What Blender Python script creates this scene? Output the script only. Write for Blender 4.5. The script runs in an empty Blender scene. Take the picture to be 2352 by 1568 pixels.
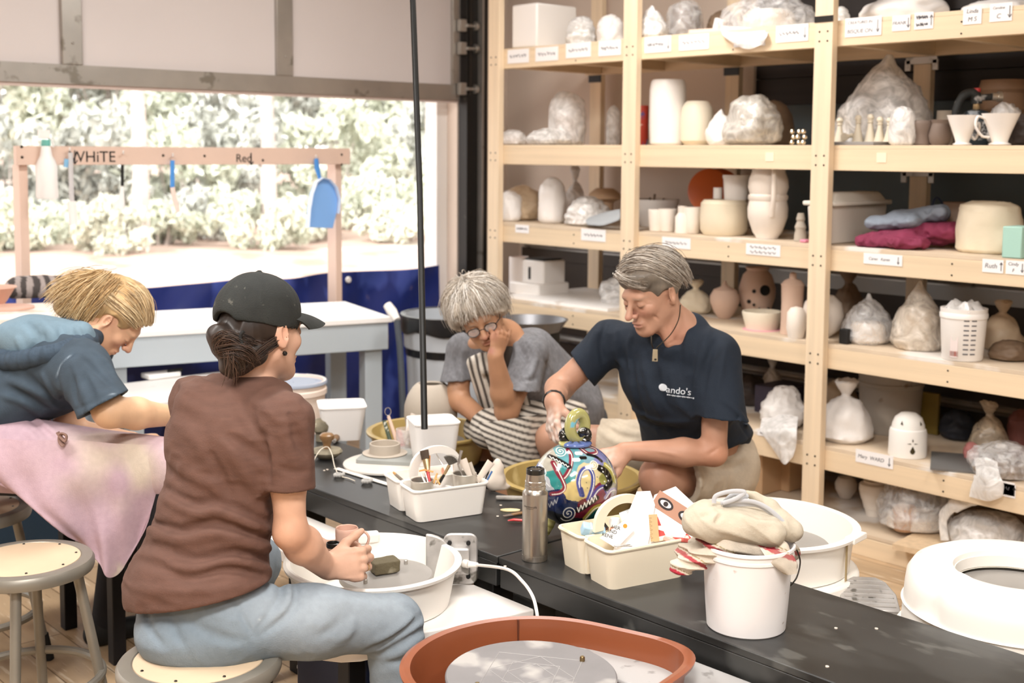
import bpy, bmesh, math, random
import numpy as np
from mathutils import Vector, Matrix, Euler
S = bpy.context.scene
COL = S.collection
PI = math.pi
# ------------------------------------------------------------------ camera
F, PPX, PPY = 2850.0, 1176.0, 610.0          # focal length in pixels and optical centre of the 2352x1568 frame
YAW, TILT, ROLL, CAMH = math.radians(41.9), math.radians(5.27), math.radians(0.39), 1.70
fw = Vector((math.sin(YAW)*math.cos(TILT), math.cos(YAW)*math.cos(TILT), -math.sin(TILT)))
rt0 = Vector((math.cos(YAW), -math.sin(YAW), 0)); up0 = rt0.cross(fw)
rt = rt0*math.cos(ROLL)+up0*math.sin(ROLL); up = up0*math.cos(ROLL)-rt0*math.sin(ROLL)
CAM = Vector((0, 0, CAMH))
cd = bpy.data.cameras.new('camera'); cam = bpy.data.objects.new('camera', cd); COL.objects.link(cam)
cam.matrix_world = Matrix(((rt.x, up.x, -fw.x, 0), (rt.y, up.y, -fw.y, 0), (rt.z, up.z, -fw.z, CAMH), (0, 0, 0, 1)))
cd.sensor_width = 36; cd.lens = 36*F/2352; cd.shift_y = -(784-PPY)/2352; cd.clip_start = .05; cd.clip_end = 200
cd.dof.use_dof = True; cd.dof.focus_distance = 3.1; cd.dof.aperture_fstop = 3.5; cd.dof.aperture_blades = 8
S.camera = cam
# ------------------------------------------------------------------ light and exposure
vs = S.view_settings
vs.view_transform = 'Standard'; vs.look = 'None'; vs.gamma = 1; vs.use_curve_mapping = False
vs.exposure = 0.34
S.cycles.use_denoising = True
S.cycles.max_bounces = 8; S.cycles.transparent_max_bounces = 16
W = bpy.data.worlds.new('world'); S.world = W; W.use_nodes = True
nt = W.node_tree; bg = nt.nodes['Background']
bg.inputs[0].default_value = (1.0, .985, .965, 1); bg.inputs[1].default_value = 2.4
sd = bpy.data.lights.new('sun', 'SUN'); so = bpy.data.objects.new('sun', sd); COL.objects.link(so)
sd.energy = 3.6; sd.angle = .03; sd.color = (1, .985, .96)
so.rotation_euler = Vector((-.80, -.25, .62)).to_track_quat('Z', 'Y').to_euler()
def area(name, loc, size, power, col=(1, .975, .945), rot=(0, 0, 0)):
    l = bpy.data.lights.new(name, 'AREA'); l.shape = 'RECTANGLE'; l.size, l.size_y = size; l.energy = power; l.color = col
    o = bpy.data.objects.new(name, l); COL.objects.link(o); o.location = loc; o.rotation_euler = rot
    return o
ADDED_LAMPS = ((.2, .6, 120), (.2, 3.4, 62), (3.2, .6, 26), (3.3, 3.6, 50), (-1.6, -1.0, 72), (1.6, -1.3, 30))  # unseen lamps added to light the room; last two fill from behind
for x, y, pw in ADDED_LAMPS:
    area('added_ceiling_fill', (x, y, 3.42), (1.3, .5), pw)
# ------------------------------------------------------------------ projection helpers: photograph pixel -> place in the room
def ray(x, y): return fw+rt*((x-PPX)/F)-up*((y-PPY)/F)
def onz(x, y, z): d = ray(x, y); return CAM+d*((z-CAMH)/d.z)
def onx(x, y, X): d = ray(x, y); return CAM+d*(X/d.x)
def ony(x, y, Y): d = ray(x, y); return CAM+d*(Y/d.y)
def dep(x, y, D): return CAM+ray(x, y)*D
# ------------------------------------------------------------------ materials
MATS = {}
def mat(name, col, rough=.6, metal=0, var=0, vscale=8, bump=0, bscale=60, stretch=None, alpha=1, trans=0, sheen=0, coat=0,
        spots=None, attr=None, sub=0, ior=1.45, emis=None):
    """Principled material; var: lightness variation, spots=(colour, scale, threshold) procedural dirt"""
    if name in MATS: return MATS[name]
    m = bpy.data.materials.new(name); m.use_nodes = True; t = m.node_tree; N, L = t.nodes, t.links
    b = N['Principled BSDF']; b.inputs['Roughness'].default_value = rough; b.inputs['Metallic'].default_value = metal
    b.inputs['IOR'].default_value = ior
    b.inputs['Alpha'].default_value = alpha; b.inputs['Transmission Weight'].default_value = trans
    b.inputs['Coat Weight'].default_value = coat; b.inputs['Sheen Weight'].default_value = sheen
    if sub: b.inputs['Subsurface Weight'].default_value = sub; b.inputs['Subsurface Scale'].default_value = .01
    tc = N.new('ShaderNodeTexCoord'); mp = N.new('ShaderNodeMapping'); L.new(tc.outputs['Object'], mp.inputs[0])
    if stretch: mp.inputs['Scale'].default_value = stretch
    c4 = (*col, 1); src = None
    if attr:
        a = N.new('ShaderNodeAttribute'); a.attribute_name = attr; src = a.outputs['Color']
    if var:
        n = N.new('ShaderNodeTexNoise'); n.inputs['Scale'].default_value = vscale; n.inputs['Detail'].default_value = 5
        L.new(mp.outputs[0], n.inputs[0])
        r = N.new('ShaderNodeMapRange'); r.inputs[1].default_value = .25; r.inputs[2].default_value = .75
        r.inputs[3].default_value = 1-var; r.inputs[4].default_value = 1+var*.6; L.new(n.outputs['Fac'], r.inputs[0])
        x = N.new('ShaderNodeMix'); x.data_type = 'RGBA'; x.blend_type = 'MULTIPLY'; x.inputs[0].default_value = 1
        if src: L.new(src, x.inputs[6])
        else: x.inputs[6].default_value = c4
        L.new(r.outputs[0], x.inputs[7]); src = x.outputs[2]
    if spots:
        for (sc, s_, th) in (spots if isinstance(spots, list) else [spots]):
            n = N.new('ShaderNodeTexNoise'); n.inputs['Scale'].default_value = s_; n.inputs['Detail'].default_value = 3
            L.new(mp.outputs[0], n.inputs[0])
            r = N.new('ShaderNodeMapRange'); r.inputs[1].default_value = th; r.inputs[2].default_value = th+.06; L.new(n.outputs['Fac'], r.inputs[0])
            x = N.new('ShaderNodeMix'); x.data_type = 'RGBA'; L.new(r.outputs[0], x.inputs[0])
            if src: L.new(src, x.inputs[6])
            else: x.inputs[6].default_value = c4
            x.inputs[7].default_value = (*sc, 1); src = x.outputs[2]
    if src: L.new(src, b.inputs['Base Color'])
    else: b.inputs['Base Color'].default_value = c4
    if bump:
        n = N.new('ShaderNodeTexNoise'); n.inputs['Scale'].default_value = bscale; n.inputs['Detail'].default_value = 4
        L.new(mp.outputs[0], n.inputs[0]); u = N.new('ShaderNodeBump'); u.inputs['Strength'].default_value = bump; u.inputs['Distance'].default_value = .004
        L.new(n.outputs['Fac'], u.inputs['Height']); L.new(u.outputs[0], b.inputs['Normal'])
    if emis: b.inputs['Emission Color'].default_value = (*emis[0], 1); b.inputs['Emission Strength'].default_value = emis[1]
    MATS[name] = m; return m
def hx(s):
    """sRGB hex -> linear"""
    return tuple(((int(s[i:i+2], 16)/255)/12.92 if int(s[i:i+2], 16) < 11 else ((int(s[i:i+2], 16)/255+.055)/1.055)**2.4) for i in (0, 2, 4))
def plastic_film(name, tint=(.93, .91, .9), dens=.35):
    m = bpy.data.materials.new(name); m.use_nodes = True; t = m.node_tree; N, L = t.nodes, t.links
    b = N['Principled BSDF']; b.inputs['Base Color'].default_value = (*tint, 1); b.inputs['Roughness'].default_value = .22
    b.inputs['Specular IOR Level'].default_value = .9
    n = N.new('ShaderNodeTexNoise'); n.inputs['Scale'].default_value = 11; n.inputs['Detail'].default_value = 6; n.inputs['Distortion'].default_value = 2.2
    tc = N.new('ShaderNodeTexCoord'); L.new(tc.outputs['Object'], n.inputs[0])
    r = N.new('ShaderNodeMapRange'); r.inputs[1].default_value = .35; r.inputs[2].default_value = .7; r.inputs[3].default_value = dens*.55; r.inputs[4].default_value = min(1, dens*1.9)
    L.new(n.outputs['Fac'], r.inputs[0]); L.new(r.outputs[0], b.inputs['Alpha'])
    u = N.new('ShaderNodeBump'); u.inputs['Strength'].default_value = .7; u.inputs['Distance'].default_value = .01; L.new(n.outputs['Fac'], u.inputs['Height']); L.new(u.outputs[0], b.inputs['Normal'])
    MATS[name] = m; return m
# ------------------------------------------------------------------ mesh builder
class MB:
    def __init__(s): s.v = []; s.f = []; s.mi = []; s.cur = 0
    def add(s, V, Fc, mi=None):
        o = len(s.v); s.v += [tuple(v) for v in V]; s.f += [tuple(i+o for i in f) for f in Fc]; s.mi += [s.cur if mi is None else mi]*len(Fc); return s
    def box(s, c, d, rot=None, taper=1.0, mi=None):
        hx_, hy, hz = d[0]/2, d[1]/2, d[2]/2; V = []
        for z in (-1, 1):
            k = taper if z > 0 else 1
            for x, y in ((-1, -1), (1, -1), (1, 1), (-1, 1)): V.append(Vector((x*hx_*k, y*hy*k, z*hz)))
        if rot is not None:
            R = rot if isinstance(rot, Matrix) else (Euler((0, 0, rot)).to_matrix() if isinstance(rot, (int, float)) else Euler(rot).to_matrix())
            V = [R@v for v in V]
        c = Vector(c)
        return s.add([v+c for v in V], [(3, 2, 1, 0), (4, 5, 6, 7), (0, 1, 5, 4), (1, 2, 6, 5), (2, 3, 7, 6), (3, 0, 4, 7)], mi)
    def lathe(s, prof, n=40, c=(0, 0, 0), M=None, sx=1, sy=1, close=False, mi=None, fn=None):
        """prof: list of (r, z); fn(angle, i, r, z) -> (r, z)"""
        V = []; Fc = []; c = Vector(c)
        for i, (r, z) in enumerate(prof):
            for k in range(n):
                a = 2*PI*k/n; rr, zz = (r, z) if fn is None else fn(a, i, r, z)
                p = Vector((rr*math.cos(a)*sx, rr*math.sin(a)*sy, zz))
                if M is not None: p = M@p
                V.append(p+c)
        m = len(prof)
        for i in range(m if close else m-1):
            j = (i+1) % m
            for k in range(n):
                l = (k+1) % n; Fc.append((i*n+k, i*n+l, j*n+l, j*n+k))
        if not close:
            if prof[0][0] > 1e-6: Fc.append(tuple(range(n-1, -1, -1)))
            if prof[-1][0] > 1e-6: Fc.append(tuple((m-1)*n+k for k in range(n)))
        return s.add(V, Fc, mi)
    def tube(s, pts, r, n=12, caps=True, flat=1.0, upv=None, mi=None, close=False):
        P = [Vector(p) for p in pts]; m = len(P); V = []; Fc = []; pn = None
        for i, p in enumerate(P):
            if close: t = P[(i+1) % m]-P[i-1]
            else: t = P[min(i+1, m-1)]-P[max(i-1, 0)]
            t.normalize()
            if pn is None:
                a = Vector(upv) if upv else (Vector((0, 0, 1)) if abs(t.z) < .9 else Vector((1, 0, 0)))
                nn = (a-t*a.dot(t)).normalized()
            else: nn = (pn-t*pn.dot(t)).normalized()
            pn = nn; bb = t.cross(nn); rr = r[i] if isinstance(r, (list, tuple)) else r
            for k in range(n):
                a = 2*PI*k/n; V.append(p+nn*(rr*flat*math.cos(a))+bb*(rr*math.sin(a)))
        for i in range(m if close else m-1):
            j = (i+1) % m
            for k in range(n): l = (k+1) % n; Fc.append((i*n+k, i*n+l, j*n+l, j*n+k))
        if caps and not close: Fc += [tuple(range(n-1, -1, -1)), tuple((m-1)*n+k for k in range(n))]
        return s.add(V, Fc, mi)
    def prism(s, poly, z0, z1, M=None, mi=None):
        n = len(poly); V = [Vector((x, y, z0)) for x, y in poly]+[Vector((x, y, z1)) for x, y in poly]
        if M is not None: V = [M@v for v in V]
        return s.add(V, [tuple(range(n-1, -1, -1)), tuple(range(n, 2*n))]+[(i, (i+1) % n, n+(i+1) % n, n+i) for i in range(n)], mi)
    def surf(s, fn, nu, nv, thick=0, mi=None):
        """fn(u, v) -> point; with thick, a closed sheet"""
        P = [[Vector(fn(i/nu, j/nv)) for j in range(nv+1)] for i in range(nu+1)]
        V = [p for row in P for p in row]; w = nv+1
        Fc = [(i*w+j, (i+1)*w+j, (i+1)*w+j+1, i*w+j+1) for i in range(nu) for j in range(nv)]
        if thick:
            Q = []
            for i in range(nu+1):
                for j in range(nv+1):
                    a = P[min(i+1, nu)][j]-P[max(i-1, 0)][j]; b = P[i][min(j+1, nv)]-P[i][max(j-1, 0)]
                    nn = a.cross(b); nn = nn.normalized() if nn.length > 1e-9 else Vector((0, 0, 1)); Q.append(P[i][j]-nn*thick)
            o = len(V); V += Q; Fc += [tuple(o+k for k in reversed(f)) for f in Fc[:]]
            per = [i*w for i in range(nu+1)]+[nu*w+j for j in range(1, nv+1)]+[i*w+nv for i in range(nu-1, -1, -1)]+[j for j in range(nv-1, 0, -1)]
            for a, b in zip(per, per[1:]+per[:1]): Fc.append((b, a, o+a, o+b))
        return s.add(V, Fc, mi)
    def build(s, name, m=None, parent=None, loc=(0, 0, 0), rot=(0, 0, 0), smooth=35, bevel=0, label=None, wparent=None, bseg=2):
        me = bpy.data.meshes.new(name); me.from_pydata(s.v, [], s.f)
        ms = m if isinstance(m, (list, tuple)) else [m]
        for k in ms: me.materials.append(k)
        if len(ms) > 1: me.polygons.foreach_set('material_index', s.mi)
        bm = bmesh.new(); bm.from_mesh(me); bmesh.ops.recalc_face_normals(bm, faces=bm.faces); bm.to_mesh(me); bm.free()
        if smooth: me.shade_smooth(); me.set_sharp_from_angle(angle=math.radians(smooth))
        return link(name, me, parent, loc, rot, bevel, label, wparent, bseg)
def link(name, me, parent=None, loc=(0, 0, 0), rot=(0, 0, 0), bevel=0, label=None, wparent=None, bseg=2):
    o = bpy.data.objects.new(name, me); COL.objects.link(o); o.location = loc; o.rotation_euler = rot
    o.parent = wparent if wparent is not None else parent
    if wparent is not None:      # geometry given in room coordinates under a placed parent
        mw = Matrix.Identity(4); q = wparent
        while q is not None: mw = q.matrix_basis@mw if q.parent is None else q.matrix_parent_inverse@q.matrix_basis@mw; q = q.parent
        o.matrix_parent_inverse = mw.inverted()
    if bevel:
        b = o.modifiers.new('bevel', 'BEVEL'); b.width = bevel; b.segments = bseg; b.limit_method = 'ANGLE'; b.angle_limit = .6
        me.set_sharp_from_angle(angle=math.radians(60)) if hasattr(me, 'set_sharp_from_angle') else None
    if label: o['label'] = label
    return o
def tag(o, label, cat, group=None, kind=None):
    o['label'] = label; o['category'] = cat
    if group: o['group'] = group
    if kind: o['kind'] = kind
    return o
def thing(name, label, cat, loc=(0, 0, 0), rz=0, group=None):
    o = bpy.data.objects.new(name, None); COL.objects.link(o); o.empty_display_size = .05
    o.location = loc; o.rotation_euler = rz if isinstance(rz, tuple) else (0, 0, rz); return tag(o, label, cat, group)
def struct(o): o['kind'] = 'structure'; return o
def text(name, body, size, m, parent, loc, rot=(PI/2, 0, 0), ext=.0004, shear=0, wparent=None, align='CENTER'):
    c = bpy.data.curves.new(name, 'FONT'); c.body = body; c.size = size; c.extrude = ext; c.align_x = align; c.align_y = 'CENTER'; c.shear = shear
    q = bpy.data.objects.new('tmp', c); me = bpy.data.meshes.new_from_object(q); bpy.data.objects.remove(q); me.materials.clear(); me.materials.append(m)
    return link(name, me, parent, loc, rot, wparent=wparent)
def strokes(name, lines, w, m, M, parent=None, wparent=None, h=.0006):
    """handwriting: polylines [(x,y)..] turned into thin raised ribbons, M maps (x,y,0) into place"""
    b = MB()
    for ln in lines:
        P = [M@Vector((x, y, h*.5)) for x, y in ln]
        b.tube(P, w/2, 5)
    return b.build(name, m, parent, wparent=wparent)
def copy_tree(o, parent=None):
    c = o.copy(); COL.objects.link(c); c.parent = parent
    for ch in [x for x in bpy.data.objects if x.parent == o]: copy_tree(ch, c)
    return c
def net(ctrl, nu, nv, seed=0, amp=0, f=6):
    """smooth surface through a grid of control points; returns fn(u, v)"""
    G = np.array([[list(p) for p in row] for row in ctrl], float); n, m = G.shape[:2]
    def cr(a, b, c, d, t): return .5*((2*b)+(c-a)*t+(2*a-5*b+4*c-d)*t*t+(3*b-a-3*c+d)*t**3)
    def fn(u, v):
        x = u*(n-1); i = min(int(x), n-2); x -= i; y = v*(m-1); j = min(int(y), m-2); y -= j; rows = []
        for k in range(i-1, i+3):
            r = G[min(max(k, 0), n-1)]; rows.append(cr(r[max(j-1, 0)], r[j], r[j+1], r[min(j+2, m-1)], y))
        p = cr(*rows, x)
        if amp: q = vn(p[None, :], f, seed)[0]+.5*vn(p[None, :], f*2.3, seed+1)[0]; p = p-np.array(fw)*amp*q
        return p
    return fn
# ------------------------------------------------------------------ implicit surfaces (bodies, cloth, bags)
def nrm(v): v = np.asarray(v, float); return v/np.linalg.norm(v)
def vn(P, f=1.0, seed=0):
    """smooth value noise, -1..1"""
    Q = P*f+seed*17.31; i = np.floor(Q).astype(np.int64); t = Q-i; t = t*t*(3-2*t); r = 0
    for dx in (0, 1):
        for dy in (0, 1):
            for dz in (0, 1):
                h = ((i[..., 0]+dx)*73856093) ^ ((i[..., 1]+dy)*19349663) ^ ((i[..., 2]+dz)*83492791)
                h = (h ^ (h >> 13))*1274126177 & 0x7fffffff
                w = (t[..., 0] if dx else 1-t[..., 0])*(t[..., 1] if dy else 1-t[..., 1])*(t[..., 2] if dz else 1-t[..., 2])
                r = r+w*((h & 0xffff)/32767.5-1)
    return r
def seg_t(P, a, b):
    ab = b-a; L = max(ab@ab, 1e-12); return np.clip(((P-a)@ab)/L, 0, 1)
class SDF:
    def __init__(s, h=.004): s.ops = []; s.h = h
    def op(s, f, lo, hi, k, mode): s.ops.append((f, np.asarray(lo, float), np.asarray(hi, float), k, mode)); return s
    def cap(s, a, b, ra, rb=None, k=.02, mode='u'):
        a = np.array(a, float); b = np.array(b, float); rb = ra if rb is None else rb; m = max(ra, rb)
        def f(P):
            t = seg_t(P, a, b); return np.linalg.norm(P-(a+t[..., None]*(b-a)), axis=-1)-(ra+t*(rb-ra))
        return s.op(f, np.minimum(a, b)-m, np.maximum(a, b)+m, k, mode)
    def chain(s, pts, rs, k=.02, mode='u'):
        for i in range(len(pts)-1): s.cap(pts[i], pts[i+1], rs[i], rs[i+1], k, mode)
        return s
    def ell(s, c, r, R=None, k=.02, mode='u'):
        """R: 3x3 whose COLUMNS are the ellipsoid's axes"""
        c = np.array(c, float); r = np.array(r, float); R = np.eye(3) if R is None else np.array(R, float); m = r.max()
        def f(P):
            q = (P-c)@R; k0 = np.linalg.norm(q/r, axis=-1); k1 = np.linalg.norm(q/(r*r), axis=-1); return k0*(k0-1)/np.maximum(k1, 1e-9)
        return s.op(f, c-m, c+m, k, mode)
    def ecap(s, a, b, ra, rb, side, k=.02, mode='u'):
        """tapered capsule of elliptical section: ra=(along side, along depth)"""
        a = np.array(a, float); b = np.array(b, float); ax = nrm(b-a); sd = np.asarray(side, float); sd = nrm(sd-ax*(sd@ax)); dp = np.cross(ax, sd)
        m = max(*ra, *rb); ra = np.array(ra, float); rb = np.array(rb, float); L = np.linalg.norm(b-a)
        def f(P):
            q = P-a; z = q@ax; t = np.clip(z/L, 0, 1); r0 = ra[0]+t*(rb[0]-ra[0]); r1 = ra[1]+t*(rb[1]-ra[1])
            x = (q@sd)/r0; y = (q@dp)/r1; mm = np.minimum(r0, r1); zz = (z-t*L)/mm
            return (np.sqrt(x*x+y*y+zz*zz)-1)*mm
        return s.op(f, np.minimum(a, b)-m, np.maximum(a, b)+m, k, mode)
    def box(s, c, hd, R=None, rd=.01, k=.005, mode='u'):
        c = np.array(c, float); hd = np.array(hd, float); R = np.eye(3) if R is None else np.array(R, float); m = np.linalg.norm(hd)
        def f(P):
            q = np.abs((P-c)@R)-hd+rd; return np.linalg.norm(np.maximum(q, 0), axis=-1)+np.minimum(q.max(-1), 0)-rd
        return s.op(f, c-m, c+m, k, mode)
    def plane(s, p, n, k=.004):
        """cut away everything on the side n points to"""
        p = np.array(p, float); n = nrm(n); return s.op(lambda P: -((P-p)@n), p-50, p+50, k, 's')
    def fold(s, pts, w, amp):
        """ridge (amp>0) or groove (amp<0) along a polyline"""
        pts = [np.array(p, float) for p in pts]
        lo = np.min(pts, 0)-3*w; hi = np.max(pts, 0)+3*w
        sl = np.array([np.linalg.norm(b-a) for a, b in zip(pts, pts[1:])]); cu = np.r_[0, np.cumsum(sl)]; L = max(cu[-1], 1e-6)
        def f(P):
            d2 = None
            for i, (a, b) in enumerate(zip(pts, pts[1:])):
                t = seg_t(P, a, b); e = ((P-(a+t[..., None]*(b-a)))**2).sum(-1); q = (cu[i]+t*sl[i])/L
                if d2 is None: d2, sq = e, q
                else: m = e < d2; d2 = np.where(m, e, d2); sq = np.where(m, q, sq)
            return amp*np.exp(-d2/(w*w))*(np.sin(np.pi*np.clip(sq, .02, .98))**.6 if L > 4*w else 1)
        return s.op(f, lo, hi, 0, 'd')
    def noise(s, amp, f, seed=0, ridge=False, stretch=(1, 1, 1), lo=(-50,)*3, hi=(50,)*3):
        st = np.array(stretch, float)
        def g(P):
            n = vn(P*st, f, seed); return amp*((1-2*np.abs(n)) if ridge else n)
        return s.op(g, lo, hi, 0, 'd')
    def waves(s, dr, wl, amp, c, R, seed=0, warp=.5, wf=5):
        dr = nrm(dr); c = np.array(c, float); R = np.array(R, float)*np.ones(3)
        def g(P):
            m = np.exp(-(((P-c)/R)**2).sum(-1)*1.2); ph = (P@dr)/wl+warp*vn(P, wf, seed)*2; r = .5+.5*np.sin(2*np.pi*ph)
            return amp*m*(r*r*r*1.6-.45)*(.55+.45*vn(P, wf*1.7, seed+3))
        return s.op(g, c-R*1.6, c+R*1.6, 0, 'd')
    def ev(s, P, blo=None, bhi=None):
        sh = P.shape[:-1]; d = np.full(sh, 1.0)
        for f, lo, hi, k, mode in s.ops:
            if blo is not None:
                mg = k+.03; sel = np.all((blo <= hi+mg) & (bhi >= lo-mg), axis=1)
                if not sel.any(): continue
                Q = P[sel]; D = d[sel]
            else: Q = P; D = d; sel = slice(None)
            e = f(Q)
            if mode == 'u':
                if k > 0: h = np.maximum(k-np.abs(D-e), 0)/k; D = np.minimum(D, e)-h*h*k*.25
                else: D = np.minimum(D, e)
            elif mode == 's':
                e = -e; h = np.maximum(k-np.abs(D-e), 0)/k if k > 0 else 0; D = np.maximum(D, e)+h*h*k*.25
            elif mode == 'i':
                h = np.maximum(k-np.abs(D-e), 0)/k if k > 0 else 0; D = np.maximum(D, e)+h*h*k*.25
            elif mode == 'd': D = D-e
            d[sel] = D
        return d
    def mesh(s):
        h = s.h; nB = 8; B = nB*h
        us = [o for o in s.ops if o[4] == 'u']
        lo = np.min([o[1] for o in us], 0)-.03; hi = np.max([o[2] for o in us], 0)+.03
        nb = np.ceil((hi-lo)/B).astype(int); act = np.zeros(nb, bool)
        for o in us:
            a = np.maximum(((o[1]-.02-lo)/B).astype(int), 0); b = np.minimum(((o[2]+.02-lo)/B).astype(int)+1, nb); act[a[0]:b[0], a[1]:b[1], a[2]:b[2]] = True
        blk = np.argwhere(act); c = lo+(blk+.5)*B
        d = s.ev(c[:, None, :], lo+blk*B, lo+(blk+1)*B)[:, 0]
        blk = blk[np.abs(d) < B*1.05+.012]
        g = np.arange(nB+1); G = np.stack(np.meshgrid(g, g, g, indexing='ij'), -1)
        VK = []; VP = []; QK = []
        dims = (nb+1)*nB+4
        def key(I): return (I[..., 0]*dims[1]+I[..., 1])*dims[2]+I[..., 2]
        CO = np.array([(i, j, k) for i in (0, 1) for j in (0, 1) for k in (0, 1)])
        ED = [(a, b) for a in range(8) for b in range(a+1, 8) if abs(CO[a]-CO[b]).sum() == 1]
        for st in range(0, len(blk), 1200):
            bb = blk[st:st+1200]; I = bb[:, None, None, None, :]*nB+G; P = lo+I*h
            D = s.ev(P, lo+bb*B, lo+(bb+1)*B)
            sg = D < 0
            cs = np.stack([D[:, x:x+nB, y:y+nB, z:z+nB] for x, y, z in CO], -1); ss = cs < 0; n = ss.sum(-1)
            w = np.argwhere((n > 0) & (n < 8))
            if not len(w): continue
            v = cs[w[:, 0], w[:, 1], w[:, 2], w[:, 3]]; acc = np.zeros((len(w), 3)); cnt = np.zeros(len(w))
            for a, b in ED:
                va, vb = v[:, a], v[:, b]; m = (va < 0) != (vb < 0); t = np.where(m, va/np.where(m, va-vb, 1), 0)
                acc += np.where(m[:, None], CO[a]+t[:, None]*(CO[b]-CO[a]), 0); cnt += m
            gi = bb[w[:, 0]]*nB+w[:, 1:]; VK.append(key(gi)); VP.append(lo+(gi+acc/cnt[:, None])*h)
            for ax in range(3):
                e = [0, 0, 0]; e[ax] = 1; u_, v_ = [q for q in range(3) if q != ax]
                s0 = sg[:, :nB, :nB, :nB]; s1 = sg[:, e[0]:nB+e[0], e[1]:nB+e[1], e[2]:nB+e[2]]
                w = np.argwhere(s0 != s1); gi = bb[w[:, 0]]*nB+w[:, 1:]; fl = s0[w[:, 0], w[:, 1], w[:, 2], w[:, 3]]
                du = np.eye(3, dtype=int)[u_]; dv = np.eye(3, dtype=int)[v_]
                q = np.stack([key(gi), key(gi-du), key(gi-du-dv), key(gi-dv)], -1)
                if ax == 1: fl = ~fl
                q[~fl] = q[~fl][:, ::-1]; QK.append(q)
        K = np.concatenate(VK); V = np.concatenate(VP); Q = np.concatenate(QK)
        o = np.argsort(K); K = K[o]; V = V[o]; ix = np.searchsorted(K, Q); ix = np.minimum(ix, len(K)-1); ok = (K[ix] == Q).all(1)
        return V, ix[ok][:, ::-1]
    def build(s, name, m, parent=None, wparent=None, label=None, color=None, smooth=1, loc=(0, 0, 0)):
        V, Q = s.mesh()
        me = bpy.data.meshes.new(name); me.vertices.add(len(V)); me.vertices.foreach_set('co', V.ravel())
        me.loops.add(Q.size); me.loops.foreach_set('vertex_index', Q.ravel().astype(np.int32))
        me.polygons.add(len(Q)); me.polygons.foreach_set('loop_start', np.arange(0, Q.size, 4, dtype=np.int32))
        me.update(calc_edges=True); me.validate()
        if color is not None:
            a = me.color_attributes.new('Col', 'FLOAT_COLOR', 'POINT'); c = np.ones((len(V), 4)); c[:, :3] = color(V); a.data.foreach_set('color', c.ravel())
        me.materials.append(m); me.shade_smooth()
        return link(name, me, parent, loc, label=label, wparent=wparent)
# ================================================================== people
A3 = lambda v: np.array([v[0], v[1], v[2]], float)
nR, nU, nF = A3(rt), A3(up), A3(fw)
def D(px, py, d): return A3(dep(px, py, d))
def dirv(r, u, f): return nrm(nR*r+nU*u+nF*f)
skin_m = mat('skin', (.6, .4, .3), .5, attr='Col', var=.06, vscale=30, bump=.12, bscale=90, sub=.0)
cloth_m = mat('cotton_cloth', (.5, .5, .5), .85, attr='Col', var=.08, vscale=60, bump=.25, bscale=260)
hair_m = mat('hair_strands', (.5, .45, .4), .45, attr='Col', var=.25, vscale=40, stretch=(1, 1, .15))
def folds(S_, L_, o=(0, 0, 1), t0=2.3, t1=5.6, k=1.0):
    """lay cloth folds on the body's own surface: each is (points seen in the photo, width, height)"""
    Q = []; ix = []
    for j, (pts, w, a) in enumerate(L_):
        c = [(q.x, q.y) for q in spline([Vector((o[0]+x/o[2], o[1]+y/o[2], 0)) for x, y in pts], 3)]
        for x, y in c: Q.append(A3(ray(x, y))); ix.append(j)
    R_ = np.array(Q); ln = np.linalg.norm(R_, axis=1)[:, None]; R_ = R_/ln; t = np.full(len(R_), t0); best = np.full(len(R_), 9.0); bt = t.copy()
    for _ in range(70):
        P = A3(CAM)+R_*t[:, None]; d = np.ones(len(R_))
        d = S_.ev(P[:, None, :], P-.001, P+.001)[:, 0] if False else S_.ev(P)
        m = np.abs(d) < best; best[m] = np.abs(d)[m]; bt[m] = t[m]; t = np.minimum(t+np.clip(d*.8, -.02, .2), t1)
    P = A3(CAM)+R_*bt[:, None]; ix = np.array(ix)
    for j, (pts, w, a) in enumerate(L_):
        m = (ix == j) & (best < .03); pp = P[m]
        if len(pp) > 2: S_.fold(list(pp), w*1.05, a*1.35)
    return S_
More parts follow.
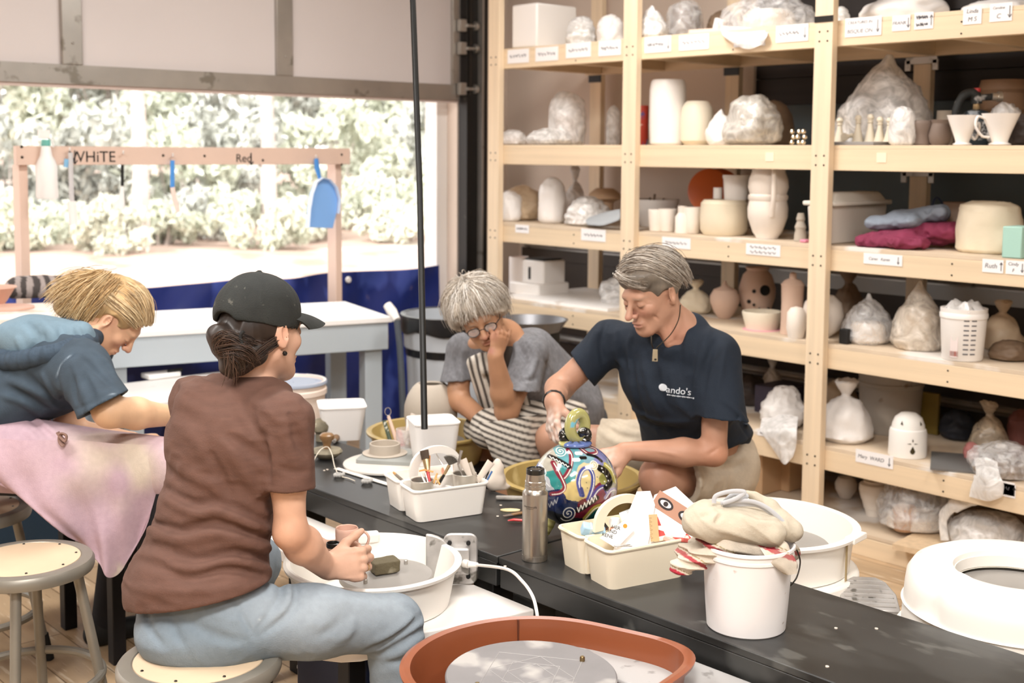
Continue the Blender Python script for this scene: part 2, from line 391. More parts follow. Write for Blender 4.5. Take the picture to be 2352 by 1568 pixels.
class Head:
    def __init__(s, c, f, u, k=1.0):
        s.c = np.array(c, float); s.f = nrm(f); u = np.asarray(u, float); s.u = nrm(u-s.f*(u@s.f)); s.r = np.cross(s.f, s.u); s.k = k; s.M = np.stack([s.r, s.f, s.u], 1)
    def p(s, x, y, z): return s.c+s.M@np.array([x, y, z])*s.k
    def loc(s, V): return (V-s.c)@s.M/s.k
    def sculpt(s, S_, neck=None, rn=.056, jaw=1.0, age=0, smile=0, nose=1.0):
        k = s.k; P = s.p
        S_.ell(P(0, -.014, .03), np.array((.075, .094, .087))*k, s.M).ell(P(0, .026, -.028), np.array((.061, .062, .078))*k, s.M, k=.03)
        for q in (-1, 1):
            S_.cap(P(q*.05*jaw, -.002, -.048), P(q*.02, .066, -.092), .021*k, .018*k, .03)
            S_.ell(P(q*.038, .062, -.02), np.array((.021, .02, .02))*k, s.M, .02)
        S_.ell(P(0, .074, -.098), np.array((.02, .016, .016))*k, s.M, .02)
        S_.cap(P(-.03, .078, .024), P(.03, .078, .024), .012*k, k=.02)
        for q in (-1, 1):
            S_.ell(P(q*.031, .098, .004), np.array((.016, .013, .011))*k, s.M, .012, 's')
            S_.ell(P(q*.031, .0775, .002), np.array((.0135, .0135, .0125))*k, s.M, .004)
        S_.cap(P(0, .086, .014), P(0, .112*nose, -.026), .0075*k, .0115*k, .012)
        for q in (-1, 1): S_.ell(P(q*.0115, .1, -.031), np.array((.008, .01, .008))*k, s.M, .006)
        for q in (-1, 1): S_.ell(P(q*.006, .106, -.0385), np.array((.0035, .005, .004))*k, s.M, .003, 's')
        S_.ell(P(0, .086, -.064), np.array((.024, .012, .016))*k, s.M, .012)
        S_.ell(P(0, .0955, -.0585), np.array((.020, .006, .0045))*k, s.M, .004).ell(P(0, .0945, -.0695), np.array((.017, .0065, .0055))*k, s.M, .004)
        S_.fold([P(-.024, .088, -.0645+.003*smile), P(0, .1, -.0645), P(.024, .088, -.0645+.003*smile)], .0028*k, -.004*k)
        for q in (-1, 1): S_.fold([P(q*.018, .094, -.034), P(q*.03, .086, -.052), P(q*.031, .08, -.068)], .004*k, -.0016*k*(1+age))
        if age:
            for z in (.05, .06, .07): S_.fold([P(-.03, .084, z), P(0, .09, z+.002), P(.03, .084, z)], .0028, -.0012*age)
            for q in (-1, 1):
                S_.fold([P(q*.045, .075, .002), P(q*.06, .06, -.004)], .0028, -.0014*age); S_.fold([P(q*.04, .078, -.012), P(q*.026, .09, -.016)], .003, -.0014*age)
                S_.fold([P(q*.045, .066, -.03), P(q*.05, .05, -.06), P(q*.042, .05, -.085)], .005, -.002*age)
        for q in (-1, 1):
            Re = s.M@np.array(Euler((.15, 0, q*-.35)).to_matrix())
            S_.ell(P(q*.080, -.010, -.004), np.array((.0075, .0185, .031))*k, Re, .008)
            S_.ell(P(q*.0865, -.004, -.001), np.array((.006, .009, .017))*k, Re, .004, 's')
            S_.cap(P(q*.077, .001, -.026), P(q*.079, -.003, -.030), .006*k, .007*k, .005)
        if neck is not None: S_.cap(P(0, -.022, -.045), neck, rn*k, rn*1.06*k, .03)
    def paint(s, V, C, lip=(.52, .22, .18), brow=(.25, .2, .16), lash=True, blush=.12, browk=.7, side=(-1, 1)):
        L_ = s.loc(V); x, y, z = L_.T; fr = (y > .045) & (np.abs(x) < .07) & (z < .06) & (z > -.11)
        def mix(m, col): 
            m = (m*fr)[:, None]; C[:] = C*(1-m)+np.array(col)*m
        mix(.75*np.exp(-((x/.021)**4+((z+.064)/.0095)**2*1.3)), lip)
        mix(blush*4*np.exp(-(((np.abs(x)-.037)/.02)**2+((z+.026)/.018)**2))*.5, (.62, .27, .2)); mix(blush*3*np.exp(-((x/.014)**2+((z+.03)/.012)**2)), (.62, .28, .22))
        mix(browk*np.exp(-(((np.abs(x)-.032)/.019)**4+((z-.0235+.12*(np.abs(x)-.03)**1)/.0042)**2)), brow)
        if lash: mix(.85*np.exp(-(((np.abs(x)-.031)/.0135)**4+((z+.0045+(np.abs(x)-.031)**2*-14)/.0017)**2)), (.05, .035, .03)); mix(.35*np.exp(-(((np.abs(x)-.031)/.014)**4+((z-.0085)/.002)**2)), (.2, .1, .08))
        return C
def hand(S_, w, d, n, side, curl=((.4, .5, .4),)*4, spread=.12, thumb=(.75, .25, .35), k=1.0, palm=1.0):
    """w wrist, d towards fingers, n out of the back of the hand; thumb on side*(d x n)"""
    d = nrm(d); n = np.asarray(n, float); n = nrm(n-d*(n@d)); t = np.cross(d, n)*side; kn = w+d*.088*k
    S_.ecap(w+d*.012*k, kn-d*.018*k+n*.0, (.027*k, .017*k), (.040*k, .0145*k), t, .015)
    S_.ell(w+d*.03*k+t*.022*k-n*.008*k, np.array((.03, .016, .016))*k, np.stack([nrm(d+t*.35), nrm(t-d*.35), n], 1), .015)
    tips = []
    for i in range(4):
        off = (.029-.0195*i)*k; L = (.074, .082, .077, .060)[i]*k; r = (.0088, .009, .0085, .0075)[i]*k; c = curl[i] if len(curl) == 4 else curl[0]
        dd = nrm(d+t*spread*(1.5-i)*.9); p = kn+t*off-n*.001-d*(0, -.003, 0, .008)[i]*k; p0 = p-d*.016*k; A = 0; pts = [p0]; rs = [r*1.1]
        pts.append(p); rs.append(r*1.05)
        for j in range(3):
            A += c[j]; q = pts[-1]+(dd*math.cos(A)-n*math.sin(A))*L*(.46, .3, .24)[j]; pts.append(q); rs.append(r*(1.0, .92, .8)[j])
        S_.chain(pts, rs, .006); tips.append(pts)
        S_.ell(pts[1]+n*.003*k, np.array((.008, .009, .006))*k, np.stack([d, t, n], 1), .006)
    a, b, c = thumb; p0 = w+d*.022*k+t*.024*k-n*.006*k; d1 = nrm(d*math.cos(a)+t*math.sin(a)-n*b); p1 = p0+d1*.042*k; d2 = nrm(d1*math.cos(c)+(d-n*.6)*math.sin(c)); p2 = p1+d2*.032*k; d3 = nrm(d2*math.cos(c)+(d-n)*math.sin(c)*.8); p3 = p2+d3*.022*k
    S_.chain([p0, p1, p2, p3], [.013*k, .0105*k, .0098*k, .008*k], .008)
    return dict(kn=kn, t=t, n=n, d=d, tips=tips, thumb=(p1, p2, p3))
def sleeve(S_, a, b, ra, rb, hollow=.035, th=.006, k=.02, cut=None):
    a = np.array(a, float); b = np.array(b, float); n = nrm(b-a) if cut is None else nrm(cut)
    def f(P):
        t = seg_t(P, a, b+(b-a)*.3); ab = (b-a)*1.3; r = ra+t*1.3*(rb-ra); return np.maximum(np.linalg.norm(P-(a+t[..., None]*ab), axis=-1)-r, (P-b)@n)
    m = max(ra, rb)+.01; S_.op(f, np.minimum(a, b)-m, np.maximum(a, b)+m, k, 'u')
    return lambda: S_.cap(b-nrm(b-a)*min(hollow, .012), b+nrm(b-a)*.05, rb-th-.016, rb-th-.004, .004, 's')
def strands(name, guides, n, m, parent, w=.0022, jit=.004, seed=1, seg=9, col=None, taper=.3, along=True, cols=((.5, .45, .4),), mixn=None):
    """hair locks: each strand blends two neighbouring guide polylines"""
    r = np.random.RandomState(seed); G = []
    for g in guides:
        g = np.array([np.asarray(q, float) for q in g]); sl = np.r_[0, np.cumsum(np.linalg.norm(np.diff(g, axis=0), axis=1))]; sl /= sl[-1]; tt = np.linspace(0, 1, seg)
        g = np.stack([np.interp(tt, sl, g[:, q]) for q in range(3)], 1); 
        for _ in range(2): g[1:-1] = (g[:-2]+2*g[1:-1]+g[2:])/4
        G.append(g)
    V = []; Fc = []; CC = []
    for i in range(n):
        x = r.uniform(0, len(G)-1.001); a = int(x); f = x-a; g = G[a]*(1-f)+G[a+1]*f if along else G[r.randint(len(G))].copy()
        g = g+r.normal(0, jit, 3)+np.cumsum(r.normal(0, jit*.28, (seg, 3)), 0); ln = r.uniform(.75, 1.03); L_ = g[0]+(g-g[0])*1.0
        m_ = int(seg*ln); L_ = L_[:max(4, m_)]; s_ = len(L_); c0 = np.array(cols[r.randint(len(cols))])*r.uniform(.82, 1.15); o = len(V)
        for j, p in enumerate(L_):
            t = L_[min(j+1, s_-1)]-L_[max(j-1, 0)]; t /= np.linalg.norm(t)+1e-9; b = np.cross(t, (0.3, .2, .93)); b /= np.linalg.norm(b)+1e-9; c = np.cross(t, b); ww = w*(1-(1-taper)*(j/(s_-1))**2)*(.6+.4*min(1, j/1.5))
            for q in range(4): an = PI/2*q; V.append(p+b*ww*math.cos(an)+c*ww*math.sin(an)*.7); CC.append(c0)
        for j in range(s_-1):
            for q in range(4): Fc.append((o+j*4+q, o+j*4+(q+1) % 4, o+j*4+4+(q+1) % 4, o+j*4+4+q))
    me = bpy.data.meshes.new(name); me.from_pydata([tuple(v) for v in V], [], Fc); a = me.color_attributes.new('Col', 'FLOAT_COLOR', 'POINT'); c = np.ones((len(V), 4)); c[:, :3] = np.array(CC); a.data.foreach_set('color', c.ravel())
    me.materials.append(m); me.shade_smooth(); return link(name, me, wparent=parent)
def near(V, pts, w):
    d = np.full(len(V), 9.0)
    for a, b in zip(pts, pts[1:]):
        a = np.asarray(a, float); b = np.asarray(b, float); t = seg_t(V, a, b); d = np.minimum(d, np.linalg.norm(V-(a+t[:, None]*(b-a)), axis=1))
    return np.exp(-(d/w)**2)
def lerpc(C, m, col): m = np.clip(m, 0, 1)[:, None]; return C*(1-m)+np.array(col)*m
# ================================================================== materials of the room
pine = mat('pine', hx('E6CFAF'), .62, var=.13, vscale=5, stretch=(1, .12, 6), spots=[(hx('B98F66'), 9, .73)], bump=.15)
pine_v = mat('pine_upright', hx('EAD4B6'), .62, var=.12, vscale=5, stretch=(6, 6, .25), spots=[(hx('AE8259'), 7, .75)], bump=.15)
ply = mat('plywood_deck', hx('D8C4AB'), .7, var=.15, vscale=4, spots=[(hx('E9E2DA'), 3, .56)])
screw = mat('screw_steel', hx('4A4540'), .4, 1)
wall_white = mat('painted_wall', hx('D6C6B8'), .8, var=.04, vscale=2)
galv = mat('galvanised', hx('B4AFA8'), .38, .75, var=.12, vscale=6, spots=[(hx('8F8A80'), 9, .62)])
door_paint = mat('door_paint', hx('DAD2D0'), .55, var=.03, vscale=2, spots=[(hx('CDB9A4'), 2.6, .72)])
black_paint = mat('black_frame', hx('14110F'), .5, spots=[(hx('3A3733'), 20, .68)])
white_paint = mat('white_trim_paint', hx('F2EEEA'), .5)
floor_m = mat('vinyl_plank_floor', hx('C9AD8B'), .42, var=.18, vscale=3, stretch=(7, .8, 1), spots=[(hx('E0CDB2'), 6, .6), (hx('9E8464'), 11, .66)])
def plank_seams(m, wid=.15, ln=1.2):
    t = m.node_tree; N, L = t.nodes, t.links; b = N['Principled BSDF']; src = b.inputs['Base Color'].links[0].from_socket
    tc = N.new('ShaderNodeTexCoord'); mp = N.new('ShaderNodeMapping'); mp.inputs['Rotation'].default_value = (0, 0, PI/2); L.new(tc.outputs['Object'], mp.inputs[0])
    br = N.new('ShaderNodeTexBrick'); br.inputs['Scale'].default_value = 1; br.inputs['Brick Width'].default_value = ln; br.inputs['Row Height'].default_value = wid
    br.inputs['Mortar Size'].default_value = .0025; br.inputs['Color1'].default_value = (1, 1, 1, 1); br.inputs['Color2'].default_value = (.82, .8, .78, 1); br.inputs['Mortar'].default_value = (.35, .3, .25, 1)
    L.new(mp.outputs[0], br.inputs[0]); x = N.new('ShaderNodeMix'); x.data_type = 'RGBA'; x.blend_type = 'MULTIPLY'; x.inputs[0].default_value = 1
    L.new(src, x.inputs[6]); L.new(br.outputs[0], x.inputs[7]); L.new(x.outputs[2], b.inputs['Base Color'])
plank_seams(floor_m)
# ================================================================== room shell
XR, YF, XL, YB, ZC = 5.42, 6.10, -3.0, -2.4, 3.5
struct(MB().box(((XL+XR)/2, (YB+YF)/2, -.05), (XR-XL+.4, YF-YB+.4, .1)).build('floor', floor_m))
struct(MB().box(((XL+XR)/2, (YB+YF)/2, ZC+.06), (XR-XL+.4, YF-YB+.4, .12)).build('ceiling', mat('ceiling_grey', hx('A7A09A'), .9)))
struct(MB().box((XL-.1, (YB+YF)/2, ZC/2), (.2, YF-YB+.2, ZC)).build('wall_left', mat('rear_wall', hx('9A8F86'), .85)))
struct(MB().box(((XL+XR)/2, YB-.1, ZC/2), (XR-XL, .2, ZC)).build('wall_back', MATS['rear_wall']))
# the shelf wall: plastered part near the corner, then dark boards over a sectional door
dark_board = mat('dark_stained_boards', hx('2B2524'), .6, var=.35, vscale=6, stretch=(1, .15, 5), spots=[(hx('7A5A4A'), 6, .76)])
blue_grey = mat('blue_grey_panel', hx('5A6468'), .6, var=.12, vscale=2)
brown_grey = mat('dark_door_panel', hx('4A4039'), .6, var=.15, vscale=3)
pale_panel = mat('pale_panel', hx('C9C9C8'), .5)
YS = 4.12
struct(MB().box((XR+.1, (YS+YF)/2, (1.22+ZC)/2), (.2, YF-YS, ZC-1.22)).box((XR+.16, (YS+YF)/2, .61), (.08, YF-YS, 1.22)).build('wall_right', wall_white))
w2 = MB(); z = 1.95
while z < ZC: w2.box((XR+.12, (YB+YS)/2, z+.07), (.2, YS-YB, .137)); z += .14
struct(w2.build('trim_1', dark_board, bevel=.002))
struct(MB().box((XR+.13, (YB+YS)/2, 1.555), (.16, YS-YB, .82)).build('trim_2', blue_grey))
# closed sectional door low in that wall
dr = bpy.data.objects.new('door_2', None); COL.objects.link(dr); dr.location = (XR+.13, 1.8, 0); struct(dr)
b = MB()
for z0, z1 in ((.02, .5), (.52, 1.0)): b.box((XR+.13, 1.8, (z0+z1)/2), (.05, 8.4, z1-z0))
b.build('panel', brown_grey, wparent=dr, bevel=.004)
MB().box((XR+.12, 2.2, 1.035), (.05, 3.84, .07)).build('pale_panel', pale_panel, wparent=dr)
MB().box((XR+.12, 5.1, 1.035), (.05, 1.9, .07)).build('panel', brown_grey, wparent=dr)
MB().box((XR+.12, 1.8, 1.12), (.045, 8.4, .12)).build('upper_panel', brown_grey, wparent=dr)
rl = MB()
for zz in (.51, 1.095): rl.tube([(XR+.085, -2.3, zz), (XR+.085, 6, zz)], .018, 8); rl.box((XR+.09, 1.8, zz), (.02, 8.3, .045))
rl.build('rail', galv, wparent=dr)
# front wall around the roller opening
DX0, DX1, DZ = -2.4, 5.00, 2.9
struct(MB().box(((XL+DX0)/2, YF+.1, ZC/2), (DX0-XL, .2, ZC)).box(((DX1+XR)/2+.13, YF+.1, ZC/2), (XR-DX1+.26, .2, ZC)).box(((DX0+DX1)/2, YF+.1, (DZ+ZC)/2), (DX1-DX0, .2, ZC-DZ)).build('wall_front', wall_white))
struct(MB().box((4.975, YF+.16, 1.45), (.12, .12, 2.9)).build('trim_3', white_paint, bevel=.004))
tr = MB().box((5.055, YF-.05, 1.75), (.10, .08, 3.5)).box((5.14, YF-.06, 1.75), (.075, .05, 3.5))
struct(tr.build('trim_4', black_paint))
tr = MB().box((5.10, YF-.11, 1.6), (.012, .05, 3.1)).box((5.075, YF-.085, 1.6), (.05, .006, 3.1))
struct(tr.build('trim_5', galv))
# ------------------------------------------------------------------ raised sectional door
d1 = bpy.data.objects.new('door_1', None); COL.objects.link(d1); d1.location = (1.3, YF, 2.0); struct(d1)
dy = YF-.02; z0 = 2.015
def door_panel(a, c): return MB().box(((a+c)/2, dy+.01, z0+.06+.45), (c-a, .03, .9)).build('panel', door_paint, wparent=d1, bevel=.003)
s1 = ony(160, 80, dy).x; s2 = ony(648, 80, dy).x; sw = .052; xs = [DX0+.02, s1-(s2-s1)*1, s1, s2, DX1-.02]
for a, c in zip(xs, xs[1:]): door_panel(a, c)
for s_ in xs[1:-1]:
    m_ = MB(); m_.box((s_, dy-.018, z0+.53), (sw*2, .03, .87)); m_.box((s_, dy-.036, z0+.2), (.012, .008, .012)); m_.build('stile', galv, wparent=d1, bevel=.006)
MB().box((DX1-.045, dy-.012, z0+.53), (.06, .03, .87)).build('stile', galv, wparent=d1, bevel=.004)
m_ = MB(); m_.prism([(-.02, 0), (.025, 0), (.025, .095), (-.008, .095), (-.03, .03)], DX0+.02, DX1-.02, M=Matrix(((0, 0, 1, 0), (-1, 0, 0, dy), (0, 1, 0, z0), (0, 0, 0, 1))))
m_.build('bottom_rail', galv, wparent=d1)
MB().box(((DX0+DX1)/2, dy+.005, z0-.008), (DX1-DX0-.04, .035, .018)).build('weather_seal', mat('seal_vinyl', hx('C9B7AE'), .5), wparent=d1)
hg = MB()
for zz in (z0+.07, z0+.32, z0+.46):
    hg.box((DX1-.02, dy-.05, zz), (.05, .035, .075)); hg.tube([(DX1+.0, dy-.075, zz), (DX1+.07, dy-.075, zz)], .011, 10); hg.lathe([(.0, -.012), (.028, -.012), (.028, .012), (0, .012)], 16, M=Euler((0, PI/2, 0)).to_matrix(), c=(DX1+.07, dy-.075, zz))
hg.build('roller_hinge', galv, wparent=d1, bevel=.002)
MB().tube([(DX1+.028, dy-.08, 2.9), (DX1+.026, dy-.08, z0+.05), (DX1+.03, dy-.06, z0+.02)], .004, 6).build('lift_cable', screw, wparent=d1)
# upper section of the door, level with the head of the frame
MB().box((1.3, dy+.02, 2.98), (DX1-DX0-.1, .03, .1)).build('panel', door_paint, wparent=d1)
# ------------------------------------------------------------------ glowing panels added overhead, out of view, to brighten the room
for i, (x, y, _) in enumerate(ADDED_LAMPS):
    t = thing('added_light_panel', ('white ceiling light panel over the back of the room', 'white ceiling light panel over the left side by the open door', 'white ceiling light panel over the near end of the black bench', 'white ceiling light panel over the far end of the black bench', 'white ceiling light panel at the rear left of the room', 'white ceiling light panel at the rear right of the room')[i], 'light', (x, y, ZC), 0, 'ceiling light panels')
    MB().box((0, 0, -.02), (1.44, .64, .04)).build('housing', white_paint, t, bevel=.004)
    MB().box((0, 0, -.045), (1.34, .54, .012)).build('diffuser', mat('added_panel_glow', (.9, .9, .88), .4, emis=((1, .95, .88), 3.0)), t)
# ================================================================== outside
ground_m = mat('dry_ground', hx('B9A092'), .9, var=.1, vscale=.8, spots=[(hx('9C8576'), .9, .56), (hx('C9BCB0'), .5, .6)])
def gz(u, v):
    x = -30+70*u; y = 6.3+60*v; return (x, y, -.12+max(0, (y-18))*.028+.06*math.sin(x*.7+y*.4))
gr = MB().surf(gz, 50, 40, thick=.2).build('ground', ground_m); gr['kind'] = 'structure'
rnd = random.Random(5)
leafm = [mat('leaf_pale', hx('DDE0CF'), .7, var=.2, vscale=1.5), mat('leaf_grey', hx('CFD0C8'), .7, var=.25, vscale=1.5), mat('leaf_yellow', hx('E0E0D0'), .7, var=.15, vscale=1.5)]
bark = mat('bark_pale', hx('C9BDB6'), .85, var=.25, vscale=4)
def leaf_mesh(n, rx, rz, seed, sz=.1):
    r = random.Random(seed); V = []; Fc = []
    cl = []
    for _ in range(26):
        a = r.uniform(0, 2*PI); q = r.uniform(.25, 1)**.6; zc = r.uniform(.08, 1); w_ = math.sqrt(max(.05, 1-(2*zc-1)**2))
        cl.append((rx*q*w_*math.cos(a), rx*q*w_*math.sin(a), rz*zc, r.uniform(.16, .36)*rx))
    for i in range(n):
        cx, cy, cz, cr = cl[i % 26]; d = Vector((r.gauss(0, 1), r.gauss(0, 1), r.gauss(0, 1))).normalized()*cr*r.uniform(.5, 1.05)
        p = Vector((cx, cy, max(.03, cz+d.z)))+Vector((d.x, d.y, 0)); s_ = sz*r.uniform(.6, 1.4)
        E_ = Euler((r.uniform(0, PI), r.uniform(0, PI), r.uniform(0, PI))).to_matrix(); o = len(V)
        V += [p+E_@Vector(q) for q in ((-s_, 0, 0), (0, -s_*.45, .2*s_), (s_, 0, 0), (0, s_*.45, .2*s_))]; Fc.append((o, o+1, o+2, o+3))
    me = bpy.data.meshes.new('leaves'); me.from_pydata([tuple(v) for v in V], [], Fc); return me
def shrub(kind, px, py, Y, wpx, hpx, mi, label, cat, group, n=2600, sz=.1, trunk=0):
    p = ony(px, py, Y); dpt = (p-CAM).dot(fw); rx = wpx*dpt/F/2; rz = hpx*dpt/F
    t = thing(kind, label, cat, (p.x, p.y, p.z), rnd.uniform(0, 6), group)
    key = 'lv%d_%d' % (mi, n)
    me = leaf_mesh(n, rx, rz-trunk, rnd.randint(0, 999), sz); me.materials.append(leafm[mi])
    f_ = link('foliage', me, t, (0, 0, trunk)); f_['kind'] = 'stuff'
    st = MB()
    if trunk:
        st.tube([(0, 0, -.2), (.03, .02, trunk*.6), (0, .05, trunk+rz*.3)], [.13, .1, .05], 8)
        for k in range(5): a = k*1.3; st.tube([(0, 0, trunk*.8), (math.cos(a)*rx*.35, math.sin(a)*rx*.35, trunk+rz*.3)], [.05, .02], 6)
        st.build('trunk', bark, t)
    else:
        for k in range(6): a = k*1.05; st.tube([(math.cos(a)*.1, math.sin(a)*.1, -.2), (math.cos(a)*rx*.4, math.sin(a)*rx*.4, rz*.7)], [.03, .012], 6)
        st.build('stems', bark, t)
    return t
gb = lambda Y: -.12+max(0, Y-18)*.028
def base_y(px, Y):      # pixel row where the ground lies at that distance
    p = ony(px, 600, Y); q = Vector((p.x, p.y, gb(Y))); d = q-CAM; return PPY-F*d.dot(up)/d.dot(fw)
# low front hedge row, pale blossom-like leaves
names = ['spray bottle', 'ruler and brush hooks', 'hanging black handled brush', 'hanging blue brush', 'dark bracket writing', 'red arrow writing', 'cap of the seated woman', 'blue dustpan', 'black rod', 'door jamb']
for i, px in enumerate((40, 150, 260, 370, 480, 590, 700, 840, 930, 1010)):
    Y = 21+1.2*math.sin(i*2.1)
    shrub('garden_shrub', px, base_y(px, Y), Y, 190+30*math.sin(i*1.7), 95+35*math.sin(i*2.9+1), (0, 0, 2, 0, 1, 0, 2, 0, 2, 0)[i], 'pale low shrub outside, seen in line with the %s' % names[i], 'shrub', 'low pale shrubs beyond the driveway', 2400, .08)
for i, px in enumerate((20, 210, 400, 560, 760, 930, 1040)):
    Y = 24.5+math.sin(i*3)
    shrub('broad_bush', px, base_y(px, Y), Y, 300, 250+40*math.sin(i*2.3), (1, 1, 0, 1, 0, 2, 1)[i], ('grey leafy bush at the far left of the opening', 'grey leafy bush behind the word on the rack board', 'pale bush between the two hanging brushes', 'grey bush above the seated woman in the cap', 'pale bush behind the blue dustpan', 'yellowish bush right of the rack behind the black rod', 'grey bush beside the white door jamb')[i], 'bush', 'bushes behind the low shrubs', 3200, .12)
for i, px in enumerate((-60, 90, 250, 420, 600, 780, 950, 1080)):
    Y = 29+1.5*math.sin(i*1.9)
    shrub('tree', px, base_y(px, Y), Y, 420, 620+50*math.sin(i*2.2), (0, 1, 0, 1, 0, 1, 0, 1)[i], ('pale tree at the left edge of the view', 'grey tree above the spray bottle', 'pale tree above the lettered board', 'grey tree above the hanging blue brush', 'pale tree above the black cap', 'grey tree above the blue dustpan', 'pale tree behind the black rod', 'grey tree behind the door jamb')[i], 'tree', 'trees closing the view outside', 5200, .15, trunk=1.2)
lw = onz(880, 560, 0)
m_ = MB().surf(lambda u, v: (-7*1+14*u, -2+4*v, 1.9*math.sin(PI*u)**.8*math.sin(PI*v)**.6-.3), 24, 12)
p = ony(875, 500, 26.6)
o = m_.build('grass_bank', mat('sunlit_grass', hx('F0EEC2'), .9, var=.08, vscale=1), None, (p.x+1, p.y, 1.0), (0, 0, -.2)); o.scale = (.16, .4, 1.15); o['kind'] = 'structure'
for i, px in enumerate((615, 322)):
    p = ony(px, 600, 20); MB().tube([(p.x, p.y, -.2), (p.x+.05, p.y, 1.5), (p.x-.02, p.y, 3.6)], [.17, .13, .1], 10).build('bare_tree', bark)
    o = bpy.data.objects[-1] if False else [q for q in COL.objects if q.name.startswith('bare_tree')][-1]
    tag(o, ('bare pale tree trunk outside, above the black cap', 'bare slim trunk outside, under the hanging brush')[i], 'tree', 'bare trees outside')
# ------------------------------------------------------------------ blue tarpaulin in the opening
tarp_m = mat('blue_tarpaulin', hx('26347A'), .33, var=.3, vscale=3, stretch=(1, 1, .5), spots=[(hx('4456A6'), 3.5, .54), (hx('8C7C92'), 6, .66)], bump=.3, bscale=20)
def tp(u, v):
    x = 1.2+3.70*u; z = .97*v+.005; s_ = (1-v)
    return (x, YF+.06-.03*math.sin(u*23+v*4)*(.3+s_)-.02*math.sin(u*51-v*9)-.015*math.sin((u*18+v*9)), z-.012*math.sin(u*PI*5)**2*v)
o = MB().surf(tp, 120, 40, thick=.003).build('tarpaulin', tarp_m); tag(o, 'blue tarpaulin stretched across the foot of the open roller door', 'tarpaulin')
MB().lathe([(0, .006), (.016, .006), (.019, 0), (.019, -.004), (0, -.004)], 20, M=Euler((PI/2, 0, 0)).to_matrix(), c=(ony(807, 635, YF).x, YF+.03, .93)).build('grommet_button', white_paint, wparent=o)
# ================================================================== pine shelving
SX, SB = 4.54, 5.30
LV = {'A': 2.255, 'B': 1.735, 'C': 1.308, 'D': .885, 'E': .44, 'G': .10}
sh = thing('storage_shelving', 'tall bare pine shelving full of pots and wrapped clay along the wall', 'shelving', (4.9, 3.2, 0))
posts_y = [5.18, 4.17, 3.065, 1.96, .9]
for y in posts_y:
    MB().box((SX-.019, y, 1.6), (.038, .089, 3.2)).build('front_post', pine_v, wparent=sh, bevel=.002)
    MB().box((SB+.019, y, 1.6), (.038, .089, 3.2)).build('back_post', pine_v, wparent=sh, bevel=.002)
yA, yB = posts_y[-1]-.05, posts_y[0]+.05; yc, yl = (yA+yB)/2, yB-yA
for k, z in LV.items():
    if k != 'G':
        MB().box((SX+.019, yc, z-.018-.0445), (.038, yl, .089)).build('front_rail', pine, wparent=sh, bevel=.002)
        MB().box((SB-.019, yc, z-.018-.0445), (.038, yl, .089)).build('back_rail', pine, wparent=sh, bevel=.002)
    else: MB().box((SX+.019, yc, .04), (.038, yl, .08)).build('front_rail', pine, wparent=sh, bevel=.002)
    MB().box(((SX+SB)/2, yc, z-.009), (SB-SX-.002, yl, .017)).build('deck', ply if k in 'CDEG' else pine, wparent=sh, bevel=.001)
    for y in posts_y[:-1]:
        for q in (y-.065, y-.55):
            if q > yA: MB().box(((SX+SB)/2, q, z-.018-.0445 if k != 'G' else .04), (SB-SX-.078, .038, .085 if k != 'G' else .078)).build('cross_joist', pine, wparent=sh, bevel=.002)
s_ = MB()
for y in posts_y[:-1]:
    for z in LV.values():
        for dy_ in (-.02, .02):
            for dz in (-.045, -.085): s_.lathe([(0, 0), (.0045, 0), (.004, .002), (0, .002)], 8, M=Euler((0, -PI/2, 0)).to_matrix(), c=(SX-.038, y+dy_, z+dz))
    for z in (2.25, 1.31, .885, .44):
        for dz in (-.04, -.085): s_.lathe([(0, 0), (.004, 0), (.0036, .002), (0, .002)], 8, M=Euler((0, -PI/2, 0)).to_matrix(), c=(SX, y-.6, z+dz))
s_.build('screw', screw, wparent=sh)['kind'] = 'stuff'
MB().box((SX-.0395, 3.065, 2.262), (.003, .092, .026)).build('tape_band', black_paint, wparent=sh)
for y in (posts_y[2],):
    for z in (2.14, 1.62):
        g = MB().box((SB-.006, y, z), (.008, .16, .05)); g.box((SB-.006, y-.07, z-.03), (.008, .03, .05)); g.box((SB-.006, y+.07, z-.03), (.008, .03, .05)); g.build('joining_plate', galv, wparent=sh, bevel=.002)
for y in posts_y[:2]: MB().box((SB-.006, y, 2.13), (.008, .1, .045)).build('joining_plate', mat('dark_plate', hx('3A3F44'), .5, .3), wparent=sh, bevel=.002)
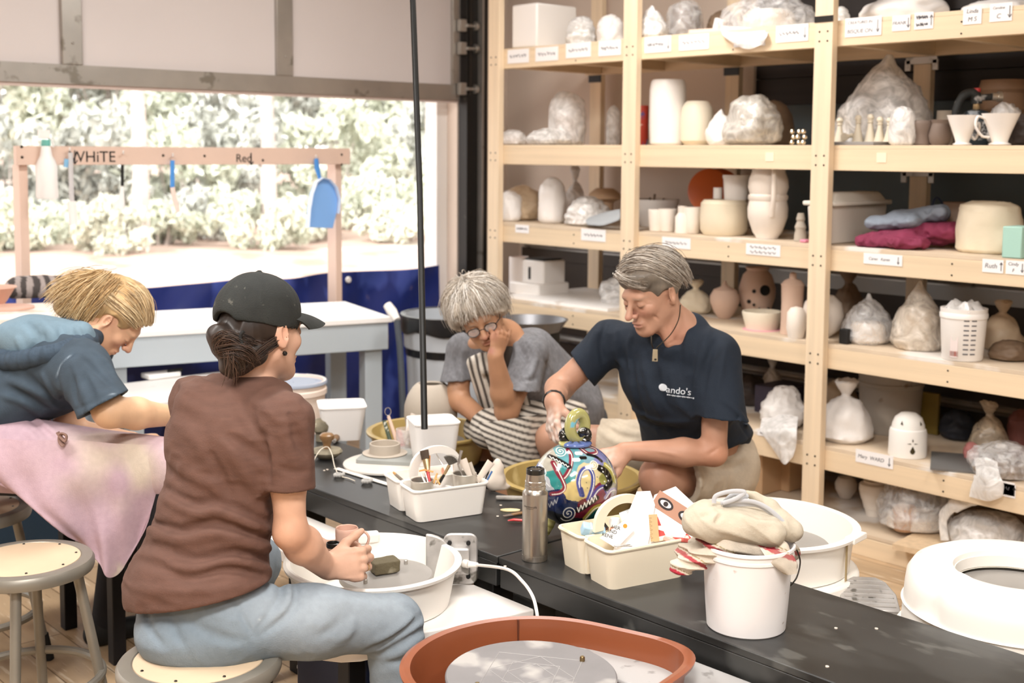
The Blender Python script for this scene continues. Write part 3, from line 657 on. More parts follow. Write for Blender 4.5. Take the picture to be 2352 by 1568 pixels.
# handwritten paper labels taped to the rails
paper = mat('paper', hx('F3F0EF'), .7); ink = mat('marker_ink', hx('5B5A60'), .7); ink_k = mat('black_marker', hx('141414'), .6)
def scribble(seed, n, w, h, wave=2.2):
    r = random.Random(seed); L_ = []; x = -w/2; cw = w/n
    for i in range(n):
        pts = [(x+cw*.1+cw*.75*t, h*(.5*math.sin(t*PI*wave+r.uniform(-.6, .6))+r.uniform(-.18, .18))) for t in (0, .25, .5, .75, 1)]
        L_.append(pts); x += cw
    return L_
def label(x0, x1, yt, yb, rows=1, seed=0, arrow=None, txt=None, bold=False):
    a = onx(x0, yt, SX-.002); c = onx(x1, yb, SX-.002); w = abs(a.y-c.y); h = abs(a.z-c.z); y = (a.y+c.y)/2; z = (a.z+c.z)/2
    M = Matrix.Translation((SX-.0015, y, z))@Matrix(((0, 0, -1, 0), (-1, 0, 0, 0), (0, 1, 0, 0), (0, 0, 0, 1)))
    lb = MB(); lb.prism([(-w/2, -h/2), (w/2, -h/2), (w/2, h/2), (-w/2, h/2)], 0, .0012, M=M); lb = lb.build('paper_label', paper, wparent=sh)
    M2 = Matrix.Translation((SX-.0030, y, z))@Matrix(((0, 0, -1, 0), (-1, 0, 0, 0), (0, 1, 0, 0), (0, 0, 0, 1)))
    aw = .18*w if arrow else 0; L_ = []
    if txt:
        for r_, tx in enumerate(txt):
            t = text('handwriting', tx, min(h/len(txt)*.72, (w-aw)*1.5/max(1, len(tx))), ink, lb, (0, 0, 0), wparent=lb, shear=.15)
            t.matrix_basis = M2@Matrix.Translation((-aw/2, h*(.24-.46*r_) if len(txt) > 1 else 0, 0))
    else:
        for r_ in range(rows): L_ += [[(x_-aw/2, y_+(h*(.2-.42*r_) if rows > 1 else 0)) for x_, y_ in ln] for ln in scribble(seed+r_, 6, (w-aw)*.78, h*.22)]
    if arrow:
        xx = w/2-aw*.55; s_ = h*.32*(1 if arrow == 'u' else -1)
        L_ += [[(xx, -s_), (xx, s_)], [(xx-h*.1, s_*.45), (xx, s_), (xx+h*.1, s_*.45)]]
    if L_: strokes('handwriting', L_, (.0045 if bold else .0030), ink if not bold else ink_k, M2, wparent=lb)
label(1166, 1215, 115, 143, 1, 3); label(1230, 1282, 110, 138, 1, 5); label(1300, 1357, 100, 130, 1, 7); label(1375, 1426, 95, 126, 1, 9)
label(1481, 1541, 86, 118, 1, 11, 'd'); label(1560, 1628, 82, 112, 1, 13); label(1686, 1757, 76, 104, 1, 15); label(1783, 1856, 60, 93, 1, 17, 'd')
label(1942, 2024, 43, 80, 2, 0, 'd', ['CREATURES IN', 'BISQUE ON']); label(2050, 2090, 37, 69, 1, 0, 'd', ['FRANK']); label(2101, 2143, 30, 65, 2, 22, 'u')
label(2213, 2254, 17, 54, 1, 0, None, ['Linda', 'M S']); label(2274, 2324, 9, 47, 1, 0, 'd', ['Caroline', 'C'])
label(1184, 1215, 515, 536, 1, 31); label(1335, 1391, 524, 556, 1, 33); label(1521, 1586, 543, 573, 1, 35); label(1714, 1792, 558, 590, 2, 37)
label(1984, 2072, 580, 612, 1, 0, 'd', ['Caren   Karen']); label(2257, 2304, 594, 628, 1, 0, 'u', ['Ruth']); label(2311, 2352, 597, 632, 1, 0, 'd', ['Cindy', 'F'])
label(1740, 1792, 985, 1010, 1, 41); label(1966, 2051, 1030, 1078, 1, 0, 'd', ['Mary  WARD'])
label(2237, 2330, 1090, 1140, 1, 43); label(2303, 2332, 1108, 1145, 1, 0, 'u', ['  '], True)
def pricetag(px, py): a = onx(px, py, SX); MB().box((SX-.001, a.y, a.z), (.002, .045, .04)).build('paper_label', mat('cream_tape', hx('EFE3C8'), .6), wparent=sh)
pricetag(1768, 360); pricetag(2025, 362)
# ================================================================== black benches
bench_m = mat('black_bench_paint', hx('262625'), .36, var=.35, vscale=4, stretch=(1.6, .7, 1), spots=[(hx('333332'), 2.6, .50), (hx('40403E'), 5, .58), (hx('50504D'), 9, .66), (hx('D8D2C8'), 75, .775)])
def bench(label_, y0, y1, X0, X1, z, seg):
    t = thing('work_bench', label_, 'bench', ((X0+X1)/2, (y0+y1)/2, 0), 0, 'black benches down the middle of the room')
    MB().box(((X0+X1)/2, (y0+y1)/2, z-.0095), (X1-X0, y1-y0, .019)).build('bench_top', bench_m, wparent=t, bevel=.003)
    f_ = MB(); f_.box((X0+.02, (y0+y1)/2, z-.019-.033), (.038, y1-y0-.01, .066)); f_.box((X1-.02, (y0+y1)/2, z-.019-.033), (.038, y1-y0-.01, .066))
    f_.box(((X0+X1)/2, y0+.02, z-.052), (X1-X0-.08, .038, .066)); f_.box(((X0+X1)/2, y1-.02, z-.052), (X1-X0-.08, .038, .066)); f_.build('apron', bench_m, wparent=t, bevel=.003)
    for x in (X0+.06, X1-.06):
        for y in (y0+.08, y1-.08): MB().box((x, y, (z-.085)/2), (.085, .085, z-.085)).build('leg', bench_m, wparent=t, bevel=.004)
    return t
bench('black painted bench, farther one, with brushes and ruler on it', 2.475, 4.06, 2.174, 2.60, .60, 0)
bench('black painted bench, nearer one, with thermos and bucket on it', .55, 2.465, 2.170, 2.615, .602, 1)
# ================================================================== stools
stool_metal = mat('stool_enamel', hx('8A857B'), .38, .35, var=.1, vscale=10, spots=[(hx('D9D2C4'), 38, .77)])
stool_wood = mat('hardboard_seat', hx('D0B99C'), .5, var=.12, vscale=5, spots=[(hx('B98D66'), 3, .66), (hx('EADBC4'), 30, .74)])
pink_clay = mat('pink_clay', hx('D6AE9B'), .7, var=.06, bump=.1)
rubber = mat('black_rubber', hx('181716'), .7)
def stool(label_, x, y, z=.56, rot=.4, mats=(None, None)):
    t = thing('metal_stool', label_, 'stool', (x, y, 0), rot, 'round shop stools'); R_ = .185
    MB().lathe([(0, z-.04), (R_-.02, z-.04), (R_-.003, z-.036), (R_, z-.028), (R_, z-.012), (R_-.006, z-.003), (R_-.018, z), (R_-.034, z-.001), (R_-.037, z-.004), (0, z-.005)], 64).build('seat_pan', mats[0] or stool_metal, t)
    MB().lathe([(0, z-.006), (R_-.037, z-.006), (R_-.038, z-.0015), (R_-.041, z-.0005), (0, z)], 64).build('seat_board', mats[1] or stool_wood, t)
    rv = MB()
    for k in range(8): a = k*PI/4+.2; rv.lathe([(0, 0), (.004, 0), (.003, .002), (0, .002)], 8, c=(math.cos(a)*.135, math.sin(a)*.135, z))
    rv.build('rivet', screw, t)
    for k in range(4):
        a = PI/4+k*PI/2; c, s_ = math.cos(a), math.sin(a); b = MB()
        b.tube([(c*.135, s_*.135, z-.035), (c*.225, s_*.225, .03)], .0145, 14)
        lg = b.build('leg', mats[0] or stool_metal, t)
        MB().tube([(c*.214, s_*.214, .09), (c*.231, s_*.231, 0.0)], .0185, 14).build('rubber_foot', rubber if k % 2 else stool_metal, lg)
    MB().tube([(math.cos(q*PI/24)*.198, math.sin(q*PI/24)*.198, z-.345) for q in range(48)], .0125, 10, close=True).build('foot_ring', mats[0] or stool_metal, t)
    return t
stool('empty grey metal stool with a tan hardboard seat, at the bottom left', 1.245, 3.415, .56, .25)
stool('grey metal stool the woman in the brown shirt sits on', 1.305, 2.515, .545, .5)
stool('grey metal stool under the woman in the pink apron', 1.30, 4.03, .56, .7)
stool('grey metal stool under the man in the navy shirt', 3.36, 2.76, .50, .1)
# ================================================================== potter's wheels
white_pl = mat('white_plastic', hx('F1ECE4'), .38, coat=.15, spots=[(hx('DACFC0'), 5, .7)])
cream_pl = mat('cream_plastic', hx('EFE3CB'), .35, coat=.15, spots=[(hx('D6C6A8'), 4, .66)])
white_top = mat('white_laminate', hx('EEE9E4'), .4, spots=[(hx('D8CFC4'), 5, .66)])
head_m = mat('wheel_head', hx('A6A29D'), .42, .45, var=.12, vscale=6)
dark_head = mat('grey_bat', hx('7E7B7B'), .6, var=.12, vscale=7, spots=[(hx('A8A4A0'), 6, .6)])
terra = mat('terracotta_plastic', hx('8A4C2F'), .33, coat=.2, var=.06, spots=[(hx('E3B79A'), 26, .77)])
yellow_pl = mat('ochre_plastic', hx('B79E62'), .4, coat=.1, var=.08, vscale=5, spots=[(hx('D9C58C'), 6, .66)])
yellow_pl_top = mat('ochre_plastic', hx('B79E62'), .4)
dark_steel = mat('dark_steel', hx('201F22'), .45, .4)
blue_box = mat('navy_motor_housing', hx('1E2A4A'), .45)
def rounded(w, d, r, n=8, cx=0, cy=0):
    P = []
    for qx, qy, a0 in ((1, 1, 0), (-1, 1, PI/2), (-1, -1, PI), (1, -1, 1.5*PI)):
        for k in range(n+1): a = a0+k*PI/2/n; P.append((cx+qx*(w/2-r)+r*math.cos(a), cy+qy*(d/2-r)+r*math.sin(a)))
    return P
def pan(mb, outl, z0, zt, wall=.005, rim=.012, flare=.0):
    """open pan from an outline (list of xy): outer wall, rolled rim, inner wall, floor"""
    n = len(outl); cx = sum(p[0] for p in outl)/n; cy = sum(p[1] for p in outl)/n
    def ring(k, z): return [(cx+(x-cx)*k, cy+(y-cy)*k, z) for x, y in outl]
    R0 = sum(math.hypot(x-cx, y-cy) for x, y in outl)/n; f_ = lambda d: 1+d/R0
    rings = [ring(f_(-flare), z0), ring(f_(0), zt-.014), ring(f_(rim), zt-.012), ring(f_(rim+.002), zt-.004), ring(f_(rim*.5), zt), ring(f_(-wall), zt-.003), ring(f_(-wall-flare), z0+.006)]
    V = [p for r in rings for p in r]; Fc = []
    for i in range(len(rings)-1):
        for k in range(n): l = (k+1) % n; Fc.append((i*n+k, i*n+l, (i+1)*n+l, (i+1)*n+k))
    Fc.append(tuple(range(n-1, -1, -1))); Fc.append(tuple((len(rings)-1)*n+k for k in range(n)))
    return mb.add(V, Fc)
def circ(r, n=64, sx=1, sy=1): return [(r*sx*math.cos(2*PI*k/n), r*sy*math.sin(2*PI*k/n)) for k in range(n)]
def legs(t, pts, h, m=None, s_=.045):
    for x, y in pts: MB().box((x, y, h/2), (s_, s_, h)).build('leg', m or dark_steel, t, bevel=.003)
alum = mat('cast_aluminium', hx('C6C3C0'), .42, .6, var=.25, vscale=14, spots=[(hx('7D7A74'), 18, .58)])
def head(t, c, r, z, m, pins=True, lines=0):
    x, y = c; b = MB().lathe([(0, z-.02), (r-.015, z-.02), (r, z-.014), (r, z-.003), (r-.003, z), (0, z)], 64, c=(x, y, 0))
    b.lathe([(.05, z-.12), (.05, z-.019)], 20, c=(x, y, 0)); hd = b.build('wheel_head', m, t)
    if pins:
        for a in (.3, .3+PI): MB().lathe([(0, z), (.0055, z), (.0055, z+.01), (.004, z+.012), (0, z+.012)], 12, c=(x+math.cos(a)*r*.72, y+math.sin(a)*r*.72, 0)).build('bat_pin', galv, hd)
    return hd
# ---- wheel of the woman in the brown shirt
P = onz(857, 1283, .62)
w1 = thing('pottery_wheel', 'white pottery wheel in front of the woman in the brown shirt', 'pottery wheel', (P.x, P.y, 0), 0, 'white pottery wheels')
ol = [(2.168, 3.46), (1.94, 3.46), (1.90, 2.88), (1.70, 2.84), (1.60, 2.70)]+[(1.60+.12*(1-math.cos(a)), 2.52-.12*math.sin(a)) for a in (0, .4, .8, 1.2, 1.57)]+[(1.86, 2.385), (2.02, 2.345), (2.168, 2.318)]
MB().prism([(x, y) for x, y in ol], .462, .50).build('table_top', white_top, wparent=w1, bevel=.005)
legs(w1, [(-.16, -.13), (.22, -.2), (.1, .75), (.24, .75)], .462, dark_steel, .05)
MB().box((.0, .02, .33), (.26, .32, .25)).build('motor_housing', blue_box, w1, bevel=.012)
b = MB(); pan(b, circ(.222), .503, .62, flare=.02); b.build('splash_pan', white_pl, w1)
for a in (1.1,):
    M = Matrix.Rotation(a, 4, 'Z'); b = MB().prism([(-.05, 0), (.05, 0), (.05, .03), (-.05, .03)], .205, .238, M=M@Matrix(((0, 0, 1, 0), (1, 0, 0, 0), (0, 1, 0, .594), (0, 0, 0, 1)))); b.build('pan_clip', white_pl, w1, bevel=.006)
head(w1, (.035, -.01), .125, .575, head_m)
P = dep(1087, 1290, 3.28); fp = thing('foot_pedal', 'cast aluminium foot pedal standing on its side between white pan and bench', 'foot pedal', (2.10, 2.62, .502), 0)
Rb = Matrix.Rotation(math.radians(-42), 4, 'Z')@Matrix.Rotation(PI/2, 4, 'X')
def plate(name, outl, d, off, m, par): 
    return MB().prism(outl, -d/2, d/2, M=Matrix.Translation(off)@Rb).build(name, m, par, bevel=.004)
b1 = plate('base_plate', rounded(.095, .145, .022, 6, 0, .073), .008, Vector((.035, -.035, 0)), alum, fp)
for q in ((.022, .12), (.022, .025), (-.03, .12)):
    v = Rb@Vector((q[0], q[1], .006)); MB().lathe([(0, -.006), (.006, -.006), (.006, .006), (0, .006)], 12, M=(Matrix.Rotation(math.radians(-42), 3, 'Z')@Matrix.Rotation(PI/2, 3, 'X')), c=Vector((.035, -.035, 0))+v).build('rubber_foot', rubber, b1)
n_ = Rb.to_3x3()@Vector((0, 0, 1)); tx = Rb.to_3x3()@Vector((1, 0, 0))
MB().prism(rounded(.062, .075, .008, 4, -.004, .073), 0, .03, M=Matrix.Translation(Vector((.035, -.035, 0)))@Rb).build('gear_box', alum, fp, bevel=.004)
plate('treadle', [(-.062, 0)]+[(-.062+.078*math.sin(a), .0725*(1-math.cos(a))) for a in [k*PI/14 for k in range(1, 14)]]+[(-.062, .145)], .012, Vector((.01, -.02, 0))-tx*.005, alum, fp)
C0 = Vector((.035, -.035, .07))+n_*.03
cab = MB().tube([C0+tx*.01+n_*.0, C0+tx*.024+n_*.008], .011, 14); cab.tube([C0+tx*.024+n_*.008, C0+tx*.05+n_*.012], [.0095, .006], 14); cab.build('plug', white_pl, fp)
pts = [C0+tx*.045+n_*.012]
for (px, py, dq) in ((1165, 1307, 3.2), (1200, 1335, 3.14), (1222, 1366, 3.08), (1232, 1400, 3.05), (1236, 1440, 3.03), (1238, 1500, 3.02)): pts.append(dep(px, py, dq)-Vector((2.10, 2.62, .502)))
def spline(P, n=8):
    P = [Vector(p) for p in P]; out = []
    for i in range(len(P)-1):
        a = P[max(i-1, 0)]; b = P[i]; c = P[i+1]; d = P[min(i+2, len(P)-1)]
        for k in range(n):
            t = k/n; out.append(.5*((2*b)+(c-a)*t+(2*a-5*b+4*c-d)*t*t+(3*b-a-3*c+d)*t**3))
    return out+[P[-1]]
MB().tube(spline(pts), .0042, 10).build('power_cable', white_pl, fp)
# ---- ochre wheels on the far side of the bench
def ochre(px, py, z, r, label_, frame_rot, hz=-.045):
    P = onz(px, py, z); t = thing('pottery_wheel', label_, 'pottery wheel', (P.x, P.y, 0), 0, 'ochre pottery wheels')
    b = MB(); pan(b, circ(r), z-.125, z, wall=.006, rim=.014, flare=.03); b.build('splash_pan', yellow_pl, t)
    head(t, (0, 0), r*.62, z+hz, head_m, pins=False)
    MB().prism(rounded(r*2.0, r*1.9, .05), z-.16, z-.127).build('table_top', dark_steel, t, bevel=.004)
    MB().box((0, 0, (z-.16)/2+.12), (.24, .22, z-.42)).build('motor_housing', blue_box, t, bevel=.01)
    legs(t, [(-r*.75, -r*.7), (r*.75, -r*.7), (-r*.75, r*.7), (r*.75, r*.7)], z-.16)
    return t
w2 = ochre(985, 985, .60, .232, 'ochre pottery wheel with a tall clay vase standing in its pan', 0)
w3 = ochre(1313, 1090, .60, .233, 'ochre pottery wheel in front of the man in the navy shirt', 0)
# ---- white wheel behind the bucket
P = onz(1760, 1195, .65); w4 = thing('pottery_wheel', 'white pottery wheel with two piece pan, behind the cloth covered bucket', 'pottery wheel', (P.x, P.y, 0), 0, 'white pottery wheels')
b = MB(); pan(b, circ(.245), .53, .65, flare=.012, rim=.016); b.build('splash_pan', white_pl, w4)
a = math.atan2(onz(1895, 1225, .65).y-P.y, onz(1895, 1225, .65).x-P.x)
M = Matrix.Rotation(a, 4, 'Z'); MB().box((.2485, 0, .585), (.004, .006, .11), rot=None).build('pan_seam', mat('seam_tan', hx('A08C68'), .6), w4, rot=(0, 0, a))  # tan strip marks the joint of the two pan halves
MB().prism([(-.04, 0), (.04, 0), (.04, .018), (-.04, .018)], .236, .266, M=M@Matrix(((0, 0, 1, 0), (1, 0, 0, .05), (0, 1, 0, .632), (0, 0, 0, 1)))).build('pan_clip', white_pl, w4, bevel=.003)
head(w4, (.03, -.015), .15, .585, head_m, pins=False)
MB().prism(circ(.262, 48), .475, .527).build('table_top', white_pl, w4, bevel=.008)
legs(w4, [(-.12, .1), (.15, -.13), (-.1, -.16), (.14, .15)], .476); MB().box((0, 0, .3), (.22, .2, .3)).build('motor_housing', blue_box, w4, bevel=.01)
# ---- covered white wheel at the right edge
P = onz(2338, 1304, .68); w5 = thing('pottery_wheel', 'covered white pottery wheel with a round hole, at the right edge', 'pottery wheel', (P.x, P.y, 0), 0, 'white pottery wheels')
def cov(a, i, r, z):
    n = math.exp(-((a-2.75+0)/.13)**2); return (r-.018*n*(1 if i in (2, 3, 4, 5) else .3), z-.008*n*(1 if i in (4, 5, 6) else 0))
MB().lathe([(.262, .555), (.272, .56), (.27, .60), (.266, .66), (.262, .69), (.248, .712), (.225, .722), (.165, .722), (.152, .715), (.148, .70), (.150, .672), (.145, .672), (.142, .70), (.14, .71)][:12]+[(.235, .66), (.25, .60), (.255, .556)], 96, fn=cov, close=True).build('splash_pan', white_pl, w5)
MB().lathe([(.268, .618), (.2745, .62), (.268, .622)], 96).build('pan_bead', white_pl, w5)
b = MB(); b.surf(lambda u, v: (.146*math.cos(2.9+u*-2.9), .146*math.sin(2.9+u*-2.9), .675+.028*v), 20, 2, thick=.004); b.build('splash_guard', white_pl, w5)
head(w5, (0, 0), .15, .665, head_m, pins=False)
MB().lathe([(0, .53), (.275, .53), (.285, .536), (.285, .548), (.275, .554), (0, .554)], 72).build('table_top', white_pl, w5)
w5.location.z = -.04
MB().prism(rounded(.5, .5, .1), .49, .529).build('base_shelf', white_top, w5, bevel=.005)
[MB().box((x, y, .265), (.045, .045, .45)).build('leg', dark_steel, w5, bevel=.003) for x in (-.16, .16) for y in (-.18, .18)]; MB().box((0, 0, .31), (.24, .22, .3)).build('motor_housing', blue_box, w5, bevel=.01)
P = onz(1993, 1370, .5); q = thing('foot_pedal', 'ribbed aluminium foot pedal resting beside the covered white wheel', 'foot pedal', (P.x, P.y, .40), math.radians(-48))
fo = [(-.075, -.07), (.075, -.07), (.075, .0), (.055, .05), (.03, .07), (-.03, .07), (-.055, .05), (-.075, .0)]
b = MB().prism(fo, 0, .012, M=Matrix.Translation((0, 0, .1))@Matrix.Rotation(.35, 4, 'X')); b.build('treadle', alum, q, bevel=.003)
for k in range(7):
    MB().box((0, -.055+k*.017, .0), (.13-.012*max(0, k-3), .003, .003)).build('tread_rib', alum, q, loc=(0, 0, .113+(-.055+k*.017)*math.sin(.35)), rot=(0, 0, 0))
MB().box((0, -.03, .045), (.145, .09, .06)).build('base_plate', mat('worn_grey_casting', hx('8E8C8A'), .5, .4, spots=[(hx('E8E4DF'), 26, .55)]), q, bevel=.006)
MB().box((0, 0, -.19), (.16, .16, .38)).build('pedal_box', white_top, q, bevel=.004)
MB().box((0, 0, .004), (.3, .2, .02)).build('shelf_plate', white_top, q, bevel=.004)
# ---- terracotta wheel in the foreground
P = onz(1235, 1520, .60); w6 = thing('pottery_wheel', 'terracotta coloured pottery wheel at the bottom of the view', 'pottery wheel', (P.x, P.y, 0), 0)
import_l = onz(948, 1500, .6); c_dir = math.atan2(onz(1560, 1495, .6).y-P.y, onz(1560, 1495, .6).x-P.x)
def ro(a): d = (a-c_dir+PI) % (2*PI)-PI; return .262+.072*math.exp(-(d/.42)**2)+.02*math.exp(-((abs(d)-PI)/.8)**2)
ol6 = [(ro(2*PI*k/120)*math.cos(2*PI*k/120), ro(2*PI*k/120)*math.sin(2*PI*k/120)) for k in range(120)]
b = MB(); pan(b, ol6, .47, .60, wall=.006, rim=.014, flare=.015); b.build('splash_pan', terra, w6)
for px, py in ((1190, 1420),):
    e = onz(px, py, .6); a = math.atan2(e.y-P.y, e.x-P.x); MB().box((ro(a)-.010, 0, .553), (.006, .004, .09)).build('pan_seam', mat('terracotta_seam', hx('5E2F1B'), .6), w6, rot=(0, 0, a))
e = onz(1220, 1547, .57); bt = MB().lathe([(0, .556), (.182, .556), (.187, .559), (.187, .567), (.184, .57), (0, .57)], 72, c=(e.x-P.x, e.y-P.y, 0)).build('bat', dark_head, w6)
for a in (c_dir+.35, c_dir+.35+PI): MB().lathe([(0, .57), (.006, .57), (.006, .578), (.004, .581), (0, .581)], 12, c=(e.x-P.x+.135*math.cos(a), e.y-P.y+.135*math.sin(a), 0)).build('bat_pin', mat('brass_pin', hx('9A8662'), .35, 1), bt)
chalk = mat('chalk_line', hx('A9A6A4'), .8); Ln = []
for s_ in (.135, .075): Ln.append([(s_*math.cos(c_dir+.35+k*PI/2), s_*math.sin(c_dir+.35+k*PI/2)) for k in range(5)]); Ln.append([(s_*.71*math.cos(c_dir+.35+PI/4+k*PI/2), s_*.71*math.sin(c_dir+.35+PI/4+k*PI/2)) for k in range(5)])
strokes('guide_line', Ln, .0016, chalk, Matrix.Translation((e.x-P.x, e.y-P.y, .570)), parent=bt)
MB().prism(rounded(.56, .56, .14), .43, .468).build('table_top', dark_steel, w6, bevel=.004)
legs(w6, [(-.17, -.17), (.17, -.17), (-.17, .17), (.17, .17)], .43); MB().box((0, 0, .28), (.24, .22, .28)).build('motor_housing', blue_box, w6, bevel=.01)
# grey motor box between terracotta pan and bench, with its cable
t = thing('speed_control_box', 'grey topped control box between terracotta pan and black bench', 'control box', (2.035, 1.83, 0))
MB().prism([(-.03, .24), (.115, .16), (.125, -.24), (-.06, -.32), (-.10, .1)], .475, .54).build('lid', mat('dusty_grey_lid', hx('A9A6A4'), .6, spots=[(hx('8A8784'), 20, .6)]), t, bevel=.006)
MB().prism([(-.02, .22), (.105, .15), (.115, -.22), (-.05, -.3), (-.09, .1)], .2, .474).build('body', rubber, t, bevel=.004)
MB().box((.03, -.02, .1), (.08, .3, .2)).build('stand', dark_steel, t)
pts = [(2.14, 1.70, .5), (2.145, 1.66, .525), (2.135, 1.60, .52), (2.12, 1.56, .47), (2.11, 1.54, .36), (2.1, 1.52, .2), (2.12, 1.5, .02)]
MB().tube(spline([Vector(p)-Vector((2.035, 1.83, 0)) for p in pts]), .005, 10).build('power_cable', mat('grey_cable', hx('5B5A58'), .6), t)
# floor pedal seen between the legs of the woman in the brown shirt
P = onz(765, 1545, .08); t = thing('foot_pedal', 'ribbed silver foot pedal on the floor under the blue jeans', 'foot pedal', (P.x, P.y, 0), math.radians(-12))
MB().box((0, 0, .06), (.16, .22, .014), rot=(.16, 0, 0)).build('treadle', alum, t, bevel=.004)
for k in range(11): MB().box((0, -.09+k*.018, .072+.16*(-.09+k*.018)), (.14, .005, .006)).build('tread_rib', galv, t)
MB().box((0, 0, .022), (.15, .2, .044)).build('base_plate', mat('clay_stained_box', hx('7A6B54'), .8, spots=[(hx('3B342B'), 18, .55)]), t, bevel=.006)
# pan of the woman in the pink apron, mostly hidden
P = onz(330, 1065, .60); w7 = thing('pottery_wheel', 'white pottery wheel under the forearms of the woman in the pink apron', 'pottery wheel', (P.x, P.y, 0), 0, 'white pottery wheels')
b = MB(); pan(b, circ(.2), .50, .61, flare=.02); b.build('splash_pan', white_pl, w7); head(w7, (0, 0), .15, .585, head_m, pins=False)
MB().prism(rounded(.62, .62, .1), .455, .495).build('table_top', white_top, w7, bevel=.005); legs(w7, [(-.2, -.2), (.2, -.2), (-.2, .2), (.2, .2)], .455); MB().box((0, 0, .31), (.24, .22, .28)).build('motor_housing', rubber, w7, bevel=.01)
BZ = .6015
clay_g = mat('grey_clay', hx('B9AEA0'), .75, var=.08, vscale=9, bump=.15, bscale=40)
clay_w = mat('pale_clay', hx('DDD0C2'), .8, var=.08, vscale=9, bump=.2, bscale=50)
tin = mat('tin_can', hx('CFC9BF'), .3, .75, var=.2, vscale=20)
frosted = mat('frosted_plastic', hx('F4F1EE'), .5, coat=.05, sub=.0)
# ---------------- clay vase on the ochre wheel
P = onz(985, 985, .6); t = thing('clay_vase', 'tall grey clay vase standing on the farther ochre wheel', 'vase', (P.x+.01, P.y-.0, .556))
MB().lathe([(0, 0), (.075, 0), (.085, .01), (.098, .05), (.106, .10), (.104, .14), (.092, .18), (.072, .212), (.058, .226), (.05, .228), (.046, .222), (.06, .205), (.09, .15), (.09, .06), (.07, .02), (0, .018)], 64, fn=lambda a, i, r, z: (r+.0008*math.sin(z*190), z)).build('vase_body', clay_g, t)
# ---------------- black rod leaning up from the white tub
a = dep(975, 985, 3.9); c = dep(946, -60, 4.35)
MB().tube([a, a.lerp(c, .5)+Vector((.008, 0, 0)), c, c+(c-a)*.25], .0105, 12).build('paint_pole', mat('speckled_black_rod', hx('131311'), .45, spots=[(hx('E9E6DF'), 70, .76)]), None)
o = bpy.data.objects['paint_pole']; tag(o, 'long black paint speckled rod rising from behind the white square tub', 'rod')
# ---------------- white square tubs
def tub(px, py, z, w, h, label_, rz, top=1.28, d=None):
    P = onz(px, py, z); d = d or w; t = thing('plastic_tub', label_, 'tub', (P.x, P.y, z), rz, 'square white plastic tubs')
    o1 = rounded(w, d, .02, 5); V = []; n = len(o1); R_ = []
    for k, zz, s_ in ((1, 0, 1), (top, h, 1), (top+.05, h+.001, 1), (top+.05, h+.006, 1), (top-.01, h+.006, 1), (.97, .006, 1)): R_.append([(x*k, y*k, zz) for x, y in o1])
    V = [p for r in R_ for p in r]; Fc = [(i*n+k, i*n+(k+1) % n, (i+1)*n+(k+1) % n, (i+1)*n+k) for i in range(5) for k in range(n)]+[tuple(range(n-1, -1, -1)), tuple(5*n+k for k in range(n))]
    MB().add(V, Fc).build('tub_body', frosted, t); return t
tub(995, 1066, BZ, .125, .155, 'white square plastic tub with chipped rim behind the brush caddy', math.radians(-25))
tub(785, 1003, BZ, .135, .125, 'low white square plastic tub at the far end of the bench', math.radians(-30), 1.3)
# ---------------- low clay dish on bats
P = onz(868, 1066, BZ); rb = mat('round_bat_white', hx('CFC9C0'), .7, var=.1, spots=[(hx('3A3734'), 9, .72)])
t = MB().lathe([(0, 0), (.15, 0), (.155, .003), (.155, .009), (.15, .012), (0, .012)], 64).build('round_bat', rb, None, (P.x+.02, P.y-.03, BZ)); tag(t, 'large round grey white bat under the low clay dish', 'bat')
P2 = onz(880, 1052, BZ+.012); t = MB().prism(rounded(.22, .2, .012), 0, .012).build('square_bat', mat('grey_board', hx('9A9C98'), .7, var=.1), None, (P2.x+.03, P2.y-.02, BZ+.0125), (0, 0, -.9)); tag(t, 'square grey board on the round bat', 'bat')
P3 = onz(884, 1040, BZ+.026)
t = thing('clay_dish', 'low grey clay dish with straight wall standing on stacked bats', 'dish', (P3.x, P3.y, BZ+.025))
MB().lathe([(0, 0), (.078, 0), (.08, .003), (.055, .004), (.0545, .036), (.052, .038), (.049, .036), (.048, .012), (0, .01)], 56).build('dish_body', clay_g, t)
# ---------------- knobbed ribs / wooden mushrooms
def lz(px, py, dz=0): return onz(px, py, BZ+dz)
wood_d = mat('turned_wood', hx('8A6844'), .4, coat=.2, var=.2, vscale=12); moss = mat('clay_caked_wood', hx('8F8671'), .6, var=.4, vscale=20, spots=[(hx('4A4234'), 18, .6), (hx('DAD2C0'), 22, .64)])
P = lz(751, 1052); t = thing('clay_tamper', 'wooden knobbed tamper with round clay caked foot on the bench', 'tamper', P)
MB().lathe([(0, 0), (.03, .002), (.052, .018), (.056, .026), (.05, .034), (.015, .037), (0, .038)], 40).build('foot', moss, t)
MB().lathe([(.0145, .037), (.013, .048), (.018, .062), (.026, .074), (.026, .084), (.018, .091), (0, .093)], 32).build('knob', wood_d, t)
P = lz(738, 1012); t = thing('clay_tamper', 'pale lumpy tamper standing upright behind the knobbed one', 'tamper', P)
MB().lathe([(0, 0), (.02, 0), (.021, .03), (.034, .042), (.037, .06), (.03, .078), (.014, .086), (0, .087)], 32, fn=lambda a, i, r, z: (r*(1+.07*math.sin(3*a+i)), z)).build('head', moss, t)
P = lz(770, 1018); t = thing('wooden_handle_tool', 'short tool with brown turned wooden handle lying on the bench', 'tool', P+Vector((0, 0, .014)), math.radians(50))
M = Euler((0, PI/2, 0)).to_matrix(); MB().lathe([(0, 0), (.008, .0), (.010, .01), (.014, .03), (.0135, .055), (.008, .062), (0, .063)], 24, M=M).build('handle', wood_d, t); MB().lathe([(0, -.03), (.006, -.03), (.006, 0), (0, 0)], 16, M=M).build('ferrule', galv, t)
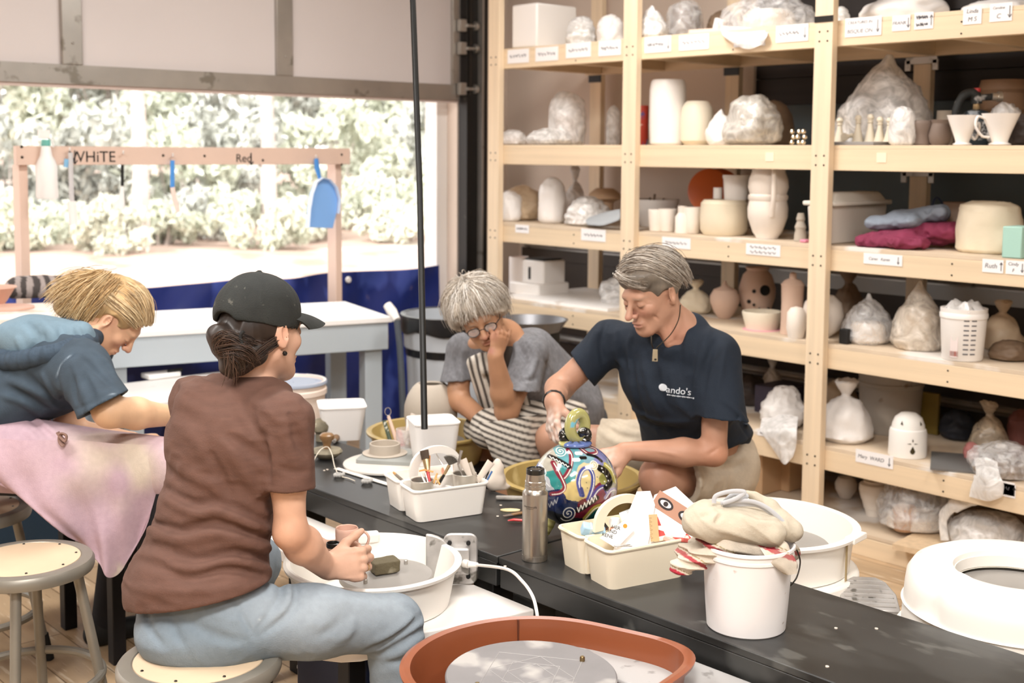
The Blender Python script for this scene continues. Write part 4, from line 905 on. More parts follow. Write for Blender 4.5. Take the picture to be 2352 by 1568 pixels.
# cord from the knob, ruler, twine rings
cord = mat('pale_cord', hx('E6DDCC'), .8)
pts = [lz(720, 1058, .03), lz(735, 1034, .06), lz(752, 1026, .05), lz(762, 1042, .035), lz(766, 1060, .02), lz(770, 1075, .006), lz(780, 1092, .004), lz(800, 1098, .003), lz(815, 1104, .003)]
o = MB().tube(spline(pts), .0016, 8).build('cutting_wire_cord', cord, None); tag(o, 'thin pale cord looping over the knobbed tamper onto the bench', 'cord')
a, c = lz(772, 1075, .002), lz(912, 1118, .002); d = (c-a); o = MB().box((0, 0, 0), (d.length, .022, .0025)).build('ruler', mat('pale_ruler', hx('D9D4CD'), .6), None, (a+c)/2, (0, 0, math.atan2(d.y, d.x)), bevel=.0008); tag(o, 'long pale ruler lying along the bench by the brush caddy', 'ruler')
for px, py, lb in ((779, 1091, 'grey coil of twine nearer the knobbed tamper'), (843, 1105, 'grey coil of twine beside the ruler')):
    P = lz(px, py, .006); b = MB()
    pts = [(.016*math.cos(k*PI/16)*(1+.08*math.sin(k*1.7)), .014*math.sin(k*PI/16), .003*math.sin(k*2.3)) for k in range(64)]
    o = b.tube([(x, y, z+.004*(k % 32)/32) for k, (x, y, z) in enumerate(pts)], .0042, 8).build('twine_coil', mat('grey_twine', hx('BDBBB6'), .9, bump=.5, bscale=300), None, P); tag(o, lb, 'twine', 'coils of twine on the bench')
# clay crumbs / chalk specks
for i, (px, py) in enumerate(((745, 1080), (752, 1078), (1150, 1160), (1143, 1185), (1900, 1530), (2013, 1443), (1920, 1442), (1160, 1300))):
    P = lz(px, py, .0015); o = MB().lathe([(0, -.0012), (.004, -.001), (.004, .001), (0, .0015)], 10).build('clay_crumb', clay_w, None, P); tag(o, 'tiny pale clay crumb on the black bench top', 'crumb', 'clay crumbs on the benches')
# ---------------- tote caddies
def caddy(label_, near, rz, m, w=.245, dd=.118, h=.098, dy=.127):
    t = thing('tote_caddy', label_, 'caddy', (near.x, near.y, BZ), rz, None)
    def bin_(cy, nm):
        o1 = rounded(w, dd, .022, 6, w/2, cy); n = len(o1); cx, cyy = w/2, cy; R_ = []
        for k, zz in ((.90, 0), (1, h-.008), (1.03, h-.008), (1.045, h-.004), (1.03, h), (.985, h), (.97, h-.006), (.88, .006)): R_.append([(cx+(x-cx)*k, cyy+(y-cyy)*(k if k < 1 else 1+(k-1)*1.5), zz) for x, y in o1])
        V = [p for r in R_ for p in r]; Fc = [(i*n+k, i*n+(k+1) % n, (i+1)*n+(k+1) % n, (i+1)*n+k) for i in range(7) for k in range(n)]+[tuple(range(n-1, -1, -1)), tuple(7*n+k for k in range(n))]
        return MB().add(V, Fc).build('bin', m, t)
    bin_(dd/2, 0); bin_(dd/2+dy, 1)
    # carrying wall with arched hand hole
    o_, i_ = [], []
    for k in range(25): a = PI*k/24; o_.append((w/2+w*.36*math.cos(a), h+.01+.088*math.sin(a)**.75)); i_.append((w/2+w*.25*math.cos(a), h+.012+.064*math.sin(a)**.8))
    ym = dy/2+dd/2; V = []
    for y in (ym-.006, ym+.006): V += [(x, y, z) for x, z in o_]+[(x, y, z) for x, z in i_]
    Fc = []; n = 25
    for k in range(24):
        Fc += [(k, k+1, n+k+1, n+k), (2*n+k, 3*n+k, 3*n+k+1, 2*n+k+1), (k, 2*n+k, 2*n+k+1, k+1), (n+k, n+k+1, 3*n+k+1, 3*n+k)]
    Fc += [(0, n, 3*n, 2*n), (n-1, 3*n-1, 4*n-1, 2*n-1)]
    b = MB().add(V, Fc); b.box((w/2, ym, h*.55), (w*.9, .012, h*.95)); b.build('handle', m, t)
    return t
P = lz(953, 1203); cdA = caddy('white tote caddy full of brushes and tin cans', P, math.radians(-14), white_pl)
P = lz(1397, 1360); cdB = caddy('cream tote caddy holding papers, sponge box and wooden ruler', P, math.radians(-13), cream_pl, .252, .12, .105, .13)
def cl(base, rz, x, y, z=.0): M = Matrix.Rotation(rz, 4, 'Z'); return Vector((base.x, base.y, BZ))+M@Vector((x, y, z))
def stick(name, label_, cat, a, c, parts, group=None, n=12, flat=1):
    """parts: (name, t0, t1, r0, r1, material) along a->c"""
    a = Vector(a); c = Vector(c); t = thing(name, label_, cat, a, 0, group)
    for nm, t0, t1, r0, r1, m, *fl in parts:
        MB().tube([a.lerp(c, t0)-a, a.lerp(c, (t0+t1)/2)-a, a.lerp(c, t1)-a], [r0, (r0+r1)/2, r1], n, flat=fl[0] if fl else 1, upv=(fw.x, fw.y, 0)).build(nm, m, t)
    return t
br_k = mat('dark_bristle', hx('4A3B2E'), .8, var=.3, vscale=60, stretch=(1, 1, .1)); br_o = mat('orange_handle', hx('E08A3C'), .4); ferr = mat('brass_ferrule', hx('C7AE86'), .3, .8); silver = mat('silver_ferrule', hx('C9C6C2'), .25, .9)
red_h = mat('red_lacquer', hx('C23A3A'), .3, coat=.4); black_h = mat('black_lacquer', hx('161513'), .3, coat=.4); blue_h = mat('blue_lacquer', hx('3E6FA8'), .3); tan_h = mat('raw_wood_handle', hx('C79A5E'), .5); peach = mat('peach_plastic', hx('EBA98A'), .4)
rA = math.radians(-14); PA = lz(953, 1203)
def A_(x, y, z): return cl(PA, rA, x, y, z)
def can(label_, x, y, r=.032, h=.075, z=.012):
    p = A_(x, y, z); t = thing('tin_can', label_, 'can', p, 0, 'open tin cans in the white caddy')
    MB().lathe([(0, 0), (r, 0), (r+.001, .002), (r, .005), (r, h*.35), (r-.0012, h*.38), (r, h*.41), (r-.0012, h*.45), (r, h*.48), (r, h*.9), (r+.0015, h-.001), (r, h), (r-.002, h-.002), (r-.002, .003), (0, .003)], 40).build('can_wall', tin, t)
can('open tin can holding wide brushes, left one in the caddy', .052, .066, .034, .10); can('open tin can holding metal tools, right one in the caddy', .192, .062, .036, .105)
def PD(px, py, D): return dep(px, py, D)
DA = (PA-CAM).dot(fw)
c1 = A_(.052, .066, .05); c2 = A_(.192, .062, .05); d1_ = (c1-CAM).dot(fw); d2_ = (c2-CAM).dot(fw)
stick('paint_brush', 'wide flat brush with dark brown bristles, upright in the left can', 'brush', PD(988, 1112, d1_), PD(974, 1034, d1_+.03), [('handle', 0, .42, .004, .0055, red_h), ('ferrule', .36, .76, .007, .011, ferr, .45), ('bristles', .74, 1, .0125, .0135, br_k, .5)], 'brushes in the caddy')
stick('paint_brush', 'orange handled tool upright behind the wide brush', 'brush', PD(984, 1110, d1_+.02), PD(985, 1046, d1_+.04), [('handle', 0, 1, .0035, .005, br_o)], 'brushes in the caddy')
t = stick('fan_brush', 'fan brush with black handle leaning right out of the left can', 'brush', PD(1008, 1112, d1_), PD(1032, 1068, d1_+.01), [('handle', 0, .5, .004, .0045, black_h), ('ferrule', .45, 1, .0035, .0055, ferr)])
a0 = PD(1032, 1068, d1_+.01)-t.location; b = MB()
for k in range(44):
    an = math.radians(-62+k*2.35); u = rt*math.sin(an+.5)+up*math.cos(an+.5); b.tube([a0, a0+u*.017+fw*.002*math.sin(k), a0+u*(.031+.003*math.sin(k*3.1))+fw*.003*math.sin(k*2)], [.0012, .0012, .0004], 5)
o = b.build('bristles', mat('fan_bristles', hx('5A544B'), .8, var=.4, vscale=90), t); o['kind'] = 'stuff'
for i, (x0, y0, x1, y1, m, lb) in enumerate(((978, 1112, 967, 1088, white_paint, 'white capped stick, leftmost in the left can'), (984, 1112, 977, 1086, silver, 'silver stick beside the white capped one'), (996, 1110, 1004, 1087, tan_h, 'raw wood stick in the left can'), (1002, 1110, 1014, 1092, ferr, 'short brass coloured stick in the left can'), (1010, 1112, 1000, 1094, tan_h, 'short wooden stick at the front of the left can'))):
    stick('tool_stick', lb, 'tool', PD(x0, y0, d1_-.005*i), PD(x1, y1, d1_+.01), [('shaft', 0, 1, .003, .0028, m)], 'sticks in the left can')
MB().tube([PD(962, 1083, d1_)+fw*.012, PD(975, 1080, d1_)+fw*.012, PD(995, 1085, d1_)+fw*.012], [.006, .0075, .006], 12, flat=.3).build('orange_scraper', br_o, None); tag(bpy.data.objects['orange_scraper'], 'orange plastic scraper lying across the left can', 'scraper')
for i, (x0, y0, x1, y1, r0, r1, fl, m, lb) in enumerate((
    (1068, 1108, 1052, 1068, .003, .0022, 1, silver, 'steel needle tool leaning left in the right can'),
    (1052, 1068, 1060, 1034, .003, .005, .4, silver, 'steel loop tool tip rising highest from the right can'),
    (1085, 1105, 1062, 1055, .006, .014, .35, clay_w, 'broad pale wooden spatula in the right can'),
    (1096, 1106, 1078, 1062, .004, .008, .4, clay_g, 'grey wooden modelling tool in the right can'),
    (1095, 1106, 1128, 1060, .008, .013, .3, clay_w, 'pale flat rib tilting right out of the right can'),
    (1098, 1108, 1089, 1076, .003, .003, 1, black_h, 'black handled pick in the right can'),
    (1110, 1106, 1122, 1072, .003, .0034, 1, silver, 'steel dental pick in the right can'),
    (1116, 1108, 1130, 1082, .0032, .0032, 1, blue_h, 'blue handled tool at the right of the right can'),
    (1104, 1108, 1112, 1080, .003, .003, 1, silver, 'steel ball stylus in the right can'))):
    stick('clay_tool', lb, 'tool', PD(x0, y0, d2_+.004*i-.012), PD(x1, y1, d2_+.006*i-.01), [('blade', 0, 1, r0, r1, m, fl)], 'tools in the right can')
dl = (A_(.03, .19, .08)-CAM).dot(fw)
stick('wooden_tool', 'grey brown wooden tool leaning left in the far bin', 'tool', PD(934, 1112, dl-.02), PD(903, 1084, dl-.04), [('shaft', 0, .85, .0055, .0045, mat('weathered_wood', hx('8F8578'), .7)), ('tip', .8, 1, .0045, .003, tan_h)])
stick('white_tool', 'slim white modelling tool leaning right in the far bin', 'tool', PD(937, 1110, dl-.01), PD(950, 1068, dl), [('shaft', 0, 1, .005, .0025, white_paint)])
p = A_(.12, .07, .014); t = thing('plastic_cup', 'small white plastic cup between the two tin cans', 'cup', p); MB().lathe([(0, 0), (.024, 0), (.029, .06), (.031, .061), (.031, .064), (.028, .064), (.023, .003), (0, .003)], 32).build('cup_wall', frosted, t)
for i, (px, py, m, lb) in enumerate(((1020, 1085, peach, 'peach plastic rib tilted in the far bin'), (1045, 1085, frosted, 'frosted plastic rib tilted in the far bin'))):
    q = PD(px, py, (A_(.12, .19, .1)-CAM).dot(fw)); o = MB().prism(rounded(.026, .07, .01), 0, .003).build('plastic_rib', m, None, q-Vector((0, 0, .02)), (1.3, .1, .6)); tag(o, lb, 'rib', 'plastic ribs in the white caddy')
# needles leaning between
stick('wire_tool', 'thin steel wire tool leaning left behind the fan brush', 'tool', PD(1018, 1070, dl), PD(992, 1025, dl+.02), [('wire', 0, 1, .0022, .001, silver)])
# torn lump of pale clay behind the caddy
P = lz(1140, 1125); s_ = SDF(.003); s_.ell((0, 0, .03), (.036, .03, .03)).ell((.004, .0, .06), (.02, .022, .035), k=.02).cap((0, 0, .07), (.006, 0, .095), .012, .007, k=.02).cap((.02, -.01, .012), (.046, -.015, .008), .014, .005, k=.015).noise(.005, 38, 3).plane((0, 0, .001), (0, 0, -1))
o = s_.build('clay_lump', clay_w, None, loc=(P.x, P.y, BZ)); tag(o, 'torn peaked lump of pale clay right of the white caddy', 'clay')
# ---------------- flask
P = onz(1228, 1284, BZ); t = thing('vacuum_flask', 'brushed steel vacuum flask with black cap ring standing on the nearer bench', 'flask', (P.x, P.y, BZ)); steel = mat('brushed_steel', hx('B9B2A8'), .3, .95, var=.06, vscale=30, stretch=(1, 1, .02), bump=.08, bscale=200)
MB().lathe([(0, 0), (.033, 0), (.0345, .002), (.0345, .016), (.0338, .0165), (.0338, .0175), (.0345, .018), (.0345, .182), (.034, .187), (.0275, .196), (.0275, .2)], 64).build('flask_body', steel, t)
MB().lathe([(.0265, .199), (.0285, .2), (.0285, .206), (.0265, .207), (.0265, .2105), (.028, .211), (.028, .217), (.0262, .219), (.0245, .236), (.0245, .238), (0, .238)], 64).build('cup', steel, t)
MB().lathe([(.0235, .236), (.0248, .237), (.0248, .2495), (.0235, .251), (.0205, .2515), (.0195, .249), (0, .249)], 64).build('cap_ring', black_h, t)
M_t = Matrix.Rotation(math.atan2(-fw.y, -fw.x)-.62, 4, 'Z')
for tx, sz, z in (('thermocafé', .0085, .153), ('BY THERMOS', .0034, .1475)):
    me = text('printed_logo', tx, sz, black_h, t, (0, 0, 0)).data
    for v in me.vertices: x, y, zz = v.co; an = x/.0346; v.co = (.0347*math.cos(an), .0347*math.sin(an), y+z)
    ob = [q for q in t.children if q.data is me][0]; ob.rotation_euler = (0, 0, math.atan2(-fw.y, -fw.x)-.45)
# ---------------- loose tools left of the flask
o = MB().prism([(-.05, -.006), (0, -.011), (.05, -.008), (.055, .002), (0, .009), (-.05, .006)], 0, .012).build('folded_rag', mat('grey_rag', hx('A8A29A'), .9, var=.4, vscale=30), None, lz(1175, 1147), (0, 0, -.75), bevel=.004); tag(o, 'small folded grey rag beside the flask', 'rag')
o = MB().prism(circ(.018, 32, 1.7, .75), 0, .003).build('wooden_rib', mat('yellow_wood', hx('EBD9A6'), .5), None, lz(1172, 1172), (0, 0, -.75)); tag(o, 'oval yellow wooden rib beside the flask', 'rib')
t = thing('metal_scraper', 'small steel scraper with wooden grip beside the flask', 'scraper', lz(1176, 1182, .003), math.radians(-10)); MB().prism([(-.03, -.006), (.0, -.009), (.0, .009), (-.03, .006)], 0, .0015).build('blade', silver, t); MB().box((.02, 0, .001), (.04, .014, .006)).build('handle', wood_d, t, bevel=.002)
o = MB().tube([(-.028, 0, .006), (-.01, 0, .009), (.02, 0, .007), (.04, 0, .006)], [.003, .008, .007, .006], 14, flat=.5).build('red_tool', red_h, None, lz(1188, 1200), (0, 0, -.75)); tag(o, 'red plastic tool with pointed tip beside the flask', 'tool')
# ================================================================== painted jar with ring handle
def attrm(name, rough=.2, coat=.6, bump=0): return mat(name, (.5, .5, .5), rough, attr='Col', coat=coat, bump=bump)
glaze = attrm('painted_glaze', .16, .8)
PC = dep(1320, 1112, 3.52); PR = .1215
t = thing('painted_jar', 'round jar painted with bright swirls, ring handled lid and twisted feet', 'jar', (PC.x, PC.y, BZ))
cz = PC.z-BZ; N1, N2 = 420, 210
TH = np.linspace(0, 2*PI, N1, endpoint=False); PH = np.linspace(.10, PI-.02, N2)
P_, T_ = np.meshgrid(PH, TH, indexing='ij'); base = math.atan2(-fw.y, -fw.x)
V = np.stack([PR*np.sin(P_)*np.cos(T_), PR*np.sin(P_)*np.sin(T_), cz+PR*np.cos(P_)*.985], -1).reshape(-1, 3)
# surface chart seen from the front, in jar radii: a to the right, b up; mirrored round the back
az = ((T_-base-.12+PI) % (2*PI)-PI); A_x = (np.sin(np.clip(az, -PI/2, PI/2))*np.sin(P_)).ravel(); back = (np.abs(az) > PI/2).ravel(); A_y = (np.cos(P_+.0)*.95-np.sin(P_)*np.cos(az)*.30).ravel()
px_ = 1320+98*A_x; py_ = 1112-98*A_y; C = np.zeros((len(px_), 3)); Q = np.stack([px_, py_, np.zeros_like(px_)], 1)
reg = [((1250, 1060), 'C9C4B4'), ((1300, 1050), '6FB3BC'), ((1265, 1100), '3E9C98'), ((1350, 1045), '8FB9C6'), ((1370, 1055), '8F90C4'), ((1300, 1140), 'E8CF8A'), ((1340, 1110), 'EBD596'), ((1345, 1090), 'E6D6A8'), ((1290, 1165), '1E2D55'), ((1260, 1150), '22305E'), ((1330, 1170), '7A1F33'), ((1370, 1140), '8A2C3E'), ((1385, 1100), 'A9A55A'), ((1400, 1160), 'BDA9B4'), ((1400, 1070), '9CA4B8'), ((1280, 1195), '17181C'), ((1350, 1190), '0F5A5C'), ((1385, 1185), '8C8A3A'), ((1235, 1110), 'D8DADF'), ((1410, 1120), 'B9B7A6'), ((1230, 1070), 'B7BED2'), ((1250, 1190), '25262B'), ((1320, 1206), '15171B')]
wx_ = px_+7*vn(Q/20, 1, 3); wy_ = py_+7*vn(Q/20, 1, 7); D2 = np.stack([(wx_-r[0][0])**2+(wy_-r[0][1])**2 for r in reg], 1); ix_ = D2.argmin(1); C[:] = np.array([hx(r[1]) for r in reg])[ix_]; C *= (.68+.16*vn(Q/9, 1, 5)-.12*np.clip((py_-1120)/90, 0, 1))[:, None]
def band(pts, w, col, soft=.6):
    pl = np.array([list(q)+[0] for q in pts], float); d = np.full(len(Q), 1e9)
    for a_, b_ in zip(pl, pl[1:]): tt = seg_t(Q, a_, b_); d = np.minimum(d, np.linalg.norm(Q-(a_+tt[:, None]*(b_-a_)), axis=1))
    m = 1/(1+np.exp((d-w)/soft*2)); C[:] = C*(1-m[:, None])+np.array(hx(col))*m[:, None]
def cv(p, n=8): return [(q.x, q.y) for q in spline([Vector((x, y, 0)) for x, y in p], n)]
def spir(cx, cy, r, n=2.4, s=1): return [(cx+r*(k/40)*math.cos(s*2*PI*n*k/40), cy+r*(k/40)*math.sin(s*2*PI*n*k/40)) for k in range(41)]
for p, w, c1_, lw_ in ((((1262, 1064), (1270, 1090), (1280, 1100), (1296, 1078), (1302, 1050), (1298, 1036)), 5, '7A2436', 1), (((1262, 1064), (1274, 1095), (1282, 1120), (1272, 1132), (1255, 1134)), 4.5, '7A2436', 1), (((1326, 1032), (1342, 1046), (1362, 1044), (1364, 1034), (1350, 1028), (1338, 1030)), 4.5, '7A2436', 1), (((1318, 1138), (1312, 1110), (1322, 1085), (1338, 1080), (1346, 1096), (1344, 1120), (1334, 1148)), 5, '3C4487', 1), (((1322, 1140), (1318, 1125)), 4, '2B3570', 0), (((1340, 1150), (1356, 1128), (1372, 1122), (1380, 1134)), 5, '4A3F80', 1), (((1376, 1146), (1390, 1130), (1406, 1128), (1408, 1140)), 4, '9C92B4', 1), (((1330, 1190), (1350, 1168), (1372, 1164), (1386, 1178)), 4.5, '9A8E38', 1), (((1240, 1035), (1234, 1055), (1230, 1075)), 3.5, '7C86BE', 0), (((1365, 1080), (1380, 1090), (1388, 1110), (1378, 1124)), 8, '111112', 0), (((1258, 1048), (1275, 1060), (1295, 1076)), 5, '121214', 0), (((1340, 1048), (1360, 1054), (1372, 1064)), 3.5, '121214', 0), (((1312, 1172), (1330, 1162), (1354, 1146)), 6, '131214', 0), (((1380, 1070), (1396, 1085), (1404, 1110)), 4, 'B6AE50', 1)):
    q = cv(p); band(q, w, c1_); 
    if lw_: band([(x+1.5, y+1.5) for x, y in q], .9, 'EFEBDD', .35)
for p in (spir(1282, 1038, 13), spir(1350, 1072, 12), spir(1292, 1178, 17), spir(1393, 1152, 9)): band(p, .8, 'E9E6DC', .35)
band([(1258+3*k, 1050+2.2*k+(2 if k % 2 else -2)) for k in range(13)], .7, 'F2F0EA', .3); band([(1310+4*k, 1172-2.6*k+(6 if k % 2 else -6)) for k in range(12)], .9, 'F3F0E6', .35); band(cv(((1236, 1060), (1246, 1085), (1240, 1100), (1252, 1118))), .7, 'E8ECE8', .3); band([(1250+3*k, 1160-k*2+(5 if k % 2 else -5)) for k in range(7)], .6, 'B9B9B9', .3); band([(1390+2*k, 1060+6*k+(4 if k % 2 else -4)) for k in range(9)], .7, 'E8E4B8', .3)
for k, (x, y) in enumerate(((1320, 1045), (1328, 1056), (1312, 1060))): band([(x-5, y), (x+5, y)], 4, ('F4F2EC', '111111')[k % 2], .4)
for x, y in ((1372, 1088), (1380, 1098), (1384, 1108), (1374, 1110), (1370, 1080), (1378, 1118)): band([(x, y), (x+.1, y)], 1.5, 'F4F2EC', .4)
for x, y in ((1330, 1112), (1338, 1130), (1356, 1100), (1366, 1090), (1350, 1120), (1332, 1124)): band([(x, y), (x+.1, y)], 1.1, '1A1A22', .4)
Fc = [(i*N1+k, i*N1+(k+1) % N1, (i+1)*N1+(k+1) % N1, (i+1)*N1+k) for i in range(N2-1) for k in range(N1)]+[tuple(range(N1-1, -1, -1)), tuple((N2-1)*N1+k for k in range(N1))]
def colored(name, V, Fc, C, m, parent=None, wparent=None, loc=(0, 0, 0)):
    me = bpy.data.meshes.new(name); me.from_pydata([tuple(v) for v in V], [], Fc); a = me.color_attributes.new('Col', 'FLOAT_COLOR', 'POINT'); c = np.ones((len(V), 4)); c[:, :3] = C; a.data.foreach_set('color', c.ravel()); me.materials.append(m); me.shade_smooth(); return link(name, me, parent, loc, wparent=wparent)
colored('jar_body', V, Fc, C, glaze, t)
def dots(V, n, r, seed, base_, dot):
    rs = np.random.RandomState(seed); c = V[rs.randint(0, len(V), n)]; d = np.min(np.linalg.norm(V[:, None]-c[None], axis=2), 1); m = (d < r)[:, None]; return np.where(m, np.array(hx(dot)), np.array(hx(base_)))
zt = cz+PR*.975; ld = MB().lathe([(0, zt-.004), (.046, zt-.003), (.0475, zt+.002), (.044, zt+.006), (.02, zt+.010), (0, zt+.011)], 72); Vl = np.array(ld.v); an = np.arctan2(Vl[:, 1], Vl[:, 0]); Cl = np.where((np.sin(an*9) > .2)[:, None] & (np.hypot(Vl[:, 0], Vl[:, 1]) < .04)[:, None], np.array(hx('15151A')), np.where((an > 1)[:, None], np.array(hx('B9B46A')), np.array(hx('5C6FA6')))); lid = colored('lid', Vl, ld.f, Cl, glaze, t)
r_dir = Vector((rt.x, rt.y, 0)); f_dir = Vector((fw.x, fw.y, 0)).normalized(); ring = MB(); ax_ = (r_dir*.8+f_dir*.6).normalized(); ring.tube([Vector((0, 0, zt+.050))+ax_*.027*math.sin(a_)*1.0+Vector((0, 0, 1))*.035*math.cos(a_)+r_dir*.006 for a_ in [k*2*PI/48 for k in range(48)]], .0165, 24, close=True)
Vr = np.array(ring.v); colored('ring_handle', Vr, ring.f, dots(Vr, 9, .0085, 3, 'A6A266', '6FB3C6'), glaze, wparent=lid) if False else colored('ring_handle', Vr, ring.f, dots(Vr, 9, .0085, 3, 'A6A266', '6FB3C6'), glaze, lid)
for q, dx in ((0, -1), (1, 1)):
    b_ = MB().tube(spline([r_dir*(.010*dx)+Vector((0, 0, zt+.022)), r_dir*(.022*dx)+Vector((0, 0, zt+.038))-f_dir*.012, r_dir*(.034*dx)+Vector((0, 0, zt+.030)), r_dir*(.034*dx)+Vector((0, 0, zt+.014)), r_dir*(.02*dx)+Vector((0, 0, zt+.008))]), [.008]+[.0115]*31+[.008], 18); Vb = np.array(b_.v); colored('side_curl', Vb, b_.f, dots(Vb, 46, .0018, 5+q, '0F0F10', 'F2F0EA'), glaze, lid)
for k, (px, py) in enumerate(((1300, 1236), (1388, 1215), (1330, 1190))):
    e = onz(px, py, BZ)-Vector((PC.x, PC.y, BZ)); a_ = math.atan2(e.y, e.x); q = .062; c0 = Vector((math.cos(a_)*q, math.sin(a_)*q, cz-PR*.82)); b_ = MB(); b_.tube([c0+Vector((math.cos(a_)*.002*j, math.sin(a_)*.002*j, -j*(c0.z-.002)/9)) for j in range(10)], [.013, .014, .0132, .012, .0112, .0098, .0085, .0068, .005, .002], 20); Vb = np.array(b_.v); sp = np.sin(np.arctan2(Vb[:, 1]-c0.y, Vb[:, 0]-c0.x)*1+Vb[:, 2]*330); Vb[:, :2] = np.array(c0[:2])+(Vb[:, :2]-np.array(c0[:2]))*(1+.12*sp)[:, None]; colored('twisted_foot', Vb, b_.f, np.where((sp > .3)[:, None], np.array(hx('A9A556')), np.array(hx('D8D38C'))), glaze, t)
# ================================================================== contents of the cream caddy
rB = math.radians(-13); PBc = lz(1397, 1360)
def B_(x, y, z): return cl(PBc, rB, x, y, z)
def tilted(name, label_, cat, poly, th, px, py, d, m, yaw=0, pitch=-.25, roll=0, bevel=.0):
    """flat upright thing whose face looks roughly at the room's middle"""
    o = MB().prism(poly, -th/2, th/2).build(name, m, None, dep(px, py, d), bevel=bevel); M_ = Matrix(((rt.x, up.x, -fw.x), (rt.y, up.y, -fw.y), (rt.z, up.z, -fw.z)))@Euler((pitch, yaw, roll)).to_matrix(); o.rotation_euler = M_.to_euler(); return tag(o, label_, cat) if label_ else o
dB = (B_(.12, .08, .1)-CAM).dot(fw); R4 = lambda w, h, r=.004: rounded(w, h, r, 3)
pap = mat('white_card', hx('F0ECEA'), .5)
tilted('folded_sheet', 'tall white folded sheet leaning in the cream caddy', 'paper', [(-.055, -.075), (.03, -.085), (.045, .05), (.03, .085), (-.005, .08)], .0015, 1462, 1200, dB, pap, roll=-.1)
o = tilted('makeup_card', 'white card printed with two made up eyes and red patches', 'card', [(-.075, -.07), (.085, -.07), (.085, .04), (.02, .095), (-.035, .07)], .0012, 1532, 1200, dB+.015, pap, roll=-.06)
M_ = Matrix(((1, 0, 0, 0), (0, 1, 0, 0), (0, 0, 1, 0), (0, 0, 0, 1)))
def on(o, name, poly, m, x, y, r=0, z=.0009): return MB().prism(poly, 0, .0006, M=Matrix.Translation((x, y, z))@Matrix.Rotation(r, 4, 'Z')).build(name, m, o)
skp = mat('print_skin', hx('B98A72'), .5); redp = mat('print_red', hx('C2453F'), .5); darkp = mat('print_dark', hx('2A1F1E'), .5); whp = mat('print_eye_white', hx('E6DEDC'), .4)
on(o, 'photo_strip', R4(.125, .045, .001), skp, .022, .032, -.52)
for k in (-1, 1):
    cx, cy = .022+k*.031*math.cos(-.52), .032+k*.031*math.sin(-.52)
    on(o, 'printed_eye', circ(.022, 24, 1, .62), darkp, cx, cy, -.52, .0016); on(o, 'printed_eye', circ(.016, 24, 1, .5), whp, cx, cy, -.52, .0023); on(o, 'printed_eye', circ(.0065, 18), darkp, cx, cy, -.52, .003)
on(o, 'red_patch', [(-.03, -.012), (.02, -.008), (.01, .014), (-.012, .018)], redp, -.035, .0); on(o, 'red_patch', circ(.016, 7), redp, -.018, -.035); on(o, 'red_patch', [(-.012, -.01), (.014, -.004), (-.004, .012)], redp, .055, -.035)
tilted('handwritten_card', 'pale card with an orange dot and marker writing, at the handle', 'card', [(-.03, -.03), (.02, -.035), (.045, .03), (.012, .04)], .0012, 1412, 1222, dB-.03, pap, roll=-.45)
o = [q for q in COL.objects if q.name.startswith('handwritten_card')][-1]; on(o, 'orange_dot', circ(.0055, 20), mat('dot_orange', hx('D9922E'), .5), .018, .026)
for k, tx in enumerate(('HER', 'AND', 'RENE')): text('handwriting', tx, .0125, ink_k, o, (-.002-.006*k, .012-.014*k, .0008), (0, 0, .2))
t = tilted('wooden_ruler', 'short wooden ruler standing in the cream caddy', 'ruler', R4(.022, .068, .001), .003, 1502, 1212, dB-.035, mat('ruler_wood', hx('D3A878'), .45), roll=.06)
strokes('tick_mark', [[(-.010, -.03+k*.005), (-.010+(.006 if k % 2 else .003), -.03+k*.005)] for k in range(12)], .0006, ink_k, Matrix.Translation((0, 0, .0015)), parent=t)
t = thing('sponge_box', 'pale blue wrapped sponge block in the far bin of the cream caddy', 'sponge', dep(1362, 1218, dB+.02), (.35, .25, -.6)); MB().box((0, 0, 0), (.062, .028, .028)).build('block', mat('pale_blue_sponge', hx('A9CBE0'), .6), t, bevel=.004); MB().box((-.008, 0, 0), (.008, .0295, .0295)).build('wrapper_band', mat('clear_band', hx('BFD0D6'), .2), t, bevel=.002)
stick('black_pen', 'glossy black pen case leaning in the far bin', 'case', dep(1393, 1215, dB+.03), dep(1374, 1190, dB+.05), [('body', 0, .95, .008, .0075, black_h), ('clip', .9, 1, .006, .004, silver)])
t = thing('paint_bottle', 'white round capped bottle beside the caddy handle', 'bottle', dep(1412, 1215, dB+.06)); MB().lathe([(0, -.02), (.014, -.02), (.014, .0), (.008, .008)], 24).build('bottle_body', peach, t); MB().lathe([(.008, .006), (.0145, .01), (.0155, .022), (.012, .030), (0, .031)], 24).build('bottle_cap', white_paint, t)
t = thing('clear_bottle', 'clear plastic bottle lying behind the caddy handle', 'bottle', dep(1452, 1185, dB+.06), (1.2, .1, .8)); MB().lathe([(0, -.03), (.02, -.03), (.021, .01), (.012, .024), (.008, .03), (0, .03)], 24).build('bottle_body', plastic_film('clear_plastic', (.8, .86, .9), .45), t); MB().lathe([(0, .029), (.009, .029), (.009, .04), (0, .04)], 20).build('bottle_cap', mat('pale_blue_cap', hx('9FB0E0'), .4), t)
t = thing('scissors', 'steel scissors tips lying at the front of the cream caddy', 'scissors', B_(.06, .03, .1), (0, .1, -.3)); MB().tube([(-.02, 0, 0), (.0, .002, .001), (.03, .001, 0)], [.003, .004, .002], 8, flat=.5).tube([(-.02, .006, 0), (.0, .004, .002), (.028, .008, .002)], [.003, .004, .002], 8, flat=.5).build('blade', silver, t)
